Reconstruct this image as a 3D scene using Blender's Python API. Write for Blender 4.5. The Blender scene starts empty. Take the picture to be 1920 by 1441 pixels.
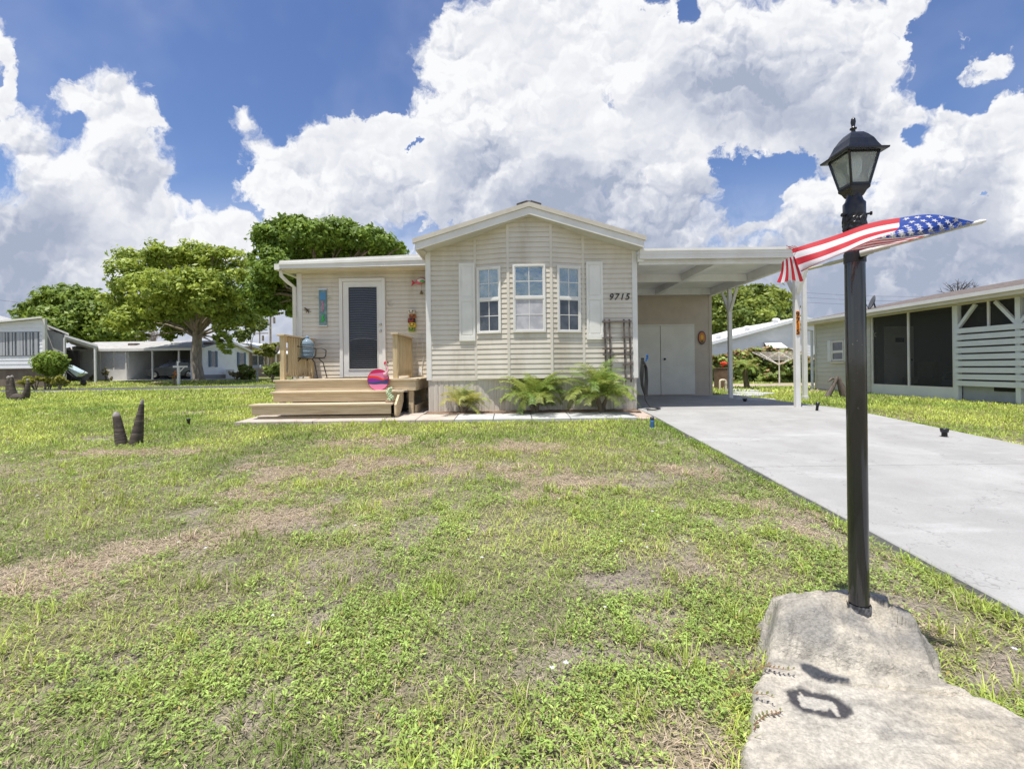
import bpy, math, random
import numpy as np
from mathutils import Vector, Matrix

R = random.Random(11)
rng = np.random.default_rng(5)
S = bpy.context.scene
COL = S.collection

# ------------------------------------------------------------------ camera
CAMZ, F, CX, CY, ROLL = 0.91, 853.0, 960.0, 690.0, 0.012     # photo pixels (1920 wide)
cam_data = bpy.data.cameras.new("camera")
cam = bpy.data.objects.new("camera", cam_data); COL.objects.link(cam)
cam_data.sensor_width = 36.0
cam_data.lens = F / 1920 * 36
cam_data.shift_y = (CY - 720.5) / 1920
cam_data.clip_start = 0.05
cam_data.clip_end = 6000
cam.matrix_world = Matrix.Translation((0, 0, CAMZ)) @ Matrix.Rotation(math.pi/2, 4, 'X') @ Matrix.Rotation(-ROLL, 4, 'Z')
S.camera = cam
S.view_settings.view_transform = 'Standard'
S.view_settings.look = 'None'
S.view_settings.exposure = 0.62
S.view_settings.gamma = 1

# ------------------------------------------------------------------ sun and sky
SUN_DIR = Vector((0.15, 0.205, -1.0)).normalized()           # direction the light travels
sd = bpy.data.lights.new("sun", 'SUN'); sun = bpy.data.objects.new("sun", sd); COL.objects.link(sun)
sd.energy = 4.0; sd.angle = math.radians(0.5); sd.color = (1.0, 0.96, 0.9)
sun.rotation_euler = SUN_DIR.to_track_quat('-Z', 'Y').to_euler()
sun.location = (0, -5, 30)

world = bpy.data.worlds.new("World"); S.world = world; world.use_nodes = True
NT = world.node_tree; NT.nodes.clear()
class NB:
    """tiny node helper"""
    def __init__(s, nt): s.nt = nt
    def n(s, t, **kw):
        nd = s.nt.nodes.new(t)
        for k, v in kw.items(): setattr(nd, k, v)
        return nd
    def set(s, sock, v):
        if hasattr(v, 'is_output') or isinstance(v, bpy.types.NodeSocket): s.nt.links.new(v, sock)
        else: sock.default_value = v
    def m(s, op, a, b=None, c=None, clamp=False):
        nd = s.n('ShaderNodeMath', operation=op); nd.use_clamp = clamp
        s.set(nd.inputs[0], a)
        if b is not None: s.set(nd.inputs[1], b)
        if c is not None: s.set(nd.inputs[2], c)
        return nd.outputs[0]
    def v(s, op, a, b=None, scale=None):
        nd = s.n('ShaderNodeVectorMath', operation=op)
        s.set(nd.inputs[0], a)
        if b is not None: s.set(nd.inputs[1], b)
        if scale is not None: s.set(nd.inputs['Scale'], scale)
        return nd.outputs['Value'] if op in ('LENGTH', 'DOT_PRODUCT', 'DISTANCE') else nd.outputs[0]
    def noise(s, vec, scale, detail=4, rough=.5, out='Fac', dist=0, lac=2.0):
        nd = s.n('ShaderNodeTexNoise'); s.set(nd.inputs['Vector'], vec)
        nd.inputs['Scale'].default_value = scale; nd.inputs['Detail'].default_value = detail
        nd.inputs['Roughness'].default_value = rough; nd.inputs['Distortion'].default_value = dist
        nd.inputs['Lacunarity'].default_value = lac
        return nd.outputs[out]
    def smooth(s, x, a, b):
        nd = s.n('ShaderNodeMapRange', interpolation_type='SMOOTHSTEP')
        s.set(nd.inputs[0], x); s.set(nd.inputs[1], a); s.set(nd.inputs[2], b)
        return nd.outputs[0]
    def mix(s, f, a, b):
        nd = s.n('ShaderNodeMix', data_type='RGBA')
        s.set(nd.inputs[0], f); s.set(nd.inputs[6], a); s.set(nd.inputs[7], b)
        return nd.outputs[2]
    def mixf(s, f, a, b):
        nd = s.n('ShaderNodeMix', data_type='FLOAT')
        s.set(nd.inputs[0], f); s.set(nd.inputs[2], a); s.set(nd.inputs[3], b)
        return nd.outputs[0]

def build_world():
    b = NB(NT)
    out = b.n('ShaderNodeOutputWorld')
    sky = b.n('ShaderNodeTexSky', sky_type='NISHITA')
    sky.sun_disc = False
    sky.sun_elevation = math.asin(-SUN_DIR.z)
    sky.sun_rotation = math.atan2(-SUN_DIR.x, -SUN_DIR.y)
    sky.air_density = 1.0; sky.dust_density = 0.3; sky.ozone_density = 2.2
    d = b.n('ShaderNodeTexCoord').outputs['Generated']
    sep = b.n('ShaderNodeSeparateXYZ'); b.set(sep.inputs[0], d)
    x, y, z = sep.outputs
    ay = b.m('MAXIMUM', b.m('ABSOLUTE', y), 0.06)
    cmb = b.n('ShaderNodeCombineXYZ')
    b.set(cmb.inputs[0], b.m('DIVIDE', x, ay)); b.set(cmb.inputs[1], b.m('DIVIDE', z, ay))
    uv = cmb.outputs[0]
    w1 = b.v('SCALE', b.v('SUBTRACT', b.noise(d, 5, 2, .5, 'Color'), (.5, .5, .5)), scale=.20)
    w2 = b.v('SCALE', b.v('SUBTRACT', b.noise(d, 22, 4, .6, 'Color'), (.5, .5, .5)), scale=.10)
    p = b.v('ADD', uv, b.v('ADD', w1, w2))
    def ell(lst):
        acc = None
        for e in lst:
            cx, cy, rx, ry = e[:4]; rot = e[4] if len(e) > 4 else 0
            q = b.v('SUBTRACT', p, ((cx-CX)/F, (CY-cy)/F, 0))
            if rot:
                vr = b.n('ShaderNodeVectorRotate', rotation_type='Z_AXIS'); b.set(vr.inputs['Vector'], q)
                vr.inputs['Angle'].default_value = -math.radians(rot); q = vr.outputs[0]
            q = b.v('MULTIPLY', q, (F/rx, F/ry, 0))
            k = b.m('SUBTRACT', 1.0, b.v('LENGTH', q))
            k = b.m('MULTIPLY', k, min(1.0, (min(rx, ry)/110.0)**.5))
            acc = k if acc is None else b.m('SMOOTH_MAX', acc, k, .12)
        return acc
    clouds = [(235, 215, 105, 70), (295, 240, 55, 38), (160, 190, 60, 32, 10), (240, 330, 120, 120), (60, 270, 110, 62, -38), (120, 330, 130, 90),
        (0, 90, 28, 75), (0, 190, 25, 70), (230, 440, 240, 95), (395, 425, 68, 50), (40, 460, 190, 160), (120, 580, 420, 90),
        (470, 215, 30, 34, 30), (505, 260, 55, 28, -40), (560, 330, 130, 95), (650, 260, 80, 55), (705, 240, 60, 58), (690, 340, 160, 130),
        (600, 440, 150, 85), (850, 300, 135, 170), (1000, 300, 300, 240), (880, 100, 95, 125), (835, 55, 45, 55), (1010, 70, 150, 130),
        (1120, 70, 140, 130), (1170, 30, 60, 60), (1390, 150, 260, 190), (1560, 90, 190, 130), (1690, 40, 110, 50), (1640, 250, 180, 110), (1220, 320, 140, 160),
        (1130, 430, 250, 130), (1560, 390, 110, 75), (1480, 395, 40, 40), (1500, 450, 80, 40), (1850, 300, 150, 130, 20), (1920, 420, 150, 150), (1760, 440, 200, 120), (1900, 200, 50, 40, 20),
        (1872, 112, 44, 20, 25), (1850, 60, 40, 9, 50), (1800, 150, 40, 9, 40), (1700, 520, 330, 100), (1420, 455, 110, 28), (1330, 640, 1300, 180), (380, 690, 1000, 170)]
    holes = [(1415, 365, 70, 60), (1480, 312, 62, 26), (1395, 415, 48, 36), (1370, 330, 30, 22), (772, 286, 26, 13), (835, 330, 22, 14), (1735, 262, 40, 24), (1282, 15, 30, 55),
        (1775, 150, 50, 62), (1830, 40, 75, 45), (1845, 190, 50, 40), (1855, 408, 20, 12), (1760, 90, 50, 60), (155, 238, 38, 22), (380, 330, 40, 60), (480, 150, 180, 40)]
    D = b.m('MAXIMUM', ell(clouds), -.6)
    H = b.m('MAXIMUM', ell(holes), 0)
    D = b.m('SUBTRACT', D, b.m('MULTIPLY', H, 1.7))
    # generic fair-weather clouds for directions away from the front
    back = b.m('SUBTRACT', b.noise(d, 2.2, 3, .5), .52)
    D = b.mixf(b.smooth(y, .25, .0), D, b.m('MULTIPLY', back, 2.0))
    def n2(vec, scale, detail, rough):
        nd = b.n('ShaderNodeTexNoise', noise_dimensions='2D'); b.set(nd.inputs['Vector'], vec)
        nd.inputs['Scale'].default_value = scale; nd.inputs['Detail'].default_value = detail; nd.inputs['Roughness'].default_value = rough
        return b.m('SUBTRACT', nd.outputs['Fac'], .5)
    pw = b.v('ADD', uv, b.v('ADD', b.v('SCALE', w1, scale=.35), b.v('SCALE', w2, scale=.8)))
    def puff(vec):
        acc = None
        for sc, am in ((4.0, .60), (10, .28), (25, .10), (60, .045)):
            vo = b.n('ShaderNodeTexVoronoi', feature='F1', voronoi_dimensions='2D'); b.set(vo.inputs['Vector'], vec)
            vo.inputs['Scale'].default_value = sc
            dd = vo.outputs['Distance']
            k = b.m('MULTIPLY', b.m('SUBTRACT', .35, b.m('MULTIPLY', dd, dd)), am)
            acc = k if acc is None else b.m('ADD', acc, k)
        return acc
    pf = puff(pw)
    pl = puff(b.v('ADD', pw, (-.006, .013, 0)))
    fine = n2(pw, 30, 6, .62)
    big = n2(pw, 5, 3, .5)
    dens = b.m('ADD', D, b.m('ADD', b.m('MULTIPLY', b.m('SUBTRACT', pf, .16), .55), b.m('ADD', b.m('MULTIPLY', fine, .55), b.m('MULTIPLY', big, .25))))
    mask = b.smooth(dens, -.03, b.mixf(b.smooth(big, -.15, .2), .12, .40))
    # brightness
    light = b.m('SUBTRACT', pf, pl)
    deep = b.smooth(dens, .1, .7)
    greys = ell([(1450, 190, 260, 110), (1130, 420, 330, 120), (20, 440, 200, 130), (1750, 540, 460, 120), (1820, 400, 110, 100), (60, 590, 320, 110), (1560, 270, 160, 80),
                 (680, 420, 190, 70), (1330, 540, 600, 90), (900, 380, 120, 110), (280, 330, 70, 70), (560, 600, 480, 80)])
    g = b.smooth(b.m('ADD', greys, b.m('MULTIPLY', big, .9)), -.22, .42)
    v = b.m('SUBTRACT', 1.0, b.m('MULTIPLY', deep, .12))
    v = b.m('SUBTRACT', v, b.m('MULTIPLY', g, .35))
    g2 = b.smooth(ell([(0, 480, 260, 170), (1760, 540, 480, 140), (1160, 420, 330, 110), (1440, 200, 160, 60)]), -.1, .55)
    v = b.m('SUBTRACT', v, b.m('MULTIPLY', g2, .24))
    v = b.m('ADD', v, b.m('ADD', b.m('MULTIPLY', light, b.mixf(b.smooth(big, -.15, .2), 1.2, 4.0)), b.m('ADD', b.m('MULTIPLY', fine, .26), b.m('MULTIPLY', big, .45))))
    v = b.m('MINIMUM', b.m('MAXIMUM', v, .0), 1.0)
    rp = b.n('ShaderNodeValToRGB'); b.set(rp.inputs[0], v)
    el = rp.color_ramp.elements
    el[0].position = .25; el[0].color = (.37, .42, .54, 1)
    el[1].position = 1.0; el[1].color = (.90, .905, .92, 1)
    e = el.new(.6); e.color = (.60, .63, .71, 1)
    cs = rp.outputs[0]
    # sky: keep Nishita, a thin veil low down
    skyc = b.n('ShaderNodeHueSaturation'); skyc.inputs['Saturation'].default_value = 1.12; skyc.inputs['Value'].default_value = 1.12
    skyc.inputs['Hue'].default_value = .512
    b.set(skyc.inputs['Color'], sky.outputs[0])
    bg1 = b.n('ShaderNodeBackground'); b.set(bg1.inputs[0], skyc.outputs[0]); bg1.inputs[1].default_value = .085
    bg2 = b.n('ShaderNodeBackground'); b.set(bg2.inputs[0], cs); bg2.inputs[1].default_value = .70
    veil = b.m('MULTIPLY', b.m('ADD', b.smooth(b.noise(d, 3, 4, .6), .42, .75), 0.0), .14)
    hv = b.m('MULTIPLY', b.smooth(b.m('DIVIDE', z, ay), .46, .10), .72)
    fac = b.m('MAXIMUM', mask, b.m('MAXIMUM', veil, hv))
    ms = b.n('ShaderNodeMixShader'); b.set(ms.inputs[0], fac)
    NT.links.new(bg1.outputs[0], ms.inputs[1]); NT.links.new(bg2.outputs[0], ms.inputs[2])
    NT.links.new(ms.outputs[0], out.inputs[0])
build_world()
try:
    world.cycles.sampling_method = 'MANUAL'; world.cycles.sample_map_resolution = 512
except Exception: pass
S.cycles.max_bounces = 6; S.cycles.diffuse_bounces = 3; S.cycles.glossy_bounces = 3; S.cycles.transparent_max_bounces = 12
S.cycles.use_denoising = True

# ------------------------------------------------------------------ helpers
def uvw(px, py):
    dx, dy = (px-CX)/F, (CY-py)/F
    c, s = math.cos(ROLL), math.sin(ROLL)
    return dx*c + dy*s, -dx*s + dy*c
def W(px, py, Y):
    u, v = uvw(px, py)
    return Vector((u*Y, Y, CAMZ + v*Y))
SL = .0617
def gz_np(x, y):
    x = np.asarray(x, float); y = np.asarray(y, float)
    t = np.clip(9.4 - y, 0, 12.5)
    z = -SL*np.where(t < 1, t*t/2, t-.5) - SL*.0
    rise = np.clip((y - (26.0 + .17*(x+16)) - 1.5)/5.0, 0, 1)
    rise = rise*rise*(3-2*rise)
    left = np.clip((-x-1)/6.0, 0, 1)
    return z + .33*rise*left
def gz(x, y): return float(gz_np(x, y))
def G(px, py):
    u, v = uvw(px, py)
    Y = 1.0
    while Y < 300:
        if CAMZ + v*Y <= gz(u*Y, Y): break
        Y *= 1.004
    return Vector((u*Y, Y, gz(u*Y, Y)))
def P2px(x, y, z):
    u = x/y; v = (z-CAMZ)/y
    c, s = math.cos(ROLL), math.sin(ROLL)
    return CX + F*(u*c - v*s), CY - F*(u*s + v*c)

def vnoise(x, y, sc, seed=0):
    x = np.asarray(x)*sc + seed*17.3; y = np.asarray(y)*sc - seed*9.7
    xi = np.floor(x).astype(np.int64); yi = np.floor(y).astype(np.int64)
    fx = x-xi; fy = y-yi
    fx = fx*fx*(3-2*fx); fy = fy*fy*(3-2*fy)
    def h(a, b):
        n = (a*374761393 + b*668265263 + seed*982451653) & 0x7fffffff
        n = ((n ^ (n >> 13)) * 1274126177) & 0x7fffffff
        n = n ^ (n >> 16)
        return (n & 0xffff)/65535.0
    return (h(xi, yi)*(1-fx)+h(xi+1, yi)*fx)*(1-fy) + (h(xi, yi+1)*(1-fx)+h(xi+1, yi+1)*fx)*fy
def fbm(x, y, sc, oc=4, seed=0):
    s = 0; a = .5; t = 0
    for k in range(oc):
        s = s + a*vnoise(x, y, sc*2**k, seed+k); t += a; a *= .55
    return s/t

class MB:
    def __init__(s): s.v = []; s.f = []; s.m = []; s.s = []; s.ch = []
    def add(s, vs, fs, mi=0, smooth=False):
        o = len(s.v); s.v.extend([tuple(p) for p in vs]); s.ch.append((o, len(vs), len(s.f), len(fs)))
        for f in fs: s.f.append(tuple(o+i for i in f)); s.m.append(mi); s.s.append(smooth)
        return s
    def box(s, x0, x1, y0, y1, z0, z1, mi=0):
        return s.hexa([(x0,y0,z0),(x1,y0,z0),(x1,y1,z0),(x0,y1,z0),(x0,y0,z1),(x1,y0,z1),(x1,y1,z1),(x0,y1,z1)], mi)
    def hexa(s, p, mi=0):
        return s.add(p, [(0,3,2,1),(4,5,6,7),(0,1,5,4),(1,2,6,5),(2,3,7,6),(3,0,4,7)], mi)
    def beam(s, a, b, w, h, up=(0,0,1), mi=0):
        a = Vector(a); b = Vector(b); d = (b-a).normalized(); up = Vector(up)
        if abs(d.dot(up)) > .98: up = Vector((0,1,0))
        x = d.cross(up).normalized()*(w/2); y = x.cross(d).normalized()*(h/2)
        return s.hexa([a-x-y, a+x-y, b+x-y, b-x-y, a-x+y, a+x+y, b+x+y, b-x+y], mi)
    def tube(s, pts, rad, seg=8, mi=0, caps=True):
        pts = [Vector(p) for p in pts]; n = len(pts)
        if not hasattr(rad, '__len__'): rad = [rad]*n
        rings = []; prev = None
        for i, p in enumerate(pts):
            d = (pts[min(i+1, n-1)] - pts[max(i-1, 0)])
            d = d.normalized() if d.length > 1e-9 else Vector((0,0,1))
            if prev is None:
                t = Vector((0,0,1)) if abs(d.z) < .9 else Vector((1,0,0))
                a = d.cross(t).normalized()
            else:
                a = (prev - d*prev.dot(d)).normalized()
            prev = a; c = d.cross(a)
            rings.append([p + (a*math.cos(k*2*math.pi/seg) + c*math.sin(k*2*math.pi/seg))*rad[i] for k in range(seg)])
        vs = [q for r in rings for q in r]; fs = []
        for i in range(n-1):
            for k in range(seg):
                k2 = (k+1) % seg
                fs.append((i*seg+k, i*seg+k2, (i+1)*seg+k2, (i+1)*seg+k))
        o = len(s.v); s.add(vs, fs, mi, True)
        if caps:
            s.add(rings[0], [tuple(range(seg))[::-1]], mi); s.add(rings[-1], [tuple(range(seg))], mi)
        return s
    def lathe(s, prof, c=(0,0,0), seg=20, mi=0, rot=0.0, smooth=True, axis=None):
        c = Vector(c); vs = []
        A = axis if axis is not None else Matrix.Identity(3)
        for r, z in prof:
            for k in range(seg):
                t = rot + k*2*math.pi/seg
                vs.append(c + A @ Vector((r*math.cos(t), r*math.sin(t), z)))
        fs = []
        for i in range(len(prof)-1):
            for k in range(seg):
                k2 = (k+1) % seg
                fs.append((i*seg+k, i*seg+k2, (i+1)*seg+k2, (i+1)*seg+k))
        s.add(vs, fs, mi, smooth)
        n = len(prof)
        if prof[0][0] > 1e-5: s.add(vs[:seg], [tuple(range(seg))[::-1]], mi)
        if prof[-1][0] > 1e-5: s.add(vs[(n-1)*seg:], [tuple(range(seg))], mi)
        return s
    def prism(s, poly, o, ux, uy, d, mi=0):
        """poly: 2D points; o origin, ux, uy axes, d depth vector"""
        o = Vector(o); ux = Vector(ux); uy = Vector(uy); d = Vector(d); n = len(poly)
        a = [o + ux*p[0] + uy*p[1] for p in poly]; b = [p + d for p in a]
        fs = [tuple(range(n)), tuple(range(2*n-1, n-1, -1))]
        for i in range(n):
            j = (i+1) % n
            fs.append((i, n+i, n+j, j))
        return s.add(a+b, fs, mi)
    def ball(s, c, r, seg=12, rings=8, mi=0, sc=(1,1,1), jit=0):
        c = Vector(c); vs = []; fs = []
        for i in range(rings+1):
            t = math.pi*i/rings
            for k in range(seg):
                f = 2*math.pi*k/seg; q = 1 + (R.uniform(-jit, jit) if jit else 0)
                vs.append(c + Vector((r*sc[0]*math.sin(t)*math.cos(f), r*sc[1]*math.sin(t)*math.sin(f), r*sc[2]*math.cos(t)))*q if not jit else
                          c + Vector((r*sc[0]*math.sin(t)*math.cos(f)*q, r*sc[1]*math.sin(t)*math.sin(f)*q, r*sc[2]*math.cos(t)*q)))
        for i in range(rings):
            for k in range(seg):
                k2 = (k+1) % seg
                fs.append((i*seg+k, (i+1)*seg+k, (i+1)*seg+k2, i*seg+k2))
        return s.add(vs, fs, mi, True)
    def pieces(s, name, mats, parent=None, bevel=0):
        """every shape added becomes a part of its own"""
        out = []
        for o, nv, fo, nf in s.ch:
            q = MB(); q.v = s.v[o:o+nv]; q.f = [tuple(i-o for i in f) for f in s.f[fo:fo+nf]]; q.m = s.m[fo:fo+nf]; q.s = s.s[fo:fo+nf]
            out.append(q.build(name, mats, parent, bevel=bevel))
        return out
    def build(s, name, mats, parent=None, loc=None, bevel=0):
        if not isinstance(mats, (list, tuple)): mats = [mats]
        me = bpy.data.meshes.new(name)
        off = Vector((0,0,0))
        if parent is not None: off = wloc(parent)
        elif loc is not None: off = Vector(loc)
        me.from_pydata([(p[0]-off.x, p[1]-off.y, p[2]-off.z) for p in s.v], [], s.f)
        for mt in mats: me.materials.append(mt)
        me.polygons.foreach_set('material_index', s.m)
        me.polygons.foreach_set('use_smooth', s.s)
        me.update()
        o = bpy.data.objects.new(name, me); COL.objects.link(o)
        if parent is not None: o.parent = parent
        else: o.location = off
        if bevel:
            bv = o.modifiers.new('bevel', 'BEVEL'); bv.width = bevel; bv.segments = 2; bv.limit_method = 'ANGLE'; bv.angle_limit = math.radians(40)
        return o

def wloc(o):
    l = Vector((0,0,0))
    while o is not None: l = l + o.location; o = o.parent
    return l
def tag(o, label=None, cat=None, group=None, kind=None):
    if label: o['label'] = label
    if cat: o['category'] = cat
    if group: o['group'] = group
    if kind: o['kind'] = kind
    return o
def thing(name, label, cat, loc=(0,0,0), group=None):
    o = bpy.data.objects.new(name, None); COL.objects.link(o); o.location = loc
    o.empty_display_size = .1
    return tag(o, label, cat, group)
def copy_thing(o, loc, label=None, rotz=None):
    c = o.copy(); COL.objects.link(c); c.location = loc
    if rotz is not None: c.rotation_euler = (0, 0, rotz)
    if label: c['label'] = label
    for ch in list(o.children):
        d = ch.copy(); COL.objects.link(d); d.parent = c
        for gch in list(ch.children):
            e = gch.copy(); COL.objects.link(e); e.parent = d
    return c
def fast_mesh(name, V, T, mats, col=None, parent=None, loc=None, smooth=False, attr='Col'):
    V = np.asarray(V, np.float32).reshape(-1, 3).copy(); T = np.asarray(T, np.int32); k = T.shape[1]
    off = wloc(parent) if parent is not None else Vector(loc or (0,0,0))
    V -= np.array(off, np.float32)
    me = bpy.data.meshes.new(name)
    me.vertices.add(len(V)); me.vertices.foreach_set('co', V.ravel())
    me.loops.add(T.size); me.loops.foreach_set('vertex_index', T.ravel())
    me.polygons.add(len(T)); me.polygons.foreach_set('loop_start', np.arange(len(T), dtype=np.int32)*k)
    if smooth: me.polygons.foreach_set('use_smooth', np.ones(len(T), bool))
    me.update(calc_edges=True)
    if col is not None:
        a = me.attributes.new(attr, 'FLOAT_COLOR', 'POINT')
        c4 = np.ones((len(V), 4), np.float32); c4[:, :3] = np.asarray(col).reshape(-1, 3)
        a.data.foreach_set('color', c4.ravel())
    for mt in (mats if isinstance(mats, (list, tuple)) else [mats]): me.materials.append(mt)
    o = bpy.data.objects.new(name, me); COL.objects.link(o)
    if parent is not None: o.parent = parent
    else: o.location = off
    return o

# ------------------------------------------------------------------ materials
def mat(name, c1, c2=None, sc=6.0, rough=.6, bump=0.0, bsc=None, spec=.4, metal=0.0, stretch=(1,1,1), detail=5, lo=.35, hi=.65, c3=None, sc3=1.0, rvar=0.0, bdist=.01):
    m = bpy.data.materials.new(name); m.use_nodes = True
    nt = m.node_tree; b = NB(nt); p = nt.nodes['Principled BSDF']
    p.inputs['Roughness'].default_value = rough; p.inputs['Metallic'].default_value = metal
    p.inputs['Specular IOR Level'].default_value = spec
    tc = b.n('ShaderNodeTexCoord').outputs['Object']
    if stretch != (1,1,1): tc = b.v('MULTIPLY', tc, stretch)
    c = (*c1, 1)
    if c2 is not None:
        nz = b.noise(tc, sc, detail, .6)
        c = b.mix(b.smooth(nz, lo, hi), c, (*c2, 1))
        if rvar: b.set(p.inputs['Roughness'], b.m('ADD', rough, b.m('MULTIPLY', b.m('SUBTRACT', nz, .5), rvar)))
    if c3 is not None:
        c = b.mix(b.smooth(b.noise(tc, sc3, 5, .65), .5, .72), c, (*c3, 1))
    b.set(p.inputs['Base Color'], c)
    if bump:
        bm = b.n('ShaderNodeBump'); bm.inputs['Strength'].default_value = bump; bm.inputs['Distance'].default_value = bdist
        b.set(bm.inputs['Height'], b.noise(tc, bsc or sc*3, 5, .6)); nt.links.new(bm.outputs[0], p.inputs['Normal'])
    return m
def leaf_mat(name, trans=.3, rough=.5, attr='Col', spec=.3):
    m = bpy.data.materials.new(name); m.use_nodes = True
    nt = m.node_tree; b = NB(nt); p = nt.nodes['Principled BSDF']; out = nt.nodes['Material Output']
    a = b.n('ShaderNodeAttribute', attribute_name=attr)
    p.inputs['Roughness'].default_value = rough; p.inputs['Specular IOR Level'].default_value = spec
    nt.links.new(a.outputs['Color'], p.inputs['Base Color'])
    t = b.n('ShaderNodeBsdfTranslucent')
    h = b.n('ShaderNodeHueSaturation'); h.inputs['Hue'].default_value = .485; h.inputs['Value'].default_value = 1.35
    nt.links.new(a.outputs['Color'], h.inputs['Color']); nt.links.new(h.outputs[0], t.inputs[0])
    ms = b.n('ShaderNodeMixShader'); ms.inputs[0].default_value = trans
    nt.links.new(p.outputs[0], ms.inputs[1]); nt.links.new(t.outputs[0], ms.inputs[2]); nt.links.new(ms.outputs[0], out.inputs[0])
    return m
def clear_glass(name, tint=(.9,.95,.95), refl=1.0, opa=0.0, ocol=(.8,.8,.8)):
    m = bpy.data.materials.new(name); m.use_nodes = True
    nt = m.node_tree; nt.nodes.clear(); b = NB(nt); out = b.n('ShaderNodeOutputMaterial')
    tr = b.n('ShaderNodeBsdfTransparent'); tr.inputs[0].default_value = (*tint, 1)
    gl = b.n('ShaderNodeBsdfGlossy'); gl.inputs['Roughness'].default_value = .02
    fr = b.n('ShaderNodeFresnel'); fr.inputs[0].default_value = 1.5
    base = tr.outputs[0]
    if opa:
        df = b.n('ShaderNodeBsdfDiffuse'); df.inputs[0].default_value = (*ocol, 1)
        m2 = b.n('ShaderNodeMixShader'); m2.inputs[0].default_value = opa
        nt.links.new(tr.outputs[0], m2.inputs[1]); nt.links.new(df.outputs[0], m2.inputs[2]); base = m2.outputs[0]
    ms = b.n('ShaderNodeMixShader'); b.set(ms.inputs[0], b.m('MULTIPLY', fr.outputs[0], refl, clamp=True))
    nt.links.new(base, ms.inputs[1]); nt.links.new(gl.outputs[0], ms.inputs[2]); nt.links.new(ms.outputs[0], out.inputs[0])
    return m

M = {}
M['siding'] = mat('siding', (.70,.65,.56), (.635,.585,.49), 1.3, .5, .1, 60, c3=(.55,.49,.39), sc3=.9, stretch=(1.6,1.6,.5))
M['siding_light'] = mat('siding_light', (.70,.65,.56), (.64,.59,.50), 1.5, .5)
M['skirt'] = mat('skirt', (.66,.61,.54), (.57,.52,.45), 2.2, .55, stretch=(3,1,.6), c3=(.33,.27,.22), sc3=1.5)
M['white'] = mat('white_trim', (.78,.77,.73), (.72,.70,.65), 2.0, .4)
M['white_metal'] = mat('white_metal', (.83,.83,.82), (.77,.77,.76), 2.5, .4, c3=(.70,.69,.65), sc3=1.3)
M['cream'] = mat('cream_trim', (.72,.66,.53), (.66,.60,.47), 2.0, .45)
M['roofmetal'] = mat('roof_edge', (.58,.54,.45), (.52,.48,.40), 3, .45)
M['soffit'] = mat('soffit', (.60,.58,.52), (.54,.52,.46), 3, .5)
M['shingle'] = mat('dark_shingle', (.055,.05,.048), (.10,.09,.085), 14, .9, .6, 40)
M['shingle_brown'] = mat('brown_shingle', (.10,.08,.07), (.18,.15,.13), 9, .9, .6, 30)
M['shingle_grey'] = mat('grey_shingle', (.34,.33,.31), (.42,.41,.39), 3, .9, .4, 20)
M['shutter'] = mat('shutter_paint', (.80,.785,.73), (.74,.725,.67), 3, .45)
M['film'] = mat('mirror_film', (.34,.39,.40), (.24,.31,.33), 5, .14, .35, 7, metal=.85, bdist=.04, c3=(.46,.47,.42), sc3=3)
M['darkglass'] = mat('dark_glass', (.035,.045,.06), (.09,.10,.12), 3.5, .05, spec=.8)
M['shade'] = mat('window_shade', (.55,.54,.56), (.40,.40,.43), 5, .2, spec=.6)
M['clear'] = clear_glass('clear_glass')
M['doorglass'] = clear_glass('door_glass', (.85,.87,.9), .4)
M['lampglass'] = clear_glass('lamp_glass', (.9,.95,.93), 1.3, .34, (.78,.84,.80))
M['dark'] = mat('dark_interior', (.02,.02,.022), rough=.8)
M['black'] = mat('black_paint', (.012,.013,.016), (.022,.022,.024), 12, .3, .06, 45, spec=.5, rvar=.3)
M['blackmetal'] = mat('black_metal', (.015,.015,.016), rough=.4)
M['rubber'] = mat('black_rubber', (.02,.02,.02), rough=.6)
M['slat'] = mat('blind_slat', (.23,.235,.255), rough=.7, spec=.1)
M['wood'] = mat('deck_wood', (.62,.50,.33), (.52,.41,.25), 5, .65, .3, 30, stretch=(.5,3,6), c3=(.43,.31,.18), sc3=2)
M['woodtop'] = mat('deck_board', (.66,.55,.39), (.56,.45,.30), 5, .7, .3, 30, stretch=(.4,5,5), c3=(.40,.33,.24), sc3=2)
M['woodv'] = mat('rail_wood', (.62,.49,.29), (.51,.39,.22), 5, .65, .3, 30, stretch=(5,5,.5))
M['oldwood'] = mat('weathered_wood', (.10,.078,.066), (.17,.14,.12), 8, .8, .5, 40, stretch=(3,3,1))
M['concrete'] = mat('concrete', (.37,.365,.35), (.325,.32,.305), 2.2, .85, .35, 220, c3=(.41,.405,.39), sc3=.7, bdist=.004)
M['shedwall'] = mat('shed_stucco', (.57,.495,.40), (.52,.45,.365), 3, .8, .2, 80)
M['sheddoor'] = mat('shed_door', (.76,.745,.66), (.70,.685,.60), 2.5, .5)
M['bark'] = mat('bark', (.24,.19,.14), (.13,.10,.075), 6, .9, .8, 14, stretch=(3,3,.6))
M['greybark'] = mat('grey_bark', (.34,.29,.23), (.20,.165,.13), 4, .9, .8, 12, stretch=(2,2,.7))
M['leaf'] = leaf_mat('foliage')
M['grass'] = leaf_mat('grass_blade', .25, .55)
M['asphalt'] = mat('asphalt', (.07,.07,.075), (.10,.10,.105), 20, .9, .3, 80)
M['sand'] = mat('sand', (.45,.38,.28), (.38,.31,.22), 6, .95)
M['red'] = mat('red_paint', (.6,.03,.05), rough=.35)
M['teal'] = mat('teal_paint', (.10,.20,.21), (.22,.32,.31), 14, .35)
M['blue'] = mat('blue_paint', (.02,.13,.42), rough=.35)
M['silver'] = mat('brushed_metal', (.55,.54,.5), rough=.3, metal=1)
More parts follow.
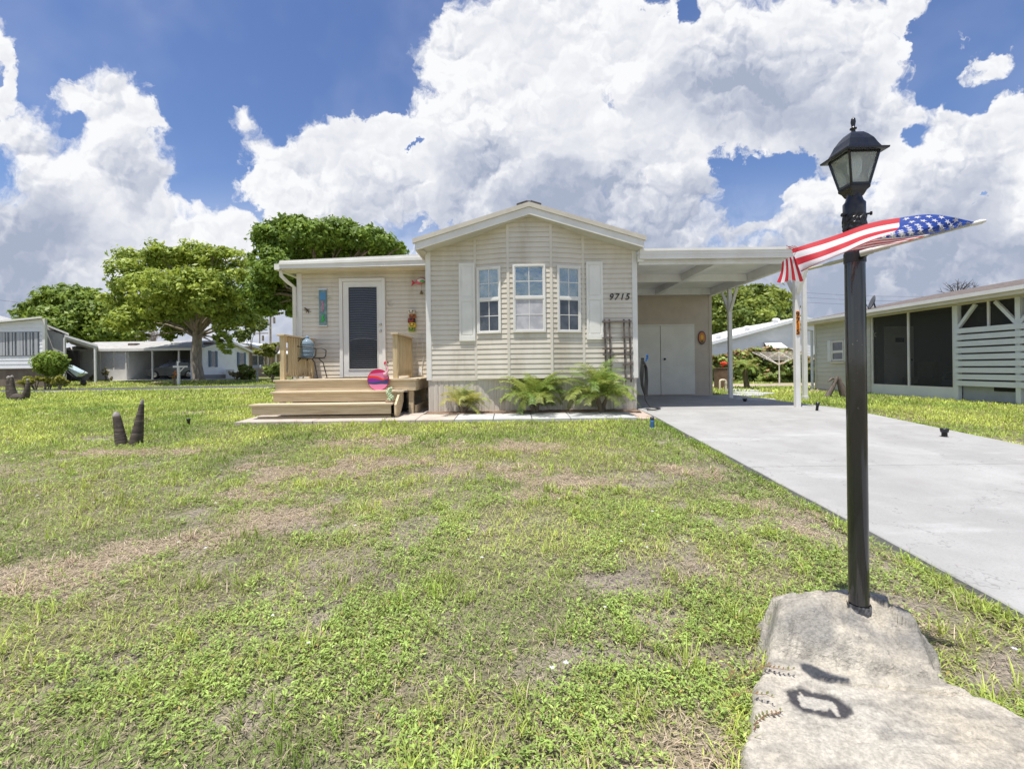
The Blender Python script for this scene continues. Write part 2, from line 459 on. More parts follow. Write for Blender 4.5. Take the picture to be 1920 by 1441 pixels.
def plain(n, c, r=.5, **k):
    if n not in M: M[n] = mat(n, c, rough=r, **k)
    return M[n]

# ------------------------------------------------------------------ ground colour maps (soil, dead turf, bare sand)
DEAD = [(90,1080,150,38,-8), (280,1025,150,26,-14), (420,985,150,20,-10), (560,965,110,22,-8), (690,990,75,26,0), (790,935,110,18,-6), (640,880,170,28,0), (500,885,60,22,0),
        (900,882,120,15,0), (1260,880,120,17,6), (1330,895,60,14,10), (1090,905,90,13,0), (60,1110,110,26,0), (700,830,160,12,0), (980,840,120,9,0), (250,850,140,9,0), (500,930,120,14,0), (1040,930,120,14,0),(1500,985,120,30,15)]
BARE = [(1075,1222,62,32,0), (690,1130,48,14,0), (590,1155,28,12,0), (830,1095,50,12,-8), (1700,1130,85,24,25), (1800,1160,70,26,25), (1330,1372,40,35,0), (1850,828,90,9,4), (1740,845,60,6,0),
        (380,775,60,5,0), (185,822,50,6,0), (1560,1020,60,18,10), (1880,1235,90,45,20), (1240,830,50,6,0), (1180,1080,90,10,0), (380,1180,40,12,0), (600,1270,50,12,0)]
def patch_map(x, y, lst, z):
    px, py = P2px(x, np.maximum(y, .6), z)
    n = (fbm(x, y, 2.2, 4, 3) - .5) + (fbm(x, y, 7, 3, 13)-.5)*.7
    acc = np.zeros_like(x, dtype=float)
    for cx, cy, rx, ry, rot in lst:
        a = math.radians(rot); c, s = math.cos(a), math.sin(a)
        dx, dy = px-cx, py-cy
        q = np.sqrt(((dx*c+dy*s)/rx)**2 + ((-dx*s+dy*c)/ry)**2)
        acc = np.maximum(acc, np.clip((1.02 - q + n*2.6)/.8, 0, 1))
    return np.where(y > .8, acc, 0)
def lawn_maps(x, y):
    z = gz_np(x, y)
    dead = patch_map(x, y, DEAD, z)
    gen = fbm(x, y, .55, 4, 21)
    dead = np.maximum(dead, np.clip((gen-.66)*6, 0, .8))
    bare = patch_map(x, y, BARE, z)
    gb = fbm(x, y, 1.6, 4, 41)
    near = np.clip((6.5-y)/3, 0, 1)
    bare = np.maximum(bare, np.clip((gb-.64)*6, 0, .6)*near)
    bare = np.maximum(bare, np.clip((fbm(x, y, 3.2, 3, 141)-.64)*9, 0, .8)*np.clip((8-y)/3, 0, 1))
    edge = np.clip(1-np.abs(x-2.35)/.28, 0, 1)*(y < 8.2) + np.clip(1-np.abs(x-6.85)/.35, 0, 1)*(y < 9.8)
    bare = np.maximum(bare, edge*np.clip((fbm(x, y, 1.1, 3, 61)-.40)*4, 0, .9))
    return dead, bare

# ================================================================== GROUND
def build_ground():
    def lines(a, b, step, far, ratio=1.22):
        c = list(np.arange(a, b+1e-6, step)); d = step; p = b
        while p < far: d *= ratio; p += d; c.append(p)
        d = step; p = a; lo = []
        while p > -far: d *= ratio; p -= d; lo.append(p)
        return np.array(lo[::-1] + c)
    xs = lines(-9, 9, .09, 2500); ys = lines(.4, 15, .09, 2500)
    X, Y = np.meshgrid(xs, ys); Z = gz_np(X, Y)
    near = (np.abs(X) < 40) & (Y < 60) & (Y > -5)
    Z = Z + np.where(near, (fbm(X, Y, 1.1, 3, 9)-.5)*.05 - .012, -.02)
    Z = Z - np.where((X > 2.5) & (X < 6.65) & (Y < 14), .05, 0)
    dead, bare = lawn_maps(X, Y)
    n = fbm(X, Y, 3.5, 4, 5)[..., None]; n2 = fbm(X, Y, .25, 3, 15)[..., None]
    green = np.array([.20, .215, .06])*(.75+.5*n) + (n2-.5)*np.array([.07, .04, .0])
    deadc = np.array([.38, .315, .225])*(.75+.5*n)
    soil = np.array([.37, .315, .265])*(.7+.6*n)
    wd = np.clip(dead*.9, 0, 1)[..., None]; wb = np.clip(bare*.85, 0, 1)[..., None]
    nearm = np.clip((10-Y)/5, 0, 1)[..., None]*.5
    c = green*(1-nearm) + (soil*.85)*nearm
    c = c*(1-wd) + deadc*wd
    c = c*(1-wb) + soil*wb
    ny, nx = X.shape
    idx = np.arange(nx*ny).reshape(ny, nx)
    T = np.stack([idx[:-1, :-1], idx[:-1, 1:], idx[1:, 1:], idx[1:, :-1]], -1).reshape(-1, 4)
    m = bpy.data.materials.new('ground_soil'); m.use_nodes = True
    nt = m.node_tree; b = NB(nt); p = nt.nodes['Principled BSDF']; p.inputs['Roughness'].default_value = .95; p.inputs['Specular IOR Level'].default_value = .15
    a = b.n('ShaderNodeAttribute', attribute_name='Col'); tc = b.n('ShaderNodeTexCoord').outputs['Object']
    f1 = b.noise(tc, 60, 4, .7); f2 = b.noise(tc, 9, 4, .6)
    f3 = b.smooth(b.noise(tc, 170, 3, .7), .38, .66)
    v = b.m('ADD', .18, b.m('ADD', b.m('MULTIPLY', b.smooth(f1, .32, .68), .62), b.m('ADD', b.m('MULTIPLY', f2, .4), b.m('MULTIPLY', f3, .42))))
    b.set(p.inputs['Base Color'], b.v('SCALE', a.outputs['Color'], scale=v))
    bm = b.n('ShaderNodeBump'); bm.inputs['Strength'].default_value = .9; bm.inputs['Distance'].default_value = .03
    b.set(bm.inputs['Height'], f1); nt.links.new(bm.outputs[0], p.inputs['Normal'])
    o = fast_mesh('ground', np.stack([X, Y, Z], -1), T, m, c, smooth=True)
    tag(o, kind='structure')
build_ground()

def sheet(name, poly, dz, m, kind='structure', thick=.06, sub=0):
    """slab following the ground: poly of (x,y) -> top at gz+dz"""
    mb = MB(); n = len(poly)
    top = [(x, y, gz(x, y)+dz) for x, y in poly]; bot = [(x, y, gz(x, y)+dz-thick) for x, y in poly]
    mb.add(top+bot, [tuple(range(n))] + [(i, n+i, n+(i+1) % n, (i+1) % n) for i in range(n)])
    return tag(mb.build(name, m), kind=kind)
# driveway: long concrete slab following the slope
def build_driveway():
    m = M['concrete'].copy(); m.name = 'driveway_concrete'; nt = m.node_tree; b = NB(nt); p = nt.nodes['Principled BSDF']
    old = p.inputs['Base Color'].links[0].from_socket
    tc = b.n('ShaderNodeTexCoord').outputs['Object']
    st = b.smooth(b.noise(b.v('MULTIPLY', tc, (.5, 2.2, 1)), 1.4, 5, .6), .55, .75)
    c = b.mix(b.m('MULTIPLY', st, .45), old, (.56, .56, .55, 1))
    sp = b.smooth(b.noise(tc, 75, 4, .7), .50, .66)
    c = b.mix(b.m('MULTIPLY', sp, .35), c, (.20, .20, .195, 1))
    sx = b.n('ShaderNodeSeparateXYZ'); b.set(sx.inputs[0], tc)
    for xc in (3.75, 5.35):
        tr = b.m('SUBTRACT', 1.0, b.smooth(b.m('ABSOLUTE', b.m('SUBTRACT', sx.outputs[0], xc)), .05, .38))
        c = b.mix(b.m('MULTIPLY', b.m('MULTIPLY', tr, b.noise(b.v('MULTIPLY', tc, (2, .4, 1)), 3, 4, .6)), .34), c, (.24, .235, .225, 1))
    ck = b.m('SUBTRACT', 1.0, b.smooth(b.m('ABSOLUTE', b.m('SUBTRACT', b.noise(tc, .55, 6, .62), .5)), .0, .0035))
    c = b.mix(b.m('MULTIPLY', ck, .4), c, (.12, .115, .11, 1))
    oil = b.smooth(b.noise(tc, 1.9, 4, .55), .66, .74)
    c = b.mix(b.m('MULTIPLY', oil, .30), c, (.19, .18, .165, 1))
    wr = b.smooth(b.noise(b.v('MULTIPLY', tc, (1, .35, 1)), .9, 4, .6), .60, .75)
    c = b.mix(b.m('MULTIPLY', wr, .35), c, (.36, .31, .26, 1))
    b.set(p.inputs['Base Color'], c)
    mb = MB(); ys = list(np.arange(-6, 1.2, .4)) + list(np.arange(1.25, 9.5, .08)) + [9.5, 13.7]
    joints = [4.35, 9.55]
    xs = [2.60, 6.56]
    for (a, c2) in ((-6, 1.2), (1.206, 5.0), (5.006, 9.15), (9.156, 13.6)):
        yy = [a] + [v for v in ys if a+.05 < v < c2-.05] + [c2]
        n = len(yy)
        vs = []
        for y in yy:
            z = gz(4.5, y) + .035
            e_ = .022*(vnoise(y, 0*y, 1.7, 5)-.5)+.012*(vnoise(y, 0*y, 6.1, 6)-.5)
            vs += [(2.60+e_, y, z-.12), (2.60+e_, y, z-.008), (2.608+e_, y, z), (6.55, y, z), (6.56, y, z-.008), (6.56, y, z-.12)]
        fs = []
        for i in range(n-1):
            for k in range(5): fs.append((i*6+k, i*6+k+1, (i+1)*6+k+1, (i+1)*6+k))
        fs.append((0, 1, 2, 3, 4, 5)); fs.append(tuple((n-1)*6+k for k in range(5, -1, -1)))
        mb.add(vs, fs)
    tag(mb.build('driveway', m), kind='structure')
build_driveway()
# front path in front of the house
M['paver_pink'] = mat('paver_pink', (.50,.44,.38), (.44,.38,.32), 3, .85, .3, 60, c3=(.36,.30,.25), sc3=2)
M['paver_grey'] = mat('paver_grey', (.47,.47,.46), (.40,.40,.40), 3, .85, .3, 60, c3=(.52,.50,.48), sc3=1.2)
M['paver_red'] = mat('paver_red', (.48,.38,.32), (.44,.34,.28), 4, .85, .3, 60)
def build_path():
    mb = MB()
    xs = [-5.0, -3.6, -2.35, -1.75, -1.05, -.35, .35, 1.05, 1.7, 2.25]
    for i in range(len(xs)-1):
        a, b = xs[i]+.006, xs[i+1]-.006
        y0 = 8.18 + R.uniform(-.015, .015); y1 = 8.86 if a > -1.9 else 9.05
        mi = 0 if a < -1.2 else 1
        z0 = gz(0, y0)+.045; z1 = gz(0, y1)+.04
        mb.hexa([(a,y0,z0-.06),(b,y0,z0-.06),(b,y1,z1-.06),(a,y1,z1-.06),(a,y0,z0),(b,y0,z0),(b,y1,z1),(a,y1,z1)], mi)
    mb.hexa([(2.26,8.18,-.08),(2.59,8.18,-.08),(2.59,9.2,-.06),(2.26,9.0,-.06),(2.26,8.18,-.02),(2.59,8.18,-.02),(2.59,9.2,.03),(2.26,9.0,.03)], 2)
    mb.hexa([(-2.3,9.06,-.05),(-1.76,9.06,-.05),(-1.76,10.5,-.02),(-2.3,10.5,-.02),(-2.3,9.06,.02),(-1.76,9.06,.03),(-1.76,10.5,.05),(-2.3,10.5,.04)], 0)
    tag(mb.build('path', [M['paver_pink'], M['paver_grey'], M['paver_red']], bevel=.006), kind='structure')
    mu = mat('mulch', (.16,.105,.07), (.26,.18,.13), 30, .95, .8, 60, c3=(.33,.25,.19), sc3=8)
    vs = []; fs = []; nx, ny = 60, 8
    for j in range(ny+1):
        for i in range(nx+1):
            x = -1.72 + 4.25*i/nx; y = 8.87 + .56*j/ny
            vs.append((x, y, gz(x, y)+.03+R.uniform(0, .018)))
    for j in range(ny):
        for i in range(nx): fs.append((j*(nx+1)+i, j*(nx+1)+i+1, (j+1)*(nx+1)+i+1, (j+1)*(nx+1)+i))
    tag(MB().add(vs, fs).build('mulch_bed', mu), kind='structure')
build_path()
def build_road():
    cl = [(-60, 16.5), (-40, 21.5), (-28, 24.1), (-20, 25.6), (-12, 27.0), (-5, 28.0), (10, 30), (40, 33)]
    def strip(name, off0, off1, dz, m):
        vs = []; fs = []
        pts = []
        for i in range(len(cl)-1):
            for t in np.linspace(0, 1, 6, endpoint=False):
                pts.append((cl[i][0]*(1-t)+cl[i+1][0]*t, cl[i][1]*(1-t)+cl[i+1][1]*t))
        for x, y in pts:
            for o in (off0, off1): vs.append((x, y+o, gz(x, y+o)+dz))
        for i in range(len(pts)-1): fs.append((2*i, 2*i+2, 2*i+3, 2*i+1))
        tag(MB().add(vs, fs).build(name, m), kind='structure')
    strip('road', -1.6, 1.7, .03, M['asphalt'])
    strip('verge', -3.0, -1.62, .022, mat('pale_verge', (.50,.45,.36), (.40,.37,.26), 1.2, .95))
build_road()
# far concrete drive in front of the far house
sheet('pavement', [(-32, 31.2), (-21.6, 31.6), (-21.6, 37.9), (-32, 37.9)], .05, M['concrete'])
sheet('sand', [(7.9, 18.9), (15.5, 19.2), (15.5, 21.6), (8.6, 21.8)], .035, M['sand'])
for i, (px, py, rx, ry) in enumerate([(1392, 733, .55, .25), (1412, 738, .6, .3), (1395, 742, .6, .2), (1416, 750.5, .5, .2)]):
    g = G(px, py); a = [k*math.pi/5 for k in range(10)]
    o = sheet('stepping_stone', [(g.x+rx*math.cos(t)*R.uniform(.8, 1.05), g.y+ry*3*math.sin(t)*R.uniform(.8, 1.05)) for t in a], .04, M['paver_grey'], kind=None)
    tag(o, ['pale flat stepping stone farthest back in the yard path', 'largest pale stepping stone in the middle of the yard path', 'narrow pale stepping stone nearest the left of the yard path', 'pale stepping stone closest to the carport edge'][i], 'stepping stone', 'stepping stones across the back yard')

# ================================================================== SIDING
def clip_poly(poly, za, zb, L):
    out = []; n = len(poly)
    f = lambda p: za + (zb-za)*p[0]/L - p[1]
    for i in range(n):
        p, q = poly[i], poly[(i+1) % n]; a, b = f(p), f(q)
        if a >= 0: out.append(p)
        if (a >= 0) != (b >= 0):
            t = a/(a-b); out.append(tuple(p[k]+(q[k]-p[k])*t for k in range(3)))
    return out
def siding(mb, A, B, nrm, z0, z1, top=None, c=.102, d=.021, mi=0, s0=0.0, s1=None):
    A = Vector((A[0], A[1])); B = Vector((B[0], B[1])); L = (B-A).length; u = (B-A)/L; n = Vector(nrm).normalized()
    if s1 is None: s1 = L
    k = 0
    while z0 + k*c < z1 - 1e-4:
        za = z0 + k*c; zm = min(za + c*.62, z1); zb = min(za + c, z1)
        for (p0, o0, p1, o1) in ((za, d, zm, d*.72), (zm, d*.72, zb, 0.001), (za, 0.0, za+1e-5, d)):
            poly = [(s0, p0, o0), (s1, p0, o0), (s1, p1, o1), (s0, p1, o1)]
            if top: poly = clip_poly(poly, top[0], top[1], L)
            if len(poly) >= 3:
                vs = []
                for s, z, o in poly:
                    q = A + u*s + n*o
                    vs.append((q.x, q.y, z))
                mb.add(vs, [tuple(range(len(vs)))], mi)
        k += 1

# ================================================================== WINDOW
def window(parent, A, u, nrm, w, z0, z1, zs, frame_m, up_m, lo_m, cols=2, rows=2, fr=.036, proud=.05, name='window', low_rows=2):
    """A: xy of the lower left corner (seen from outside), u along wall, nrm outward"""
    A = Vector((A[0], A[1], 0)); u = Vector((u[0], u[1], 0)).normalized(); n = Vector((nrm[0], nrm[1], 0)).normalized(); zz = Vector((0,0,1))
    def bx(mb, s0, s1, za, zb, o0, o1, mi=0):
        p = [A+u*s+n*o+zz*z for z in (za, zb) for (s, o) in ((s0, o1), (s1, o1), (s1, o0), (s0, o0))]
        mb.hexa(p, mi)
    mb = MB()
    bx(mb, -fr, 0, z0-fr, z1+fr, .0, proud); bx(mb, w, w+fr, z0-fr, z1+fr, .0, proud)
    bx(mb, 0, w, z1, z1+fr, .0, proud); bx(mb, 0, w, z0-fr, z0, .0, proud)
    f = mb.build(name, frame_m, parent)
    ms = MB(); k = .022
    bx(ms, 0, w, zs-k, zs+k, .02, proud-.006)
    for (a, b_) in ((z0, zs-k), (zs+k, z1)):
        bx(ms, 0, .02, a, b_, .02, proud-.012); bx(ms, w-.02, w, a, b_, .02, proud-.012)
        bx(ms, .02, w-.02, a, a+.02, .02, proud-.012); bx(ms, .02, w-.02, b_-.02, b_, .02, proud-.012)
    ms.build('sash', frame_m, f)
    mg = MB(); g = .007
    for (a, b_, r) in ((z0+.02, zs-k-.02, low_rows), (zs+k+.02, z1-.02, rows)):
        for i in range(1, cols): bx(mg, w*i/cols-g, w*i/cols+g, a, b_, .0238, .029)
        for j in range(1, r):
            zc = a+(b_-a)*j/r
            for i in range(cols): bx(mg, max(.02, w*i/cols+g), min(w-.02, w*(i+1)/cols-g), zc-g, zc+g, .0238, .0285)
    if mg.v: mg.build('grille', frame_m, f)
    m1 = MB(); bx(m1, .018, w-.018, zs+k-.002, z1-.018, .014, .0235); m1.build('pane', up_m, f)
    m2 = MB(); bx(m2, .018, w-.018, z0+.018, zs-k+.002, .014, .0235); m2.build('pane', lo_m, f)
    return f

# ================================================================== MAIN HOUSE
YF = 9.4; XL, XR = -1.73, 2.57; XC = .375
home = thing('mobile_home', 'beige vinyl sided mobile home with gabled bay window front, the nearest house', 'house', (XC, 14, 0))
EZ, PZ, RY = 3.47, 4.155, 9.0
slope = (PZ-EZ)/2.255
def soff(x): return PZ - .19 - slope*abs(x-XC)          # underside of the roof
def build_home():
    BY = 9.2; b0, b1, b2, b3 = -.738, -.06, .81, 1.488
    ZB = .70
    # solid body
    mb = MB()
    mb.prism([(XL, .02), (XR, .02), (XR, soff(XR)), (XC, soff(XC)), (XL, soff(XL))], (0, YF+.001, 0), (1,0,0), (0,0,1), (0, 13.5, 0), 1)
    zt = soff(b0)
    mb.add([(b0, YF, ZB), (b1, BY, ZB), (b2, BY, ZB), (b3, YF, ZB), (b0, YF, soff(b0)), (b1, BY, soff(b1)), (b2, BY, soff(b2)), (b3, YF, soff(b3)), (XC, BY, soff(XC))],
           [(0,1,5,4), (1,2,6,8,5), (2,3,7,6), (3,2,1,0)], 1)
    Z0 = ZB
    siding(mb, (XL, YF), (b0, YF), (0,-1), Z0, 3.9, (soff(XL), soff(b0)))
    dn = Vector((-(YF-BY), -(b1-b0))).normalized()
    siding(mb, (b0, YF), (b1, BY), dn, Z0, 4.2, (soff(b0), soff(b1)))
    siding(mb, (b1, BY), (XC, BY), (0,-1), Z0, 4.2, (soff(b1), soff(XC)))
    siding(mb, (XC, BY), (b2, BY), (0,-1), Z0, 4.2, (soff(XC), soff(b2)))
    dn2 = Vector(((YF-BY), -(b3-b2))).normalized()
    siding(mb, (b2, BY), (b3, YF), dn2, Z0, 4.2, (soff(b2), soff(b3)))
    siding(mb, (b3, YF), (XR, YF), (0,-1), Z0, 3.9, (soff(b3), soff(XR)))
    siding(mb, (XL, YF+2), (XL, YF), (-1,0), Z0, 3.25)
    siding(mb, (XR, YF), (XR, YF+4.1), (1,0), Z0, 3.25)
    mb.build('wall', [M['siding'], M['siding']], home)
    # trims
    mb = MB()
    def vt(x, y, z0, z1, w=.028, d=.026): mb.box(x-w, x+w, y-d, y+.004, z0, z1)
    for x, y in ((b0, YF), (b1, BY), (b2, BY), (b3, YF)): vt(x, y, ZB-.03, soff(x)-.005)
    mb.pieces('joint_trim', M['siding_light'], home)
    mb = MB()
    for x, sx in ((XL, -1), (XR, 1)):
        z1 = soff(x)
        mb.box(min(x-sx*.075, x+sx*.03), max(x-sx*.075, x+sx*.03), YF-.03, YF+.06, ZB-.02, z1)
    mb.pieces('corner_trim', M['white'], home)
    # skirt with vertical ribs
    mb = MB(); x = XL+.02
    mb.box(XL+.02, XR-.02, YF+.012, YF+.03, -.15, ZB)
    while x < XR-.05:
        w = .105
        mb.add([(x, YF+.010, -.12), (x+.012, YF-.006, -.12), (x+w-.03, YF-.006, -.12), (x+w-.018, YF+.010, -.12),
                (x, YF+.010, ZB), (x+.012, YF-.006, ZB), (x+w-.03, YF-.006, ZB), (x+w-.018, YF+.010, ZB)], [(0,1,5,4), (1,2,6,5), (2,3,7,6)])
        x += w
    mb.box(XR-.012, XR+.0, YF+.03, YF+4.1, -.1, ZB); mb.box(XL, XL+.012, YF+.03, YF+1.2, -.1, ZB)
    mb.build('skirt', M['skirt'], home)
    mb = MB(); mb.box(XL+.06, XR-.06, YF-.022, YF+.008, ZB-.035, ZB+.012)
    mb.build('sill_trim', M['siding_light'], home)
    # roof
    mb = MB(); yb = YF+13.7; th = .06
    for sx in (-1, 1):
        xe = XC+sx*2.255
        a = [(XC, RY-.02, PZ+.03), (xe+sx*.03, RY-.02, EZ+.02), (xe+sx*.03, yb, EZ+.02), (XC, yb, PZ+.03)]
        v = [Vector(p) for p in a]; dn_ = Vector((0,0,-th))
        vs = v+[p+dn_ for p in v]
        mb.add(vs, [(0,1,2,3), (7,6,5,4), (0,4,5,1), (1,5,6,2), (2,6,7,3)] if sx > 0 else [(3,2,1,0), (4,5,6,7), (1,5,4,0), (2,6,5,1), (3,7,6,2)])
    roof = mb.build('roof', M['shingle'], home)
    mb = MB(); mb.tube([(XC, RY+.1, PZ+.055), (XC, yb, PZ+.055)], .05, 6)
    
    for sx in (-1, 1):
        mb.beam((XC+sx*.03, RY+.12, PZ+.045), (XC+sx*.24, RY+.12, PZ+.045-.21*slope), .3, .035)
    mb.build('ridge_cap', M['shingle'], roof)
    # rake fascia: metal edge + white board
    mbe, mbf, mbs = MB(), MB(), MB()
    for sx in (-1, 1):
        xe = XC+sx*2.255
        def P(x, dz, y): return Vector((x, y, PZ - slope*abs(x-XC) + dz))
        for (mb_, d0, d1, y0, y1) in ((mbe, -.062, .028, RY-.045, RY+.03), (mbf, -.205, -.064, RY-.018, RY+.01)):
            x0, x1 = XC, xe + sx*(.05 if mb_ is mbe else .0)
            q = [P(x0, d0, y0), P(x1, d0, y0), P(x1, d0, y1), P(x0, d0, y1), P(x0, d1, y0), P(x1, d1, y0), P(x1, d1, y1), P(x0, d1, y1)]
            mb_.hexa(q if sx > 0 else [q[1], q[0], q[3], q[2], q[5], q[4], q[7], q[6]])
        # side eave fascia
        x0, x1 = sorted((xe-sx*.02, xe+sx*.015))
        mbf.box(x0, x1, RY+.012, yb, EZ-.2, EZ-.04)
        # soffit
        q = [P(XC, -.2, RY+.011), P(xe-sx*.022, -.2, RY+.011), P(xe-sx*.022, -.2, YF+.3), P(XC, -.2, YF+.3)]
        mbs.add(q, [(0,1,2,3)])
        xs_ = sorted((xe-sx*.021, (XL if sx < 0 else XR)))
        mbs.box(xs_[0], xs_[1], YF-.3, yb, EZ-.19, EZ-.175)
    mbe.build('roof_edge', M['roofmetal'], roof); mbf.build('fascia', M['white'], roof); mbs.build('soffit', M['soffit'], roof)
    # bay windows
    uL = Vector((b1-b0, BY-YF)); LL = uL.length; uL /= LL
    uR = Vector((b3-b2, YF-BY)); uR /= uR.length
    def zpx(px, py, y): return W(px, py, y).z
    zt, zm, zb_ = zpx(995, 501, BY), zpx(995, 559, BY), zpx(995, 620, BY)
    s = .07*LL
    a = Vector((b0, YF))+uL*(s+.035)
    window(home, a, uL, dn, .44, zb_, zt, zm, M['white'], M['film'], M['darkglass'])
    window(home, (.07, BY), (1,0), (0,-1), .585, zb_+.005, zt+.02, zm+.01, M['white'], M['film'], M['shade'])
    a = Vector((b2, BY))+uR*.155
    window(home, a, uR, dn2, .44, zb_, zt, zm, M['white'], M['film'], M['darkglass'])
    # shutters
    for px0, px1 in ((861, 891), (1099, 1130)):
        xa, xb = W(px0, 560, YF).x, W(px1, 560, YF).x; z0, z1 = .91+(689.5-638)/F*YF, .91+(689.5-492.5)/F*YF
        mb = MB(); y0 = YF-.052; mb.box(xa, xb, y0+.012, YF-.005, z0, z1)
        zmid = z0+(z1-z0)*.535; f_ = .042
        for (c, d) in ((z0, zmid-.02), (zmid-.02, zmid+.02), (z1, z1)): pass
        mb.box(xa, xa+f_, y0, y0+.014, z0, z1); mb.box(xb-f_, xb, y0, y0+.014, z0, z1)
        for zz_ in ((z0, z0+.11), (zmid-.04, zmid+.04), (z1-.06, z1)): mb.box(xa+f_, xb-f_, y0, y0+.014, *zz_)
        for (c, d) in ((z0+.11, zmid-.04), (zmid+.04, z1-.06)): mb.box(xa+f_+.022, xb-f_-.022, y0+.004, y0+.013, c+.022, d-.022)
        mb.build('shutter', M['shutter'], home, bevel=.004)
    # house number
    numbers('9715', W(1140.5, 562.5, YF), .135, .112, home, M['black'], serif=True)
def numbers(txt, base, h, adv, parent, m, serif=False, vertical=False, name='house_number_digit', y=None):
    for i, ch in enumerate(txt):
        cu = bpy.data.curves.new('digit_curve', 'FONT'); cu.body = ch; cu.size = h*1.38; cu.extrude = .006; cu.shear = .25 if serif else 0
        if serif: cu.offset = .0015
        else: cu.offset = .003
        tmp = bpy.data.objects.new('digit_tmp', cu); COL.objects.link(tmp)
        bpy.context.view_layer.update()
        me = bpy.data.meshes.new_from_object(tmp.evaluated_get(bpy.context.evaluated_depsgraph_get()))
        bpy.data.objects.remove(tmp)
        me.materials.clear(); me.materials.append(m)
        o = bpy.data.objects.new(name, me); COL.objects.link(o); o.parent = parent
        p = Vector(base) + (Vector((0,0,-adv*i)) if vertical else Vector((adv*i, 0, 0)))
        p.y = (y if y is not None else YF-.028)
        me.transform(Matrix.Translation(p-wloc(parent)) @ Matrix.Rotation(math.pi/2, 4, 'X'))
build_home()

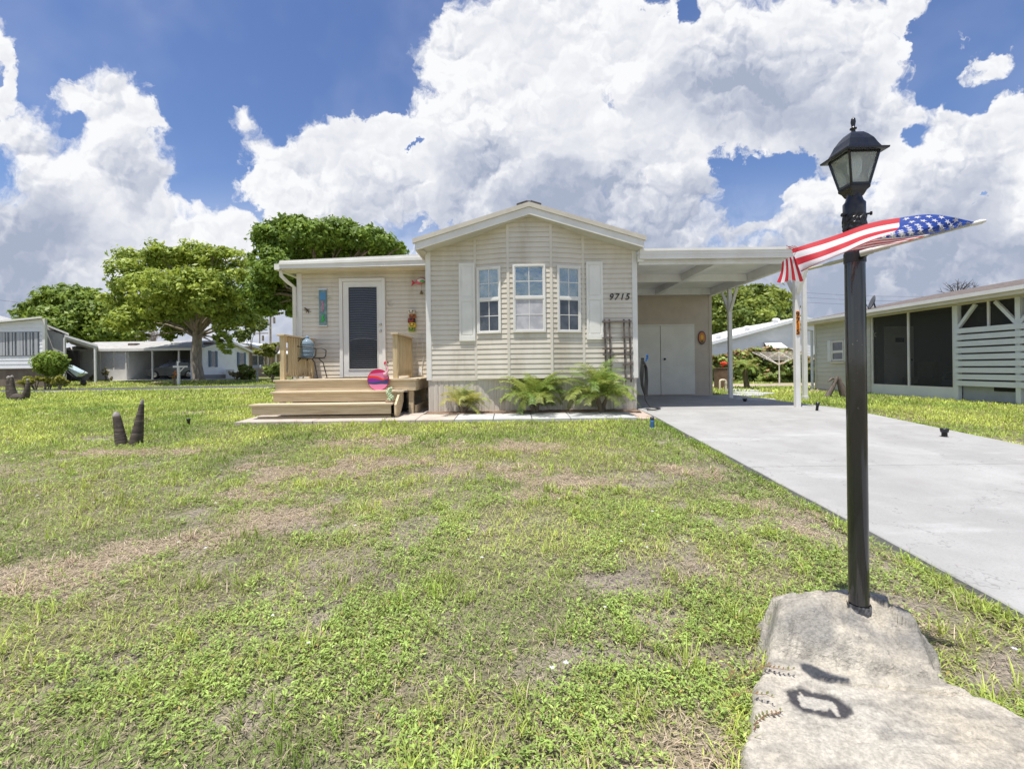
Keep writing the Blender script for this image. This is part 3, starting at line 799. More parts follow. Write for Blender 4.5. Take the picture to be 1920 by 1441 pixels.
# ================================================================== ADDITION (part of the home)
YA = 10.6
def build_addition():
    mb = MB(); XA = -4.95
    mb.box(XA, XL-.002, YA+.002, YA+9, .0, 3.2)
    siding(mb, (XA, YA), (XL, YA), (0,-1), .0, 3.2)
    siding(mb, (XA, YA+9), (XA, YA), (-1,0), .0, 3.2)
    mb.build('addition_wall', M['siding'], home)
    mb = MB(); mb.box(XA-.03, XA+.085, YA-.03, YA+.06, .0, 3.17); mb.box(XL-.09, XL-.002, YA-.03, YA+.0, .0, 3.2)
    mb.pieces('corner_trim', M['white'], home)
    mb = MB(); Y0 = 10.15; x0, x1 = -5.17, XL-.003
    zt0, zt1 = 3.37, 3.49; zb0, zb1 = 3.19, 3.23
    mb.hexa([(x0,Y0+.03,zt0-.06),(x1,Y0+.03,zt1-.06),(x1,YA+9.3,zt1-.02),(x0,YA+9.3,zt0-.02),(x0,Y0+.03,zt0-.005),(x1,Y0+.03,zt1-.005),(x1,YA+9.3,zt1+.03),(x0,YA+9.3,zt0+.03)])
    roof = mb.build('addition_roof', M['white_metal'], home)
    mb = MB()
    for k, (fa, fb, yo) in enumerate(((0, .46, .0), (.46, .72, -.018), (.72, 1.0, .012))):
        f = lambda t, a, c: a+(c-a)*t
        q0, q1 = f(fa, zb0, zt0), f(fb, zb0, zt0); r0, r1 = f(fa, zb1, zt1), f(fb, zb1, zt1)
        mb.hexa([(x0,Y0+yo,q0),(x1,Y0+yo,r0),(x1,Y0+.03,r0),(x0,Y0+.03,q0),(x0,Y0+yo,q1),(x1,Y0+yo,r1),(x1,Y0+.03,r1),(x0,Y0+.03,q1)])
    mb.build('fascia', M['white'], roof)
    mb = MB(); mb.hexa([(x0+.02,Y0+.032,3.17),(x1,Y0+.032,3.21),(x1,YA,3.21),(x0+.02,YA,3.17),(x0+.02,Y0+.032,3.185),(x1,Y0+.032,3.225),(x1,YA,3.225),(x0+.02,YA,3.185)])
    mb.build('soffit', M['cream'], roof)
    mb = MB(); gx = x0-.05
    mb.box(gx-.06, gx+.05, Y0, YA+9.3, 3.17, 3.30); g = mb.build('gutter', M['white'], home)
    mb = MB(); mb.tube([(gx+.02, Y0+.15, 3.17), (gx+.02, Y0+.15, 3.06), (gx+.10, Y0+.25, 2.95), (XA-.07, YA-.06, 2.84), (XA-.07, YA-.06, .05)], .045, 8)
    mb.build('downspout', M['white'], home)
    # door
    dx0, dx1 = W(638.5, 620, YA).x, W(724, 620, YA).x
    zb, zt = .735, W(681, 522, YA).z
    mb = MB(); f = .075; y0 = YA-.075
    mb.box(dx0, dx0+f, y0, YA+.0, zb, zt); mb.box(dx1-f, dx1, y0, YA+.0, zb, zt); mb.box(dx0+f, dx1-f, y0, YA+.0, zt-f, zt)
    door = mb.build('door', M['white'], home, bevel=.004)
    a, b = dx0+f+.006, dx1-f-.006; c, d = zb+.02, zt-f-.006
    gx0, gx1 = W(655.7, 620, YA).x, W(708.6, 620, YA).x; g0, g1 = W(681, 691.4, YA).z, W(681, 538.6, YA).z
    mb = MB(); y1 = YA-.052
    mb.box(a, gx0, y1, YA-.002, c, d); mb.box(gx1, b, y1, YA-.002, c, d); mb.box(gx0, gx1, y1, YA-.002, c, g0); mb.box(gx0, gx1, y1, YA-.002, g1, d)
    k = .02
    mb.box(gx0-k, gx0, y1-.012, y1-.0005, g0-k, g1+k); mb.box(gx1, gx1+k, y1-.012, y1-.0005, g0-k, g1+k); mb.box(gx0, gx1, y1-.012, y1-.0005, g0-k, g0); mb.box(gx0, gx1, y1-.012, y1-.0005, g1, g1+k)
    mb.build('door_leaf', M['white'], door, bevel=.003)
    mb = MB(); mb.box(gx0, gx1, YA-.027, YA-.022, g0, g1); mb.build('backing', M['dark'], door)
    mb = MB(); z = g1-.02; gm = g0+(g1-g0)*.36
    while z > g0+.02:
        st = .040 if z > gm else .046  # sparser slats below the bottom rail stand in for a reflection
        tilt = .004 if z > gm else .002
        n = 8; vs = []
        for i in range(n+1):
            t = i/n; x = gx0+.008+(gx1-gx0-.016)*t; sag = -.012*math.sin(t*math.pi) if z > gm else .012*math.sin(t*math.pi)
            w = st*(.27 if z > gm else .13)
            vs += [(x, YA-.029-tilt, z-w+sag), (x, YA-.029, z+w+sag)]
        mb.add(vs, [(2*i, 2*i+2, 2*i+3, 2*i+1) for i in range(n)])
        z -= st
    bl = mb.build('blind', M['slat'], door)
    mb = MB(); mb.tube([(gx0+.01+(gx1-gx0-.02)*t/10, YA-.040, gm-.02+.05*math.sin(t/10*math.pi)) for t in range(11)], .006, 6); mb.build('bottom_rail', plain('rail_light', (.5,.5,.48), .5), bl)
    mb = MB(); mb.box(gx0, gx1, YA-.050, YA-.047, g0, g1); mb.build('glass', M['doorglass'], door)
    hx = W(715.5, 620, YA).x
    for py in (609, 621):
        z = W(715, py, YA).z; mb = MB()
        mb.ball((hx, y1-.03, z), .03, 12, 8, sc=(1, .7, 1)); mb.ball((hx, y1-.006, z), .034, 12, 6, sc=(1, .2, 1)); mb.build('door_knob', M['silver'], door)
build_addition()
# small fittings on the addition wall
def on_addition(px, py, off=.03): 
    p = W(px, py, YA); p.y = YA-off; return p
def build_fittings():
    p = on_addition(789, 697); mb = MB()
    mb.box(p.x-.05, p.x+.04, YA-.06, YA-.017, p.z-.09, p.z+.08); mb.lathe([(.03, 0), (.034, .06)], (p.x-.02, YA-.07, p.z-.06), 10)
    ob = tag(mb.build('outlet_box', M['white_metal'], loc=p), 'small white outdoor outlet box low on the wall beside the deck', 'outlet box')
    pts = [on_addition(x, y, .028) for x, y in ((791, 690), (793, 680), (795.5, 668), (793, 655), (794, 648), (791, 636), (790, 627))]
    mb = MB(); mb.tube(pts, .007, 6); pts = [on_addition(x, y, .03) for x, y in ((776, 690), (780, 672), (782, 655), (784, 640))]; mb.tube(pts, .006, 6)
    tag(mb.build('cable', M['white'], loc=pts[0]), 'thin white cable hanging on the siding right of the deck', 'cable')
    c = on_addition(732.5, 569, .03); mb = MB(); n = 16
    mb.tube([(c.x+.055*math.cos(t), YA-.03, c.z+.055*math.sin(t)) for t in [math.radians(60+i*300/n) for i in range(n+1)]], .008, 6)
    tag(mb.build('wall_hook', M['silver'], loc=c), 'open metal ring hook on the siding right of the door', 'hook')
    # teal hanging panel
    a, b = on_addition(600, 610), on_addition(613.5, 544)
    t = thing('wall_plaque', 'tall narrow teal and blue painted wooden plaque on the siding left of the door', 'wall decoration', (a.x, YA, a.z))
    mb = MB(); mb.box(a.x, b.x, YA-.045, YA-.017, a.z, b.z); mb.build('board', M['teal'], t, bevel=.006)
    mb = MB(); w = b.x-a.x; h = b.z-a.z; y = YA-.047
    mb.box(a.x+.02, b.x-.02, y-.004, y, a.z+h*.72, b.z-.06); mb.build('blue_panel', plain('sea_blue', (.08,.25,.45), .35), t)
    mb = MB()
    for k in range(5): mb.ball((a.x+w*(.42+.1*(k % 2)), y, a.z+h*(.42+.06*k)), .026, 8, 5, sc=(1,.4,1.2))
    mb.build('flower_motif', plain('mauve', (.5,.22,.34), .5), t)
    mb = MB(); mb.tube([(a.x+w*.3, y, a.z+h*.1), (a.x+w*.6, y, a.z+h*.16), (a.x+w*.45, y, a.z+h*.22), (a.x+w*.65, y, a.z+h*.3)], [.02, .035, .03, .012], 8)
    mb.build('lizard_motif', plain('lizard_green', (.05,.45,.08), .4), t)
    mb = MB(); mb.box(a.x-.012, b.x+.012, YA-.055, YA-.017, b.z, b.z+.03); mb.box(a.x-.012, b.x+.012, YA-.055, YA-.017, a.z-.03, a.z); mb.pieces('end_rail', M['silver'], t)
    for s_, px in ((-1, 590), (1, 624)):
        e = on_addition(px, 560, .03); q = Vector((a.x if s_ < 0 else b.x, YA-.03, e.z-.02)); 
        mb = MB(); mb.tube([q, (q+e)/2+Vector((0,0,.04)), e], [.008, .012, .004], 6); mb.build('feather', plain('pale_green', (.5,.52,.38), .6), t)
    # little lizard ornament
    p = on_addition(577, 583, .025); mb = MB()
    mb.tube([p+Vector(v) for v in ((-.06,0,.07), (-.02,0,.04), (.02,0,.0), (.04,0,-.06))], [.014, .02, .018, .004], 6)
    for v in ((-.07,0,.02), (.05,0,.05), (-.03,0,-.04), (.09,0,-.02)): mb.tube([p, p+Vector(v)], .006, 5)
    tag(mb.build('lizard_ornament', plain('bronze', (.09,.06,.03), .4), loc=p), 'tiny dark lizard ornament on the siding near the left corner', 'wall decoration')
    # fish ornament with bell
    p = on_addition(789.5, 527.5, .06)
    t = thing('fish_ornament', 'red, pink and green hanging fish ornament at the right top of the addition wall', 'wall decoration', p)
    mb = MB(); mb.ball(p, .125, 18, 12, sc=(1, .35, .6)); o = mb.build('body', plain('fish_pink', (.62,.14,.2), .35), t); o.rotation_euler = (0, -.28, 0)
    mb = MB(); mb.ball(p+Vector((.02,-.03,.01)), .10, 14, 8, sc=(1, .35, .45)); mb.build('side_patch', plain('fish_white', (.75,.72,.66), .4), t)
    mb = MB(); mb.ball(p+Vector((.05,-.06,-.02)), .055, 10, 6, sc=(1, .3, .6)); mb.build('green_patch', plain('fish_green', (.1,.42,.12), .4), t)
    mb = MB(); mb.prism([(0,0), (-.09,.07), (-.07,0), (-.1,-.07)], p+Vector((-.12,.0,-.04)), (1,0,0), (0,0,1), (0,.02,0)); mb.build('tail', plain('fish_red', (.6,.03,.05), .35), t)
    q = on_addition(791, 549, .06); mb = MB(); mb.tube([p+Vector((.02,0,-.07)), q+Vector((0,0,.03))], .003, 5); mb.lathe([(.0,.04), (.02,.035), (.03,.0), (.042,-.035), (.036,-.035)], q, 12)
    mb.build('bell', plain('bell_bronze', (.22,.18,.10), .4, metal=.6), t)
    # tiki totem
    a, b = on_addition(766.5, 622), on_addition(780.5, 581)
    t = thing('carved_totem', 'carved wooden totem mask with three painted faces on the wall above the right railing', 'wall decoration', (a.x, YA, a.z))
    w = b.x-a.x; h = b.z-a.z; cx = (a.x+b.x)/2
    cols = [('totem_green', (.25,.35,.06)), ('totem_yellow', (.75,.5,.05)), ('totem_dark', (.05,.035,.03)), ('totem_brown', (.38,.12,.04)), ('totem_white', (.75,.68,.55))]
    for k, (nm, c) in enumerate(cols):
        z0 = a.z+h*k/5; z1 = a.z+h*(k+1)/5; r = w/2*(.85+.15*((k*7) % 3)/2); off = (-.012, .01, -.008, .012, -.004)[k]
        mb = MB(); mb.lathe([(r*.9, 0), (r, .015), (r, z1-z0-.015), (r*.9, z1-z0-.001)], (cx+off, YA-.06, z0), 14)
        seg = mb.build('face_block', plain(nm, c, .5), t)
        mb = MB(); e = plain('totem_eye', (.03,.02,.02), .4) if k != 2 else plain('totem_red', (.6,.05,.03), .4)
        for s_ in (-1, 1): mb.ball((cx+off+s_*r*.45, YA-.06-r*.86, z0+(z1-z0)*.65), r*.2, 8, 5)
        mb.box(cx+off-r*.5, cx+off+r*.5, YA-.064-r*.98, YA-.06-r*.8, z0+(z1-z0)*.18, z0+(z1-z0)*.34)
        mb.build('face_detail', e, seg)
build_fittings()

# ================================================================== DECK
DZ = .73
def build_deck():
    t = thing('wooden_deck', 'tan pressure treated wooden deck with two railings and wide front steps', 'deck', (-3.3, 9.6, 0))
    x0, x1, yf, yb = -4.73, -1.93, 9.08, YA-.03
    # floor boards
    mb = MB(); y = yf-.03
    while y < yb-.02:
        y1 = min(y+.138, yb); mb.box(x0-.03, x1+.03 if y < YF-.2 else XL-.03-.12, y, y1, DZ-.036, DZ+R.uniform(-.002, .002)); y += .145
    mb.build('floor', M['woodtop'], t, bevel=.004)
    mb = MB()
    mb.box(x0, x1, yf, yf+.04, DZ-.24, DZ-.037); mb.box(x0, x0+.04, yf+.04, yb, DZ-.24, DZ-.037); mb.box(x1-.04, x1, yf+.04, YA-.05, DZ-.24, DZ-.037)
    mb.build('rim_board', M['wood'], t)
    mb = MB()
    for x in (x0+.05, -3.3, x1-.15):
        for y in (yf+.05, yb-.2): mb.box(x, x+.09, y, y+.09, -.05, DZ-.038)
    mb.pieces('support_post', M['wood'], t)
    mb = MB(); mb.box(x1-.05, x1-.01, yf+.14, yb-.05, .03, .19); mb.build('skirt_board', M['wood'], t)
    mb = MB(); mb.box(x0+.1, x1-.3, yf+.5, yf+.52, 0, DZ-.25); mb.build('under_deck_panel', M['dark'], t)  # near-black panel set back beneath the floor
    # steps
    for k, (yy, zt, xa, xb) in enumerate(((8.78, .51, -4.62, -2.13), (8.48, .29, -4.86, -2.27))):
        zb = (.29, .06)[k]+.02
        mb = MB(); mb.box(xa, xb, yy+.0, yy+.035, zt-.20, zt-.037)
        st = mb.build('step', M['wood'], t)
        mb = MB(); ye = yf if k == 0 else 8.80
        n = 2 
        for j in range(n):
            a = yy-.035+(ye-yy+.03)*j/n; b = yy-.035+(ye-yy+.03)*(j+1)/n-.006
            mb.box(xa-.04, xb+.04, a, b, zt-.036, zt)
        mb.build('tread', M['woodtop'], st, bevel=.006)
    mb = MB(); mb.box(-4.8, -2.3, 8.56, 8.60, -.04, .05); mb.build('kick_board', M['wood'], t)
    # slanted stringer on the right
    mb = MB(); 
    for xs in (-2.21,):
        mb.prism([(8.50, .08), (8.60, -.02), (8.72, -.02), (9.075, .28), (9.075, .49), (8.82, .47), (8.50, .25)], (xs, 0, 0), (0,1,0), (0,0,1), (.04, 0, 0))
    mb.build('stringer', M['wood'], t)
    # railings
    for (x, ya, yb_, nm) in ((-4.63, 9.16, 10.55, 'l'), (-2.34, 9.12, 10.5, 'r')):
        top = DZ+.92
        mb = MB()
        mb.box(x-.045, x+.045, ya, ya+.09, DZ, top-.04); mb.box(x-.045, x+.045, yb_-.09, yb_, DZ, top-.04)
        mb.box(x-.02, x+.02, ya+.09, yb_-.09, DZ+.06, DZ+.15); mb.box(x-.02, x+.02, ya+.09, yb_-.09, top-.16, top-.045)
        r = mb.build('railing', M['woodv'], t)
        mb = MB(); mb.box(x-.075, x+.075, ya-.06, yb_+.0, top-.039, top); mb.build('handrail', M['woodtop'], r, bevel=.006)
        n = 10; 
        for i in range(n):
            y = ya+.16+(yb_-ya-.32)*(i+.5)/n
            mb = MB(); mb.box(x+.022, x+.06, y-.019, y+.019, DZ+.05, top-.05); mb.build('baluster', M['woodv'], r)
    mb = MB(); mb.ball((-4.70, 9.13, DZ+.62), .07, 12, 6, sc=(.5, .25, 1)); tag(mb.build('plaque_knob', M['oldwood'], t))
build_deck()
mb = MB(); mb.box(-4.1, -2.95, 9.95, 10.5, DZ+.004, DZ+.014); tag(mb.build('doormat', plain('mat_dark', (.05,.045,.04), .95), loc=(-3.5, 10.2, DZ)), 'thin dark doormat on the deck in front of the glass door', 'doormat')

def build_chair():
    Y = 9.95; c = W(581, 672, Y); cx = c.x; sz = DZ+.45
    t = thing('patio_chair', 'black wire mesh patio armchair standing on the deck with a water jug on it', 'chair', (cx, Y, DZ))
    w = .24; m = M['blackmetal']
    mb = MB(); n = 10
    rim = []
    for i in range(24):
        a = 2*math.pi*i/24; ca, sa = math.cos(a), math.sin(a)
        rim.append(Vector((cx+.01+(w+.03)*math.copysign(abs(ca)**.6, ca), Y+w*math.copysign(abs(sa)**.6, sa), sz)))
    mb.tube(rim+[rim[0]], .012, 6)
    for i in range(-10, 11):
        k = i/10.5; mb.tube([(cx+.01+k*(w+.03), Y-w*.97*(1-abs(k)**6)**.3, sz), (cx+.01+k*(w+.03), Y, sz-.012), (cx+.01+k*(w+.03), Y+w*.97*(1-abs(k)**6)**.3, sz)], .0045, 4, caps=False)
        mb.tube([(cx+.01-(w+.02), Y+k*w, sz), (cx, Y+k*w, sz-.008), (cx+.01+(w+.02), Y+k*w, sz)], .0045, 4, caps=False)
    mb.build('seat', m, t)
    mb = MB(); bx = cx-w-.03
    bk = [Vector((bx-.0, Y-.22, sz+.16)), Vector((bx-.06, Y-.22, sz+.44)), Vector((bx-.06, Y+.22, sz+.44)), Vector((bx-.0, Y+.22, sz+.16))]
    mb.tube(bk+[bk[0]], .012, 6)
    for i in range(1, 18):
        k = i/18; mb.tube([bk[0].lerp(bk[3], k), bk[1].lerp(bk[2], k)], .008, 4, caps=False)
    for i in range(1, 12):
        k = i/12; mb.tube([bk[0].lerp(bk[1], k), bk[3].lerp(bk[2], k)], .005, 4, caps=False)
    for s in (-1, 1): mb.tube([(bx+.02, Y+s*.2, sz), (bx, Y+s*.2, sz+.16)], .011, 6)
    mb.build('backrest', m, t)
    for s in (-1, 1):
        mb = MB(); y = Y+s*.26
        mb.tube([(bx-.02, Y+s*.22, sz+.26), (bx+.1, y, sz+.25), (cx+.16, y, sz+.23), (cx+.25, y, sz+.18), (cx+.24, y, sz+.05), (cx+.17, Y+s*.24, sz)], .011, 7)
        mb.build('armrest', m, t)
        for sx in (-1, 1):
            mb = MB(); mb.tube([(cx+sx*.12, Y+s*.18, sz-.01), (cx+sx*.20, Y+s*.22, sz-.10), (cx+sx*.27, Y+s*.25, DZ+.012)], .011, 7); mb.build('leg', m, t)
    # jug
    j = W(576, 668, Y-.02); jx = j.x; z = sz+.008
    t = thing('water_jug', 'translucent blue five gallon plastic water jug on the patio chair', 'water jug', (jx, Y, z))
    gm = bpy.data.materials.new('jug_plastic'); gm.use_nodes = True; p = gm.node_tree.nodes['Principled BSDF']
    p.inputs['Base Color'].default_value = (.36, .48, .58, 1); p.inputs['Roughness'].default_value = .12; p.inputs['Transmission Weight'].default_value = .45; p.inputs['IOR'].default_value = 1.2
    prof = [(.0, .004), (.11, .0), (.132, .02), (.134, .07), (.126, .085), (.134, .10), (.134, .16), (.126, .175), (.134, .19), (.134, .25), (.126, .265), (.134, .28), (.132, .32), (.10, .375), (.05, .41), (.034, .42), (.034, .445)]
    MB().lathe(prof, (jx, Y, z), 24).build('bottle', gm, t)
    MB().lathe([(.036, .445), (.038, .45), (.038, .475), (.0, .48)], (jx, Y, z), 16).build('cap', plain('cap_blue', (.25,.38,.55), .4), t)
build_chair()

def build_flamingo():
    Y = 8.98; c = W(709.5, 712.4, Y); r = .205; c.z = .51+r*.98
    t = thing('flamingo_sign', 'round pink, red and purple sunset sign with a flamingo standing on the deck step', 'garden ornament', (c.x, Y, .51))
    waves = [lambda x: -9, lambda x: -.42+.02*math.sin(5*x), lambda x: -.16+.06*math.sin(3*x+.4)+.10*max(0, x), lambda x: .10-.16*math.exp(-((x-.45)/.35)**2)+.06*math.exp(-((x+.6)/.3)**2), lambda x: .33-.24*math.exp(-((x-.55)/.45)**2)-.06*x, lambda x: .40-.26*math.exp(-((x-.6)/.5)**2)-.04*x, lambda x: .66+.1*x, lambda x: 9]
    cols = [('sign_pink', (.75,.22,.38)), ('sign_navy', (.05,.06,.16)), ('sign_purple', (.22,.03,.30)), ('sign_red', (.75,.03,.04)), ('sign_orange', (.80,.16,.06)), ('sign_rose', (.68,.18,.36)), ('sign_magenta', (.55,.02,.10))]
    ms = [plain(n, c_, .35) for n, c_ in cols]
    mb = MB(); n = 44; y0 = Y-.012
    for i in range(n):
        xa, xb = -1+2*i/n, -1+2*(i+1)/n
        for k in range(7):
            q = []
            for x in (xa, xb):
                h = math.sqrt(max(0, 1-x*x))
                q.append((x, max(-h, min(h, waves[k](x))), max(-h, min(h, waves[k+1](x)))))
            if max(q[0][2]-q[0][1], q[1][2]-q[1][1]) < 1e-4: continue
            mb.add([(c.x+q[0][0]*r, y0, c.z+q[0][1]*r), (c.x+q[1][0]*r, y0, c.z+q[1][1]*r), (c.x+q[1][0]*r, y0, c.z+q[1][2]*r), (c.x+q[0][0]*r, y0, c.z+q[0][2]*r)], [(0,1,2,3)], k)
    mb.build('disc_face', ms, t)
    mb = MB(); pts = [(c.x+r*math.cos(a), Y, c.z+r*math.sin(a)) for a in [2*math.pi*i/40 for i in range(41)]]
    mb.tube(pts, .013, 6); mb.lathe([(r-.002, 0), (r-.002, .016)], (c.x, Y+.006, c.z), 40, axis=Matrix.Rotation(math.pi/2, 3, 'X')); mb.build('rim', plain('sign_rim', (.35,.02,.07), .35), t)
    b = c+Vector((r*.72, -.02, r*.55))
    mb = MB(); mb.ball(b+Vector((0,0,.0)), .05, 12, 8, sc=(1, .5, .7))
    mb.tube([b, b+Vector((.045,0,.06)), b+Vector((.035,0,.13)), b+Vector((-.01,0,.175)), b+Vector((-.015,0,.215)), b+Vector((.025,0,.235))], [.03, .021, .016, .015, .018, .021], 10)
    mb.build('flamingo', plain('flamingo_pink', (.80,.42,.48), .4), t)
    mb = MB(); mb.tube([b+Vector((-.012,-.002,.20)), b+Vector((-.012,-.002,.225)), b+Vector((.02,-.002,.238))], [.02, .022, .022], 8); mb.build('flamingo_head', plain('flamingo_red', (.65,.05,.10), .4), t)
    mb = MB(); mb.tube([b+Vector((.035,0,.235)), b+Vector((.055,0,.225)), b+Vector((.06,0,.205))], [.014, .012, .003], 8); mb.build('beak', M['black'], t)
    # knobby succulent ornament on the lower step
    Y = 8.62; p = W(731, 751, Y); p.z = .29
    t = thing('succulent_ornament', 'small pale green knobby potted plant at the right end of the lowest step', 'potted plant', p)
    mb = MB(); mb.lathe([(.0, 0), (.075, .0), (.085, .012), (.08, .03), (.05, .032)], p, 16); mb.build('dish', plain('dish_brown', (.28,.18,.12), .7), t)
    lf = mat('pale_succulent', (.42,.55,.30), (.62,.66,.48), 30, .6)
    mb = MB()
    for i in range(46):
        a = i*2.4; h = .04+.24*i/46; rr = .042*(1-.35*i/46)
        mb.ball(p+Vector((.02*math.sin(i*.16)+rr*math.cos(a), rr*math.sin(a), h)), .025*(1.1-.3*i/46), 8, 5, sc=(1, 1, .8))
    mb.build('leaf_stack', lf, t)
    mb = MB()
    q = W(740, 731, 8.95); e = W(764, 733, 8.9)
    mb.tube([q, (q*.5+e*.5)+Vector((0,0,.015)), e], [.016, .02, .014], 7); mb.tube([e-Vector((.09,0,.0)), e+Vector((.02,-.02,-.02))], [.012, .004], 6)
    tag(mb.build('driftwood_stick', M['oldwood'], loc=q), 'grey driftwood stick lying at the right end of the second step', 'stick')
build_flamingo()

# ================================================================== TRELLIS, HOSE, PALMS IN FRONT OF THE SKIRT
def build_trellis():
    y = YF-.07
    def p(cx_, cy_): return W(760+cx_*.2983, 370+cy_*.2983, y)
    t = thing('garden_trellis', 'dark brown wooden garden trellis leaning on the siding below the house number', 'trellis', p(1330, 1165))
    for a in (1252, 1282, 1373, 1408):
        u, l = p(a, 765), p(a+12, 1160); mb = MB(); mb.beam(u, l, .032, .022, (0,1,0)); mb.build('upright', M['oldwood'], t)
    for (xa, xb, yy) in ((1236, 1420, 782), (1236, 1298, 884), (1362, 1422, 880), (1238, 1424, 952), (1240, 1424, 988), (1242, 1304, 1055), (1366, 1428, 1050), (1280, 1430, 1140)):
        a, b = p(xa, yy), p(xb, yy-3); a.y -= .02; b.y -= .02; mb = MB(); mb.beam(a, b, .03, .02, (0,1,0)); mb.build('crossbar', M['oldwood'], t)
build_trellis()
def build_hose():
    x, y = 2.69, 9.36
    t = thing('garden_hose', 'black garden hose hanging in loops at the carport corner with a blue nozzle', 'hose', (x, y, .05))
    mb = MB()
    for k in range(4):
        o = .012*k; z1 = 1.02-.03*k; z0 = .42-.04*k
        mb.tube([(x-.035+o, y-o, z0+.1), (x-.05+o, y-o, (z0+z1)/2), (x-.03+o, y-o, z1), (x+.01+o, y-o, z1+.03), (x+.04+o, y-o, z1-.05), (x+.05+o, y-o, (z0+z1)/2), (x+.03+o, y-o, z0), (x-.0+o, y-o, z0-.01), (x-.035+o, y-o, z0+.1)], .013, 7)
    mb.tube([(x+.02, y-.04, .45), (x+.03, y-.06, .22), (x+.10, y-.12, .09), (x+.28, y-.22, .062), (x+.1, y-.42, .058), (x-.03, y-.36, .055)], .013, 7)
    mb.build('hose', M['rubber'], t)
    mb = MB(); mb.box(x-.03, x+.03, y+.0, y+.02, .95, 1.09); mb.build('bracket', M['blackmetal'], t)
    mb = MB(); mb.tube([(x+.05, y-.03, 1.02), (x+.09, y-.05, 1.10), (x+.07, y-.06, 1.15)], [.018, .02, .024], 8); mb.build('nozzle', M['blue'], t)
build_hose()

def palm_fronds(c, n, L, droop, leaf_l, leaf_w, col, seedv, up=(.35, 1.35), twist=0):
    """pinnate fronds; returns verts, tris, colours"""
    rg = np.random.default_rng(seedv); V = []; T = []; C = []
    for i in range(n):
        az = rg.uniform(0, 2*math.pi); el = rg.uniform(*up); l = L*rg.uniform(.75, 1.1); d = droop*rg.uniform(.7, 1.3)
        hd = np.array([math.cos(az), math.sin(az), 0]); side = np.array([-math.sin(az), math.cos(az), 0])
        pts = []; p = np.array(c, float); e = el; m = 14
        for k in range(m+1):
            pts.append(p.copy()); p = p + (hd*math.cos(e)+np.array([0,0,1])*math.sin(e))*l/m; e -= d/m*(.4+1.4*k/m)
        cc = np.array(col)*rg.uniform(.75, 1.25)*np.array([rg.uniform(.85, 1.2), 1, 1])
        for k in range(m):
            a, b = pts[k], pts[k+1]; o = len(V); w = side*.007*(1.3-k/m)
            V += [a-w, a+w, b+w, b-w]; T += [(o, o+1, o+2), (o, o+2, o+3)]; C += [cc*1.1]*4
            if k < 2: continue
            tan = (b-a)/np.linalg.norm(b-a)
            for q in range(3):
                r = a+(b-a)*q/3; fr = (k+q/3)/m
                ll = leaf_l*math.sin(min(1, fr*1.15+.12)*math.pi*.93)**.6*rg.uniform(.85, 1.15)
                for s in (-1, 1):
                    dirv = side*s*.85 + tan*.55 + np.array([0,0,.12+rg.normal(0, .13)]); dirv /= np.linalg.norm(dirv)
                    mid = r+dirv*ll*.5; tip = r+dirv*ll-np.array([0,0,ll*.22]); wv = tan*leaf_w
                    o = len(V); V += [r-wv*.5, r+wv*.5, mid+wv, mid-wv, tip]; T += [(o, o+1, o+2), (o, o+2, o+3), (o+3, o+2, o+4)]
                    c2 = cc*rg.uniform(.8, 1.25); C += [c2]*5
    return np.array(V), np.array(T), np.clip(np.array(C), 0, 1)
def build_front_palms():
    lab = ['smallest of the three pygmy palms, sparse, left of the bay skirting', 'pygmy palm in the middle below the bay window', 'large dense pygmy palm right of the bay below the trellis']
    for i, (px, py, n, L, st) in enumerate(((868, 771, 15, .62, .12), (1003, 773, 40, .85, .18), (1127, 773, 46, .92, .22))):
        y = (9.08, 9.02, 9.0)[i]; p = W(px, py, y); p.z = gz(p.x, p.y)+.03
        t = thing('pygmy_palm', lab[i], 'palm', p, 'pygmy palms in front of the skirting')
        mb = MB()
        nst = (3, 4, 4)[i]
        for k in range(nst):
            a = k*2.2+i; q = p+Vector((.10*math.cos(a), .06*math.sin(a), 0)); mb.tube([p+Vector((.02*k,0,-.02)), (p+q)/2+Vector((0,0,st*.6)), q+Vector((.03*math.cos(a), 0, st*1.3))], [.05, .045, .03], 8)
        mb.build('trunk', M['bark'], t)
        Vs, Ts, Cs = [], [], []; o = 0
        for k in range(nst):
            a = k*2.2+i; c = p+Vector((.13*math.cos(a)+R.uniform(-.03, .03), .08*math.sin(a), st*1.3))
            if i and k == 0: c += Vector((-.02, 0, .10))
            v, tt, cc = palm_fronds(c, n//nst+1, L, 1.5, .25 if i else .2, .0068, (.25,.335,.075) if i else (.31,.335,.09), 100+i*10+k, up=(.25, 1.4))
            v[:, 1] = np.minimum(v[:, 1], YF-.03); v[:, 2] = np.maximum(v[:, 2], p.z-.02)
            Vs.append(v); Ts.append(tt+o); Cs.append(cc); o += len(v)
        fast_mesh('fronds', np.concatenate(Vs), np.concatenate(Ts), M['leaf'], np.concatenate(Cs), t)
build_front_palms()

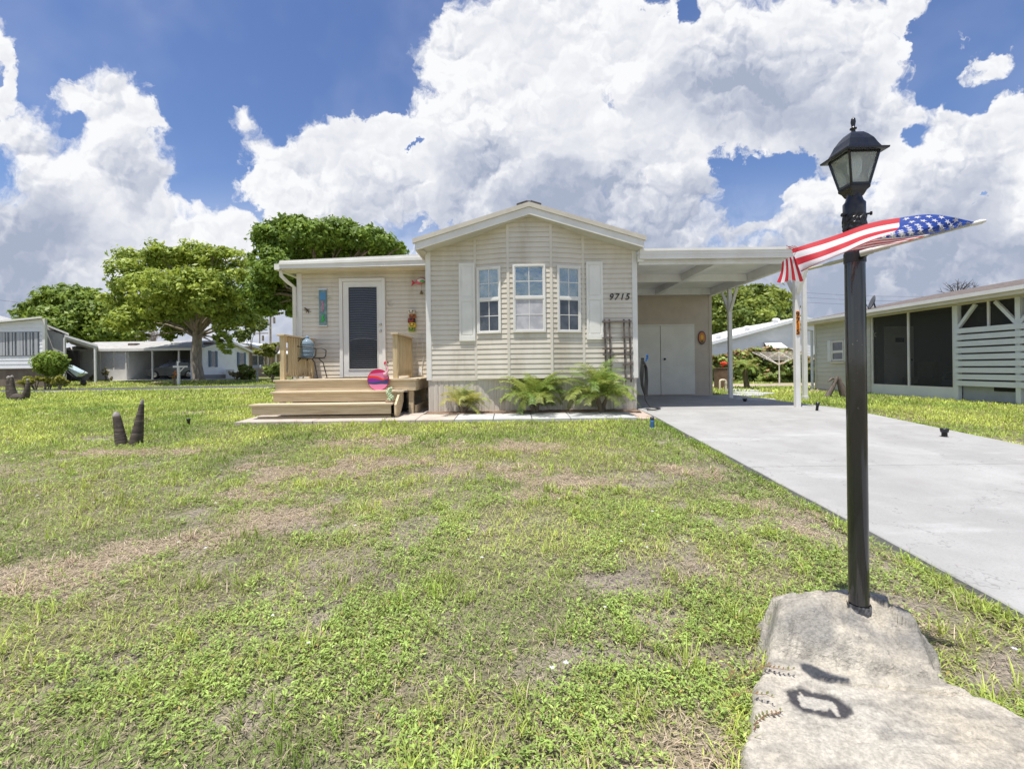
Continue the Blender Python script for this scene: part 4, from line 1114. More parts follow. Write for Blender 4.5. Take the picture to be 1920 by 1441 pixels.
# ================================================================== CARPORT + SHED
def build_carport():
    t = thing('carport', 'white flat roofed open carport attached to the right side of the beige home', 'carport', (4.3, 11.4, 0))
    x0, x1, y0, y1 = XR+.04, 6.12, 9.2, 15.2; zt = 3.29
    m = M['white_metal']
    mb = MB(); mb.box(x0, x1-.04, y0+.06, y1, zt-.11, zt-.06); mb.build('roof', m, t)
    mb = MB()
    for k, (za, zb, yo) in enumerate(((-.20, -.115, .0), (-.115, -.05, -.015), (-.05, 0, -.03))):
        mb.box(x0, x1+ (.0 if k == 0 else .02), y0+yo, y0+.06, zt+za, zt+zb)
    mb.box(x1-.039, x1, y0+.061, y1, zt-.2, zt)
    mb.build('fascia', M['white'], t)
    zb = 3.0; zr = zt-.111
    for y in (9.38, 11.3, 13.35):
        mb = MB(); mb.box(x0+.02, 5.84, y-.04, y+.04, zb, zr); mb.build('cross_beam', m, t)
    mb = MB()
    for (a, b) in ((9.42, 11.26), (11.34, 13.31)): mb.box(4.22, 4.33, a, b, zb+.005, zr)
    mb.build('middle_beam', m, t)
    mb = MB(); mb.box(5.845, 5.955, 9.3, y1-.1, zb-.03, zr); mb.build('side_beam', m, t)
    mb = MB(); mb.box(x0-.02, x0+.1, y0+.06, 9.33, zb+.05, zr); mb.build('end_plate', m, t)
    for k, y in enumerate((9.42, 12.3)):
        px_ = 5.9; gzv = gz(px_, y)
        mb = MB(); mb.box(px_-.048, px_+.048, y-.048, y+.048, gzv-.05, zb-.031); po = mb.build('post', M['white'], t, bevel=.006)
        mb = MB()
        for s in (-1, 1):
            if k == 1 or True:
                a = Vector((px_, y+s*.05, zb-.62)); b = Vector((px_, y+s*.42, zb-.05)); mb.beam(a, b, .05, .07, (1,0,0))
        mb.pieces('brace', M['white'], po)
        if k == 0:
            c = W(1497, 603, y-.05); mb = MB(); mb.box(px_-.038, px_+.038, y-.056, y-.0485, c.z-.27, c.z+.22)
            plate = mb.build('number_plate', plain('plate_orange', (.85,.30,.03), .45), po)
            numbers('9715', (px_-.042, y-.058, c.z+.22-.115), .105, .12, plate, M['black'], vertical=True, name='plate_digit', y=y-.0575)
    t = thing('storage_shed', 'tan stucco storage shed with double doors at the back of the carport', 'shed', (4.2, 14.5, 0))
    ys = 13.5; xs0, xs1 = XR+.03, 5.93
    mb = MB(); mb.box(xs0, xs1, ys, ys+2.8, -.05, 3.165)
    x = xs0+.3
    wall = mb.build('wall', M['shedwall'], t)
    mb = MB(); mb.box(xs1-.075, xs1+.012, ys-.014, ys+.1, 0.02, 3.1); mb.build('corner_trim', M['shedwall'], wall)
    zt_ = W(1270, 611, ys).z; zb_ = .075
    xa, xm, xb = W(1192, 650, ys).x, W(1237.5, 650, ys).x, W(1298.5, 650, ys).x
    for (a, b, kn) in ((xs0+.01, xm-.008, False), (xm+.006, xb, True)):
        mb = MB(); mb.box(a, b, ys-.045, ys-.002, zb_, zt_); d = mb.build('door', M['sheddoor'], t, bevel=.006)
        if kn: MB().ball((a+.11, ys-.07, zb_+1.05), .035, 10, 6).build('door_knob', M['black'], d)
    mb = MB(); mb.box(xs0+.01, xb+.05, ys-.03, ys-.003, zt_+.006, zt_+.05); mb.box(xb+.004, xb+.05, ys-.03, ys-.003, zb_, zt_+.005); mb.build('door_frame', M['sheddoor'], t)
    p = W(1316, 633, ys-.02)
    t = thing('oval_plaque', 'oval sunset coloured plaque hanging on the tan shed wall', 'wall decoration', p)
    ax = Matrix.Rotation(math.pi/2, 3, 'X'); sq = Matrix.Diagonal((.62, 1.0, 1.0))
    mb = MB(); vs = []; n = 28
    def oval(r, y0, y1, m_, nm, dx=0, dz=0, rz=1.0):
        mb = MB(); mb.prism([(r*.58*math.cos(2*math.pi*i/n)+dx, r*rz*math.sin(2*math.pi*i/n)+dz) for i in range(n)], (p.x, y0, p.z), (1,0,0), (0,0,1), (0, y1-y0, 0)); mb.build(nm, m_, t, bevel=.0)
    oval(.20, ys-.03, ys-.002, plain('plaque_rim', (.07,.05,.09), .5), 'rim')
    oval(.165, ys-.036, ys-.031, plain('plaque_orange', (.62,.20,.05), .5), 'sky_panel')
    oval(.075, ys-.041, ys-.0365, plain('plaque_yellow', (.8,.5,.06), .5), 'sun_disc', 0, .02, .9)
    oval(.07, ys-.041, ys-.0365, plain('plaque_green', (.1,.16,.05), .5), 'shore_panel', 0, -.115, .6)
build_carport()

# ================================================================== SMALL YARD THINGS
def path_light(px, py, h, r, label, tilt=0):
    g = G(px, py); t = thing('path_light', label, 'path light', g, 'black path lights'); 
    mb = MB(); mb.lathe([(r*.75, -.02), (r*.75, h*.62), (r*.8, h*.62)], g, 12); mb.build('stake', M['blackmetal'], t)
    mb = MB(); mb.lathe([(r*.8, h*.62), (r*1.0, h*.66), (r*1.15, h), (r*.9, h), (.0, h*.9)], g, 14); mb.build('lamp_head', M['black'], t)
    t.rotation_euler = (0, tilt, 0)
path_light(353.5, 796, .11, .032, 'small black path light alone in the left lawn')
path_light(1771, 823, .15, .045, 'black path light on the right edge of the driveway nearest the camera')
path_light(1531, 773, .20, .032, 'tilted black path light beside the numbered carport post', .15)
path_light(1397, 755, .11, .05, 'short black path light at the back of the carport edge', -.05)
def build_bits():
    g = G(1223, 803); t = thing('garden_stake', 'small blue garden light with a dark round top at the driveway corner', 'garden ornament', g)
    mb = MB(); mb.lathe([(.03, -.02), (.038, .03), (.03, .10), (.036, .13), (.02, .135)], g, 14); mb.build('body', plain('stake_blue', (.05,.14,.30), .35), t)
    mb = MB(); mb.ball(g+Vector((0,0,.16)), .036, 12, 8); mb.build('top', plain('stake_dark', (.05,.06,.07), .3), t)
    # palm stumps shaped like horns
    def horn(mb, a, b, r0, r1, bow=(0,0,0), mi=0):
        a, b = Vector(a), Vector(b); n = 26; pts = []; rad = []
        for i in range(n+1):
            k = i/n; pts.append(a.lerp(b, k)+Vector(bow)*math.sin(k*math.pi)); rr = r0+(r1-r0)*k**1.15
            rad.append(rr*(1.0+.06*(i % 2)-.02)*(1 if k < .9 else max(.35, (1.0-k)/.1*.65+.35)))
        mb.tube(pts, rad, 14, mi)
    st = mat('stump_bark', (.10,.08,.065), (.055,.043,.035), 5, .85, .6, 30, stretch=(1,1,6), c3=(.20,.165,.14), sc3=6)
    tipm = mat('stump_tip', (.42,.38,.36), (.28,.24,.23), 20, .9, .6, 40)
    g = G(240, 833); t = thing('palm_stump', 'pair of tapered ringed palm stumps forming a V in the left lawn', 'stump', g); Y = g.y
    for a, b, r0, r1, nm in (((229, 834), (217.5, 773), .078, .042, 0), ((254, 833), (267, 750), .088, .022, 0)):
        p, q = W(*a, Y), W(*b, Y); p.z = gz(p.x, Y)-.04
        mb = MB(); horn(mb, p, q, r0, r1); mb.build('horn', st, t)
        mb = MB(); d = (q-p).normalized(); mb.tube([q-d*.075, q-d*.03, q+d*.012], [r1*1.07, r1*1.1, r1*.5], 12); mb.build('tip', tipm, t)
    # root clumps
    g = G(33, 750); Y = g.y; t = thing('palm_stump', 'dark U shaped palm stump at the far left edge of the lawn', 'stump', g)
    p = W(33, 747, Y)
    for tip, bow, r1 in (((16, 708), (-.16, 0, -.05), .07), ((22.5, 706), (-.14, 0, -.05), .055), ((52, 712), (.18, 0, -.12), .05)):
        q = W(*tip, Y); b = Vector((p.x+(q.x-p.x)*.45, Y, gz(p.x, Y)-.05)); mb = MB(); horn(mb, b, q, .14, r1*.75, Vector(bow)*.35); mb.build('horn', st, t)
        mb = MB(); mb.ball(q, r1*.8, 10, 6, sc=(1,1,1.2), jit=.08); mb.build('tip', tipm, t)
    mb = MB(); mb.ball((p.x, Y, gz(p.x, Y)+.08), .22, 14, 8, sc=(1.1, .7, .75), jit=.05); mb.build('root_base', st, t)
    # blown over trunk pieces on the right lawn
    Y = 12.6; t = thing('driftwood_log', 'bent grey driftwood branch propped like an arch on the right lawn', 'driftwood', W(1568, 745, Y))
    ap = W(1571, 704, Y); mb = MB()
    horn(mb, W(1549, 746, Y), ap, .075, .035, (0,0,-.05)); mb.build('limb', M['oldwood'], t)
    mb = MB(); horn(mb, W(1585, 747, Y), ap+Vector((0,.02,.01)), .12, .04); mb.build('limb', M['oldwood'], t)
    mb = MB(); mb.tube([ap+Vector((-.12, 0, -.08)), W(1560, 709, Y), W(1552, 715, Y)], [.035, .04, .015], 7); mb.tube([W(1549, 745, Y), W(1538, 748, Y)], [.05, .01], 6); mb.build('twig', M['oldwood'], t)
    # white square post on the right lawn
    Y = 11.9; c = W(1509.5, 748, Y); z1 = W(1509.5, 515, Y).z; t = thing('white_post', 'tall white square post on the lawn just right of the numbered carport post', 'post', (c.x, Y, 0))
    mb = MB(); mb.box(c.x-.05, c.x+.05, Y-.05, Y+.05, -.05, z1); mb.build('shaft', M['white'], t, bevel=.006)
    mb = MB(); mb.box(c.x-.065, c.x+.065, Y-.065, Y+.065, z1, z1+.05); mb.build('cap', M['white'], t); mb = MB(); mb.box(c.x-.062, c.x+.062, Y-.062, Y+.062, -.03, .09); mb.build('base', M['white'], t)
build_bits()

# ================================================================== LAMP POST, ROCK BASE, FLAG
LP = W(1611, 1172, 2.12)
def build_rock():
    # pale slab and mound cast around the post, with a dark painted stencil
    n = 230; x0, x1, y0, y1 = .55, 2.35, .85, 2.62
    xs = np.linspace(x0, x1, n); ys = np.linspace(y0, y1, n); X, Y = np.meshgrid(xs, ys)
    zg = gz_np(X, Y)
    poly = np.array([(G(px, py).x, G(px, py).y) for px, py in ((1402, 1290), (1428, 1235), (1440, 1190))] + [(1.23, 2.28), (1.36, 2.43), (1.56, 2.50), (1.76, 2.44)] + [(G(px, py).x, G(px, py).y) for px, py in ((1720, 1215), (1775, 1290), (1915, 1355), (2040, 1430), (2060, 1700), (1420, 1700), (1372, 1425), (1395, 1370), (1392, 1330))])
    wob = (fbm(X, Y, 7, 4, 3)-.5)*.09
    dist = np.full(X.shape, -1e9); inside = np.zeros(X.shape, bool); dmin = np.full(X.shape, 1e9)
    for i in range(len(poly)):
        a = poly[i]; b = poly[(i+1) % len(poly)]; ab = b-a; t = np.clip(((X-a[0])*ab[0]+(Y-a[1])*ab[1])/(ab@ab), 0, 1)
        dmin = np.minimum(dmin, np.hypot(X-a[0]-ab[0]*t, Y-a[1]-ab[1]*t))
        c = ((a[1] > Y) != (b[1] > Y)) & (X < (b[0]-a[0])*(Y-a[1])/(b[1]-a[1]+1e-12)+a[0]); inside ^= c
    sdf = np.where(inside, dmin, -dmin) + wob*.5
    slab = np.clip(sdf/.05, 0, 1); slab = slab*slab*(3-2*slab)
    h = slab*.05 - (1-slab)*.03
    # mound
    mx, my = 1.50, 2.16
    ux, uy = X-mx, Y-my; ang = np.arctan2(uy, ux); r = np.hypot(ux*.86, uy*1.38)
    rad = .36+.05*np.cos(ang*2+.4)+.07*np.cos(ang+.5)+(fbm(X, Y, 3, 3, 8)-.5)*.12
    q = np.clip(1-(r/rad)**2, 0, 1)
    fac_ = (np.floor(fbm(X, Y, 4.5, 2, 19)*9)/9-.5)*.05
    mound = (.175+fac_*.4)*q**.72
    # flat sloping front facet
    plane = .128 + (Y-2.09)*.50 + np.maximum(1.5-X, 0)*.28 + (np.abs(fbm(X, Y*1.5, 9, 4, 71)-.5))*-.05 + .012
    mound = np.minimum(mound, np.maximum(plane, 0)) 
    cp = np.random.default_rng(4).uniform((.95, 1.7), (2.0, 2.6), (46, 2)); tl = np.random.default_rng(5).normal(0, 1, (46, 3))
    dd = np.hypot(X[..., None]+wob[..., None]*.5-cp[:, 0], Y[..., None]+wob[..., None]*.3-cp[:, 1]); ci = dd.argmin(-1)
    facet = tl[ci, 0]*.005 + (X-cp[ci, 0])*tl[ci, 1]*.09 + (Y-cp[ci, 1])*tl[ci, 2]*.09
    mound = mound + facet*np.clip(mound/.08, 0, 1)
    h = h + np.where(sdf > -.02, mound, 0) + (fbm(X, Y, 6, 5, 4)-.5)*.028*np.clip(slab, 0, 1) - np.clip(.06-np.abs(fbm(X, Y, 5, 5, 91)-.5), 0, 1)*.12*slab + (fbm(X, Y, 30, 3, 14)-.5)*.006
    crack = np.exp(-((Y-(1.86-(X-1.4)*.16+(fbm(X, Y, 5, 3, 30)-.5)*.1))/.012)**2)*((X > 1.25) & (X < 1.95)); h = h - crack*.03
    Z = zg + h
    base = np.array([.54, .515, .455]); tan = np.array([.53, .465, .36]); grey = np.array([.28, .265, .24])
    a = fbm(X, Y, 2.4, 5, 50)[..., None]; b_ = fbm(X*1.0, Y*2.4, 9, 5, 51)[..., None]
    c = base*(1-a)+tan*a; c = c*(.82+.36*fbm(X, Y, 28, 3, 52)[..., None])
    st = np.clip((b_-.50)*5, 0, 1); c = c*(1-st*.55)+grey*st*.55*.8
    gr = np.clip((mound-.03)/.05, 0, 1)*np.clip((2.2-Y)/.12, 0, 1)*np.clip((fbm(X, Y, 6, 4, 77)-.30)*4, 0, 1); c = c*(1-gr[..., None]*.85)+np.array([.25, .24, .22])*gr[..., None]*.85  # mound front greyed: weathered tone plus its shade put into the colour
    vein = np.clip(1-np.abs(fbm(X, Y*1.6, 5, 5, 81)-.5)/.012, 0, 1)[..., None]*np.clip((fbm(X, Y, 2.5, 3, 83)-.42)*5, 0, 1)[..., None]; c = c*(1-vein*.5)+np.array([.13, .12, .10])*vein*.5
    # stencil paint
    # black spray paint left round a stencil, and a painted streak at the foot of the mound
    PX, PY = P2px(X, Y, Z); nz = fbm(X, Y, 16, 4, 60)-.5; nz2 = fbm(X, Y, 60, 3, 62)-.5
    def poly_sd(pts):
        pts = np.array(pts, float); dm = np.full(X.shape, 1e9); ins = np.zeros(X.shape, bool)
        for i in range(len(pts)):
            p_, q_ = pts[i], pts[(i+1) % len(pts)]; e_ = q_-p_; t_ = np.clip(((PX-p_[0])*e_[0]+(PY-p_[1])*e_[1])/(e_@e_), 0, 1)
            dm = np.minimum(dm, np.hypot(PX-p_[0]-e_[0]*t_, (PY-p_[1]-e_[1]*t_)*1.25)); ins ^= ((p_[1] > PY) != (q_[1] > PY)) & (PX < (q_[0]-p_[0])*(PY-p_[1])/(q_[1]-p_[1]+1e-12)+p_[0])
        return np.where(ins, dm, -dm)
    outer = np.clip((poly_sd([(1464, 1291), (1500, 1286), (1558, 1301), (1592, 1322), (1606, 1338), (1588, 1350), (1545, 1347), (1508, 1337), (1482, 1320)])+nz*12+nz2*5+2)/7, 0, 1)
    inner = np.clip((poly_sd([(1491, 1301), (1520, 1305), (1562, 1314), (1569, 1324), (1577, 1345), (1567, 1342), (1556, 1327), (1550, 1333), (1528, 1331), (1503, 1325)])+nz2*4)/2, 0, 1)
    pm = (outer*(1-inner)*np.where(vnoise(X, Y, 120, 7) > .93, .2, 1))[..., None]*.92; c = c*(1-pm)+np.array([.035, .035, .045])*pm
    iw = (inner*.35)[..., None]; c = c*(1-iw)+np.array([.52, .50, .45])*iw
    sm = np.clip((poly_sd([(1496, 1242), (1520, 1244), (1560, 1261), (1593, 1271), (1590, 1280), (1560, 1281), (1522, 1270), (1502, 1256)])+nz*10+2)/6, 0, 1)[..., None]*.92; c = c*(1-sm)+np.array([.035, .042, .058])*sm
    idx = np.arange(n*n).reshape(n, n); T = np.stack([idx[:-1, :-1], idx[:-1, 1:], idx[1:, 1:], idx[1:, :-1]], -1).reshape(-1, 4)
    keep = (sdf > -.06).ravel(); T = T[keep[T].any(1)]
    m = bpy.data.materials.new('pale_rock'); m.use_nodes = True; nt = m.node_tree; b = NB(nt); p = nt.nodes['Principled BSDF']; p.inputs['Roughness'].default_value = .9; p.inputs['Specular IOR Level'].default_value = .2
    at = b.n('ShaderNodeAttribute', attribute_name='Col'); tc = b.n('ShaderNodeTexCoord').outputs['Object']
    f = b.noise(tc, 70, 5, .7); b.set(p.inputs['Base Color'], b.v('SCALE', at.outputs['Color'], scale=b.m('MULTIPLY', b.m('ADD', .78, b.m('MULTIPLY', b.smooth(f, .3, .7), .42)), b.m('SUBTRACT', 1.0, b.m('MULTIPLY', b.smooth(b.noise(tc, 110, 3, .7), .63, .70), .40)))))
    bm = b.n('ShaderNodeBump'); bm.inputs['Strength'].default_value = 1.0; bm.inputs['Distance'].default_value = .02; b.set(bm.inputs['Height'], b.noise(b.v('MULTIPLY', tc, (1, 1.8, 1)), 24, 6, .7)); nt.links.new(bm.outputs[0], p.inputs['Normal'])
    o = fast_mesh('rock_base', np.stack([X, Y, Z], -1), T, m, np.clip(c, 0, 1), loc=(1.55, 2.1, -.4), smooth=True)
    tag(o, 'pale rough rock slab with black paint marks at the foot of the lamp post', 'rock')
    global ROCK; ROCK = (X, Y, sdf)
build_rock()
def build_lamp():
    x, y = LP.x, LP.y
    t = thing('lamp_post', 'black lamp post with a glass lantern standing in the pale rock in the foreground', 'lamp post', (x, y, -.33))
    zs = lambda py: CAMZ + uvw(1611, py)[1]*y
    r = .0405; pm = mat('post_paint', (.012,.013,.016), (.024,.025,.027), 5, .12, .06, 25, spec=.8, stretch=(1,1,.25), rvar=.3)
    nt = pm.node_tree; b = NB(nt); p = nt.nodes['Principled BSDF']; old = p.inputs['Base Color'].links[0].from_socket
    tc = b.n('ShaderNodeTexCoord').outputs['Object']
    f = b.m('MULTIPLY', b.smooth(b.noise(tc, 75, 3, .7), .66, .72), b.smooth(b.noise(b.v('MULTIPLY', tc, (1,1,.3)), 6, 3, .6), .46, .62))
    b.set(p.inputs['Base Color'], b.mix(b.m('MULTIPLY', f, .7), old, (.38, .37, .33, 1)))
    mb = MB(); mb.lathe([(r, -.42), (r, zs(470)), (r, zs(425))], (x, y, 0), 32); mb.build('post', pm, t)
    # collar: worn tape and fitting
    mb = MB(); n = 36; z0, z1 = zs(432), zs(403); vs = []; fs = []; H = 8
    for i in range(H+1):
        for k in range(n):
            a = 2*math.pi*k/n; rr = r+.004+R.uniform(-.002, .005)*(1 if 0 < i < H else .4); vs.append((x+rr*math.cos(a), y+rr*math.sin(a), z0+(z1-z0)*i/H+R.uniform(-.003, .003)))
    for i in range(H):
        for k in range(n): fs.append((i*n+k, i*n+(k+1) % n, (i+1)*n+(k+1) % n, (i+1)*n+k))
    mb.add(vs, fs, 0, False); mb.build('torn_tape', mat('tape', (.012,.012,.014), (.03,.03,.032), 30, .28, .5, 40), t)
    mb = MB(); mb.lathe([(r+.001, zs(412)), (r+.004, zs(408)), (r+.004, zs(382)), (r-.004, zs(378)), (.030, zs(369)), (.030, zs(362))], (x, y, 0), 28); mb.build('collar', M['black'], t)
    for a in (3.3, -.5):
        d = Vector((math.cos(a), math.sin(a), 0)); mb = MB(); mb.tube([Vector((x, y, zs(404)))+d*r, Vector((x, y, zs(404)))+d*(r+.022)], .0045, 6); mb.tube([Vector((x, y, zs(404)))+d*(r+.018), Vector((x, y, zs(404)))+d*(r+.026)], .009, 6); mb.build('set_screw', M['blackmetal'], t)
    # foil-like crumpled tape at the base
    mb = MB(); vs = []; fs = []; n = 40; H = 7; z0, z1 = zs(1176), zs(1130)
    for i in range(H+1):
        for k in range(n):
            a = 2*math.pi*k/n; rr = r+.003+R.uniform(0, .006); vs.append((x+rr*math.cos(a), y+rr*math.sin(a), z0+(z1-z0)*i/H))
    for i in range(H):
        for k in range(n): fs.append((i*n+k, i*n+(k+1) % n, (i+1)*n+(k+1) % n, (i+1)*n+k))
    mb.add(vs, fs); mb.build('base_tape', mat('base_tape', (.05,.052,.058), (.16,.16,.17), 40, .3, .3, 60), t)
    # lantern
    rot = math.radians(45-1); ln = bpy.data.objects.new('x', None); bpy.data.objects.remove(ln)
    c = (x, y, 0); k = math.sqrt(2)
    hb, ht = .040, .068
    mb = MB(); mb.lathe([(.024*k, zs(370)), (.028*k, zs(367)), (.034*k, zs(361)), (hb*k+.004, zs(357)), (hb*k+.006, zs(353)), (hb*k-.004, zs(351.5))], c, 4, rot=rot, smooth=False)
    lantern = mb.build('lantern_base', M['black'], t)
    z0, z1 = zs(352), zs(293)
    def corner(h, i, z): a = rot+i*math.pi/2; return Vector((x+h*k*math.cos(a), y+h*k*math.sin(a), z))
    mb = MB()
    for i in range(4):
        a, b_ = corner(hb, i, z0), corner(ht, i, z1); mb.beam(a, b_, .009, .009, (math.cos(rot+i*math.pi/2), math.sin(rot+i*math.pi/2), 0))
        j = (i+1) % 4
        for (h, z) in ((hb, z0+.005), (ht-.002, z1-.004)): mb.beam(corner(h, i, z), corner(h, j, z), .008, .011)
    mb.build('cage', M['black'], t)
    for i in range(4):
        j = (i+1) % 4; q = [corner(hb-.002, i, z0), corner(hb-.002, j, z0), corner(ht-.003, j, z1), corner(ht-.003, i, z1)]
        MB().add(q, [(0,1,2,3)]).build('glass_pane', M['lampglass'], t)
    mb = MB(); mb.lathe([(.0, z1+.02), (.026, z1), (.029, zs(308)), (.026, zs(322)), (.016, zs(332)), (.014, zs(338))], (x+.004, y, 0), 18); mb.build('bulb', mat('bulb_glass', (.72,.74,.72), rough=.25), t)
    mb = MB(); mb.lathe([(.017, zs(352)), (.018, zs(338)), (.014, zs(337))], (x+.004, y, 0), 14); mb.build('socket', plain('socket_white', (.5,.5,.48), .5), t)
    # cap: square ogee roof with flared brim
    P = [(.084, zs(295)), (.093, zs(294)), (.094, zs(291)), (.073, zs(287)), (.064, zs(279)), (.054, zs(268)), (.039, zs(258)), (.027, zs(252)), (.012, zs(249))]
    P = [(a*k, z) for a, z in P]
    mb = MB(); mb.lathe(P, c, 4, rot=rot, smooth=False); mb.build('lantern_cap', M['black'], t)
    mb = MB(); mb.lathe([(.013, zs(251)), (.009, zs(248)), (.008, zs(244)), (.014, zs(242.5)), (.014, zs(240.5)), (.006, zs(239)), (.0085, zs(234)), (.0105, zs(229)), (.0085, zs(223)), (.0, zs(219.5))], c, 18); mb.build('finial', M['black'], t)
build_lamp()

def build_flag():
    D0 = 2.02
    def Q(cx_, cy_, d): return W(1420+cx_*.26042, 200+cy_*.26042, d)
    a, b = Q(765, 1052, D0), Q(1622, 826, D0-.28)
    t = thing('flag', 'red, white and blue flag with stars and stripes blown along its pole', 'flag', a)
    pw = mat('pole_white', (.58,.58,.52), (.48,.48,.42), 6, .4)
    d = (b-a).normalized()
    mb = MB(); mb.tube([a-d*.0, a+d*.09, a+d*.092, b-d*.03], [.0115, .0115, .0075, .006], 14); mb.build('pole', pw, t)
    mb = MB(); mb.tube([a-d*.012, a+d*.03, a+d*.035], [.0135, .0145, .012], 14); mb.build('pole_ferrule', plain('ferrule', (.42,.44,.40), .4), t)
    mb = MB(); mb.tube([b-d*.035, b-d*.02, b-d*.004, b+d*.01], [.0065, .0085, .0095, .004], 14); mb.build('pole_finial', M['white'], t)
    e0, e1 = Q(640, 1100, 2.19), Q(372, 1168, 2.40); dd = (e1-e0).normalized()
    mb = MB(); mb.tube([e0-dd*.01, e0+dd*.10, e0+dd*.102, e1], [.0095, .0095, .0075, .0075], 12); mb.build('lower_pole', plain('pole_cream', (.50,.48,.33), .45), t)
    mb = MB(); mb.lathe([(.0435, -.022), (.0435, .022)], (LP.x, LP.y, a.z+.0), 28); mb.tube([Vector((LP.x, LP.y-.036, a.z-.005)), a+d*.02], .012, 8); mb.build('bracket', M['blackmetal'], t)
    red, wht, blu = mat('flag_red', (.60,.035,.05), rough=.65), mat('flag_white', (.80,.79,.80), rough=.65), mat('flag_blue', (.025,.075,.36), rough=.6)
    for m_ in (red, wht, blu):      # thin cloth lets light through
        nt = m_.node_tree; p = nt.nodes['Principled BSDF']; tr = nt.nodes.new('ShaderNodeBsdfTranslucent'); tr.inputs[0].default_value = p.inputs['Base Color'].default_value
        ms = nt.nodes.new('ShaderNodeMixShader'); ms.inputs[0].default_value = .45; nt.links.new(p.outputs[0], ms.inputs[1]); nt.links.new(tr.outputs[0], ms.inputs[2]); nt.links.new(ms.outputs[0], nt.nodes['Material Output'].inputs[0])
    # cloth control net: rows s (hoist 0..1), columns t (fly 0..1); each entry crop pixel x, y and distance
    ts = [0, .2, .4, .55, .7, .85, 1.0]
    ss = [0, 1/13, 2/13, 4/13, 7/13, 10/13, 1.0]
    P0 = 2.02-.28
    def pole_d(xc): return D0-.28*(xc-765)/(1622-765)
    net = [
      [(1565, 830, P0), (1270, 775, 1.80), (1025, 802, 1.86), (800, 842, 1.91), (610, 905, 1.94), (430, 968, 1.97), (248, 1032, 2.00)],
      [(1530, 846, pole_d(1530)), (1267, 812, 1.78), (1022, 838, 1.84), (798, 880, 1.89), (615, 938, 1.92), (435, 1002, 1.95), (256, 1060, 1.99)],
      [(1480, 862, pole_d(1480)), (1262, 846, 1.765), (1019, 872, 1.81), (792, 917, 1.86), (620, 977, 1.89), (445, 1045, 1.93), (272, 1100, 1.975)],
      [(1400, 882, pole_d(1400)), (1170, 895, 1.75), (965, 917, 1.785), (770, 978, 1.83), (622, 1047, 1.86), (468, 1118, 1.90), (312, 1186, 1.955)],
      [(1262, 915, pole_d(1262)), (1060, 938, 1.79), (852, 957, 1.815), (740, 1006, 1.86), (600, 1050, 1.90), (455, 1112, 1.94), (318, 1180, 1.985)],
      [(1165, 943, pole_d(1165)), (980, 968, 1.86), (800, 990, 1.88), (700, 1022, 1.91), (575, 1062, 1.94), (445, 1118, 1.97), (322, 1172, 2.01)],
      [(1062, 972, pole_d(1062)), (900, 1000, 1.91), (750, 1026, 1.93), (640, 1040, 1.95), (540, 1072, 1.97), (430, 1124, 2.00), (325, 1168, 2.03)]]
    net = np.array(net, float)
    def interp(s, tt):
        def cr(arr, ks, v):                    # Catmull-Rom over uneven keys
            i = max(0, min(len(ks)-2, int(np.searchsorted(ks, v, side='right'))-1)); u = (v-ks[i])/(ks[i+1]-ks[i])
            p0, p1, p2, p3 = arr[max(i-1, 0)], arr[i], arr[i+1], arr[min(i+2, len(ks)-1)]
            k = .5; m1 = (p2-p0)*k; m2 = (p3-p1)*k
            return (2*u**3-3*u*u+1)*p1+(u**3-2*u*u+u)*m1+(-2*u**3+3*u*u)*p2+(u**3-u*u)*m2
        row = np.stack([cr(net[i], ts, tt) for i in range(len(ss))]); q = cr(row, ss, s)
        rip = .014*math.sin(tt*14+s*2.5)*tt + .006*math.sin(tt*31+1+s*5)*tt
        q = q + np.array([0, 6*math.sin(tt*11+s*3)*tt, rip])
        return Q(*q)
    mb = MB(); ns, nt_ = 52, 70; grid = [[interp(i/ns, j/nt_) for j in range(nt_+1)] for i in range(ns+1)]
    vs = [p for r_ in grid for p in r_]; W_ = nt_+1
    for i in range(ns):
        for j in range(nt_):
            s = (i+.5)/ns; tt = (j+.5)/nt_
            mi = 2 if (s < 7/13 and tt < .4) else (0 if int(s*13) % 2 == 0 else 1)
            mb.f.append((i*W_+j, (i+1)*W_+j, (i+1)*W_+j+1, i*W_+j+1)); mb.m.append(mi); mb.s.append(True)
    mb.v = [tuple(p) for p in vs]
    # stars
    def star(s, tt, sz):
        c = interp(s, tt); du = (interp(s, min(1, tt+.02))-interp(s, max(0, tt-.02))); dv = (interp(min(1, s+.03), tt)-interp(max(0, s-.03), tt))
        n_ = du.cross(dv).normalized(); e1 = du.normalized(); e2 = n_.cross(e1)
        if n_.y > 0: n_ = -n_
        for off in (-.0022, .0022):
            vs = []
            for k_ in range(10):
                rr = sz if k_ % 2 == 0 else sz*.42; a_ = math.pi/2+k_*math.pi/5
                vs.append(c-n_*off*-1+e1*rr*math.cos(a_)+e2*rr*math.sin(a_))
            mb.add(vs+[c-n_*off*-1], [(10, k_, (k_+1) % 10) for k_ in range(10)], 1)
    for r_ in range(9):
        for q in range(6 if r_ % 2 == 0 else 5):
            star((r_+.75)/9.6*7/13, (q*2+1+(r_ % 2))/12.3*.40, .0125)
    mb.build('cloth', [red, wht, blu], t)
    # folded-back corner at the fly end
    mb = MB(); C = [(150, 1118, 2.04), (200, 1090, 2.02), (262, 1085, 1.99), (330, 1250, 1.97), (240, 1258, 2.01), (140, 1266, 2.05)]
    ns, nt_ = 14, 12
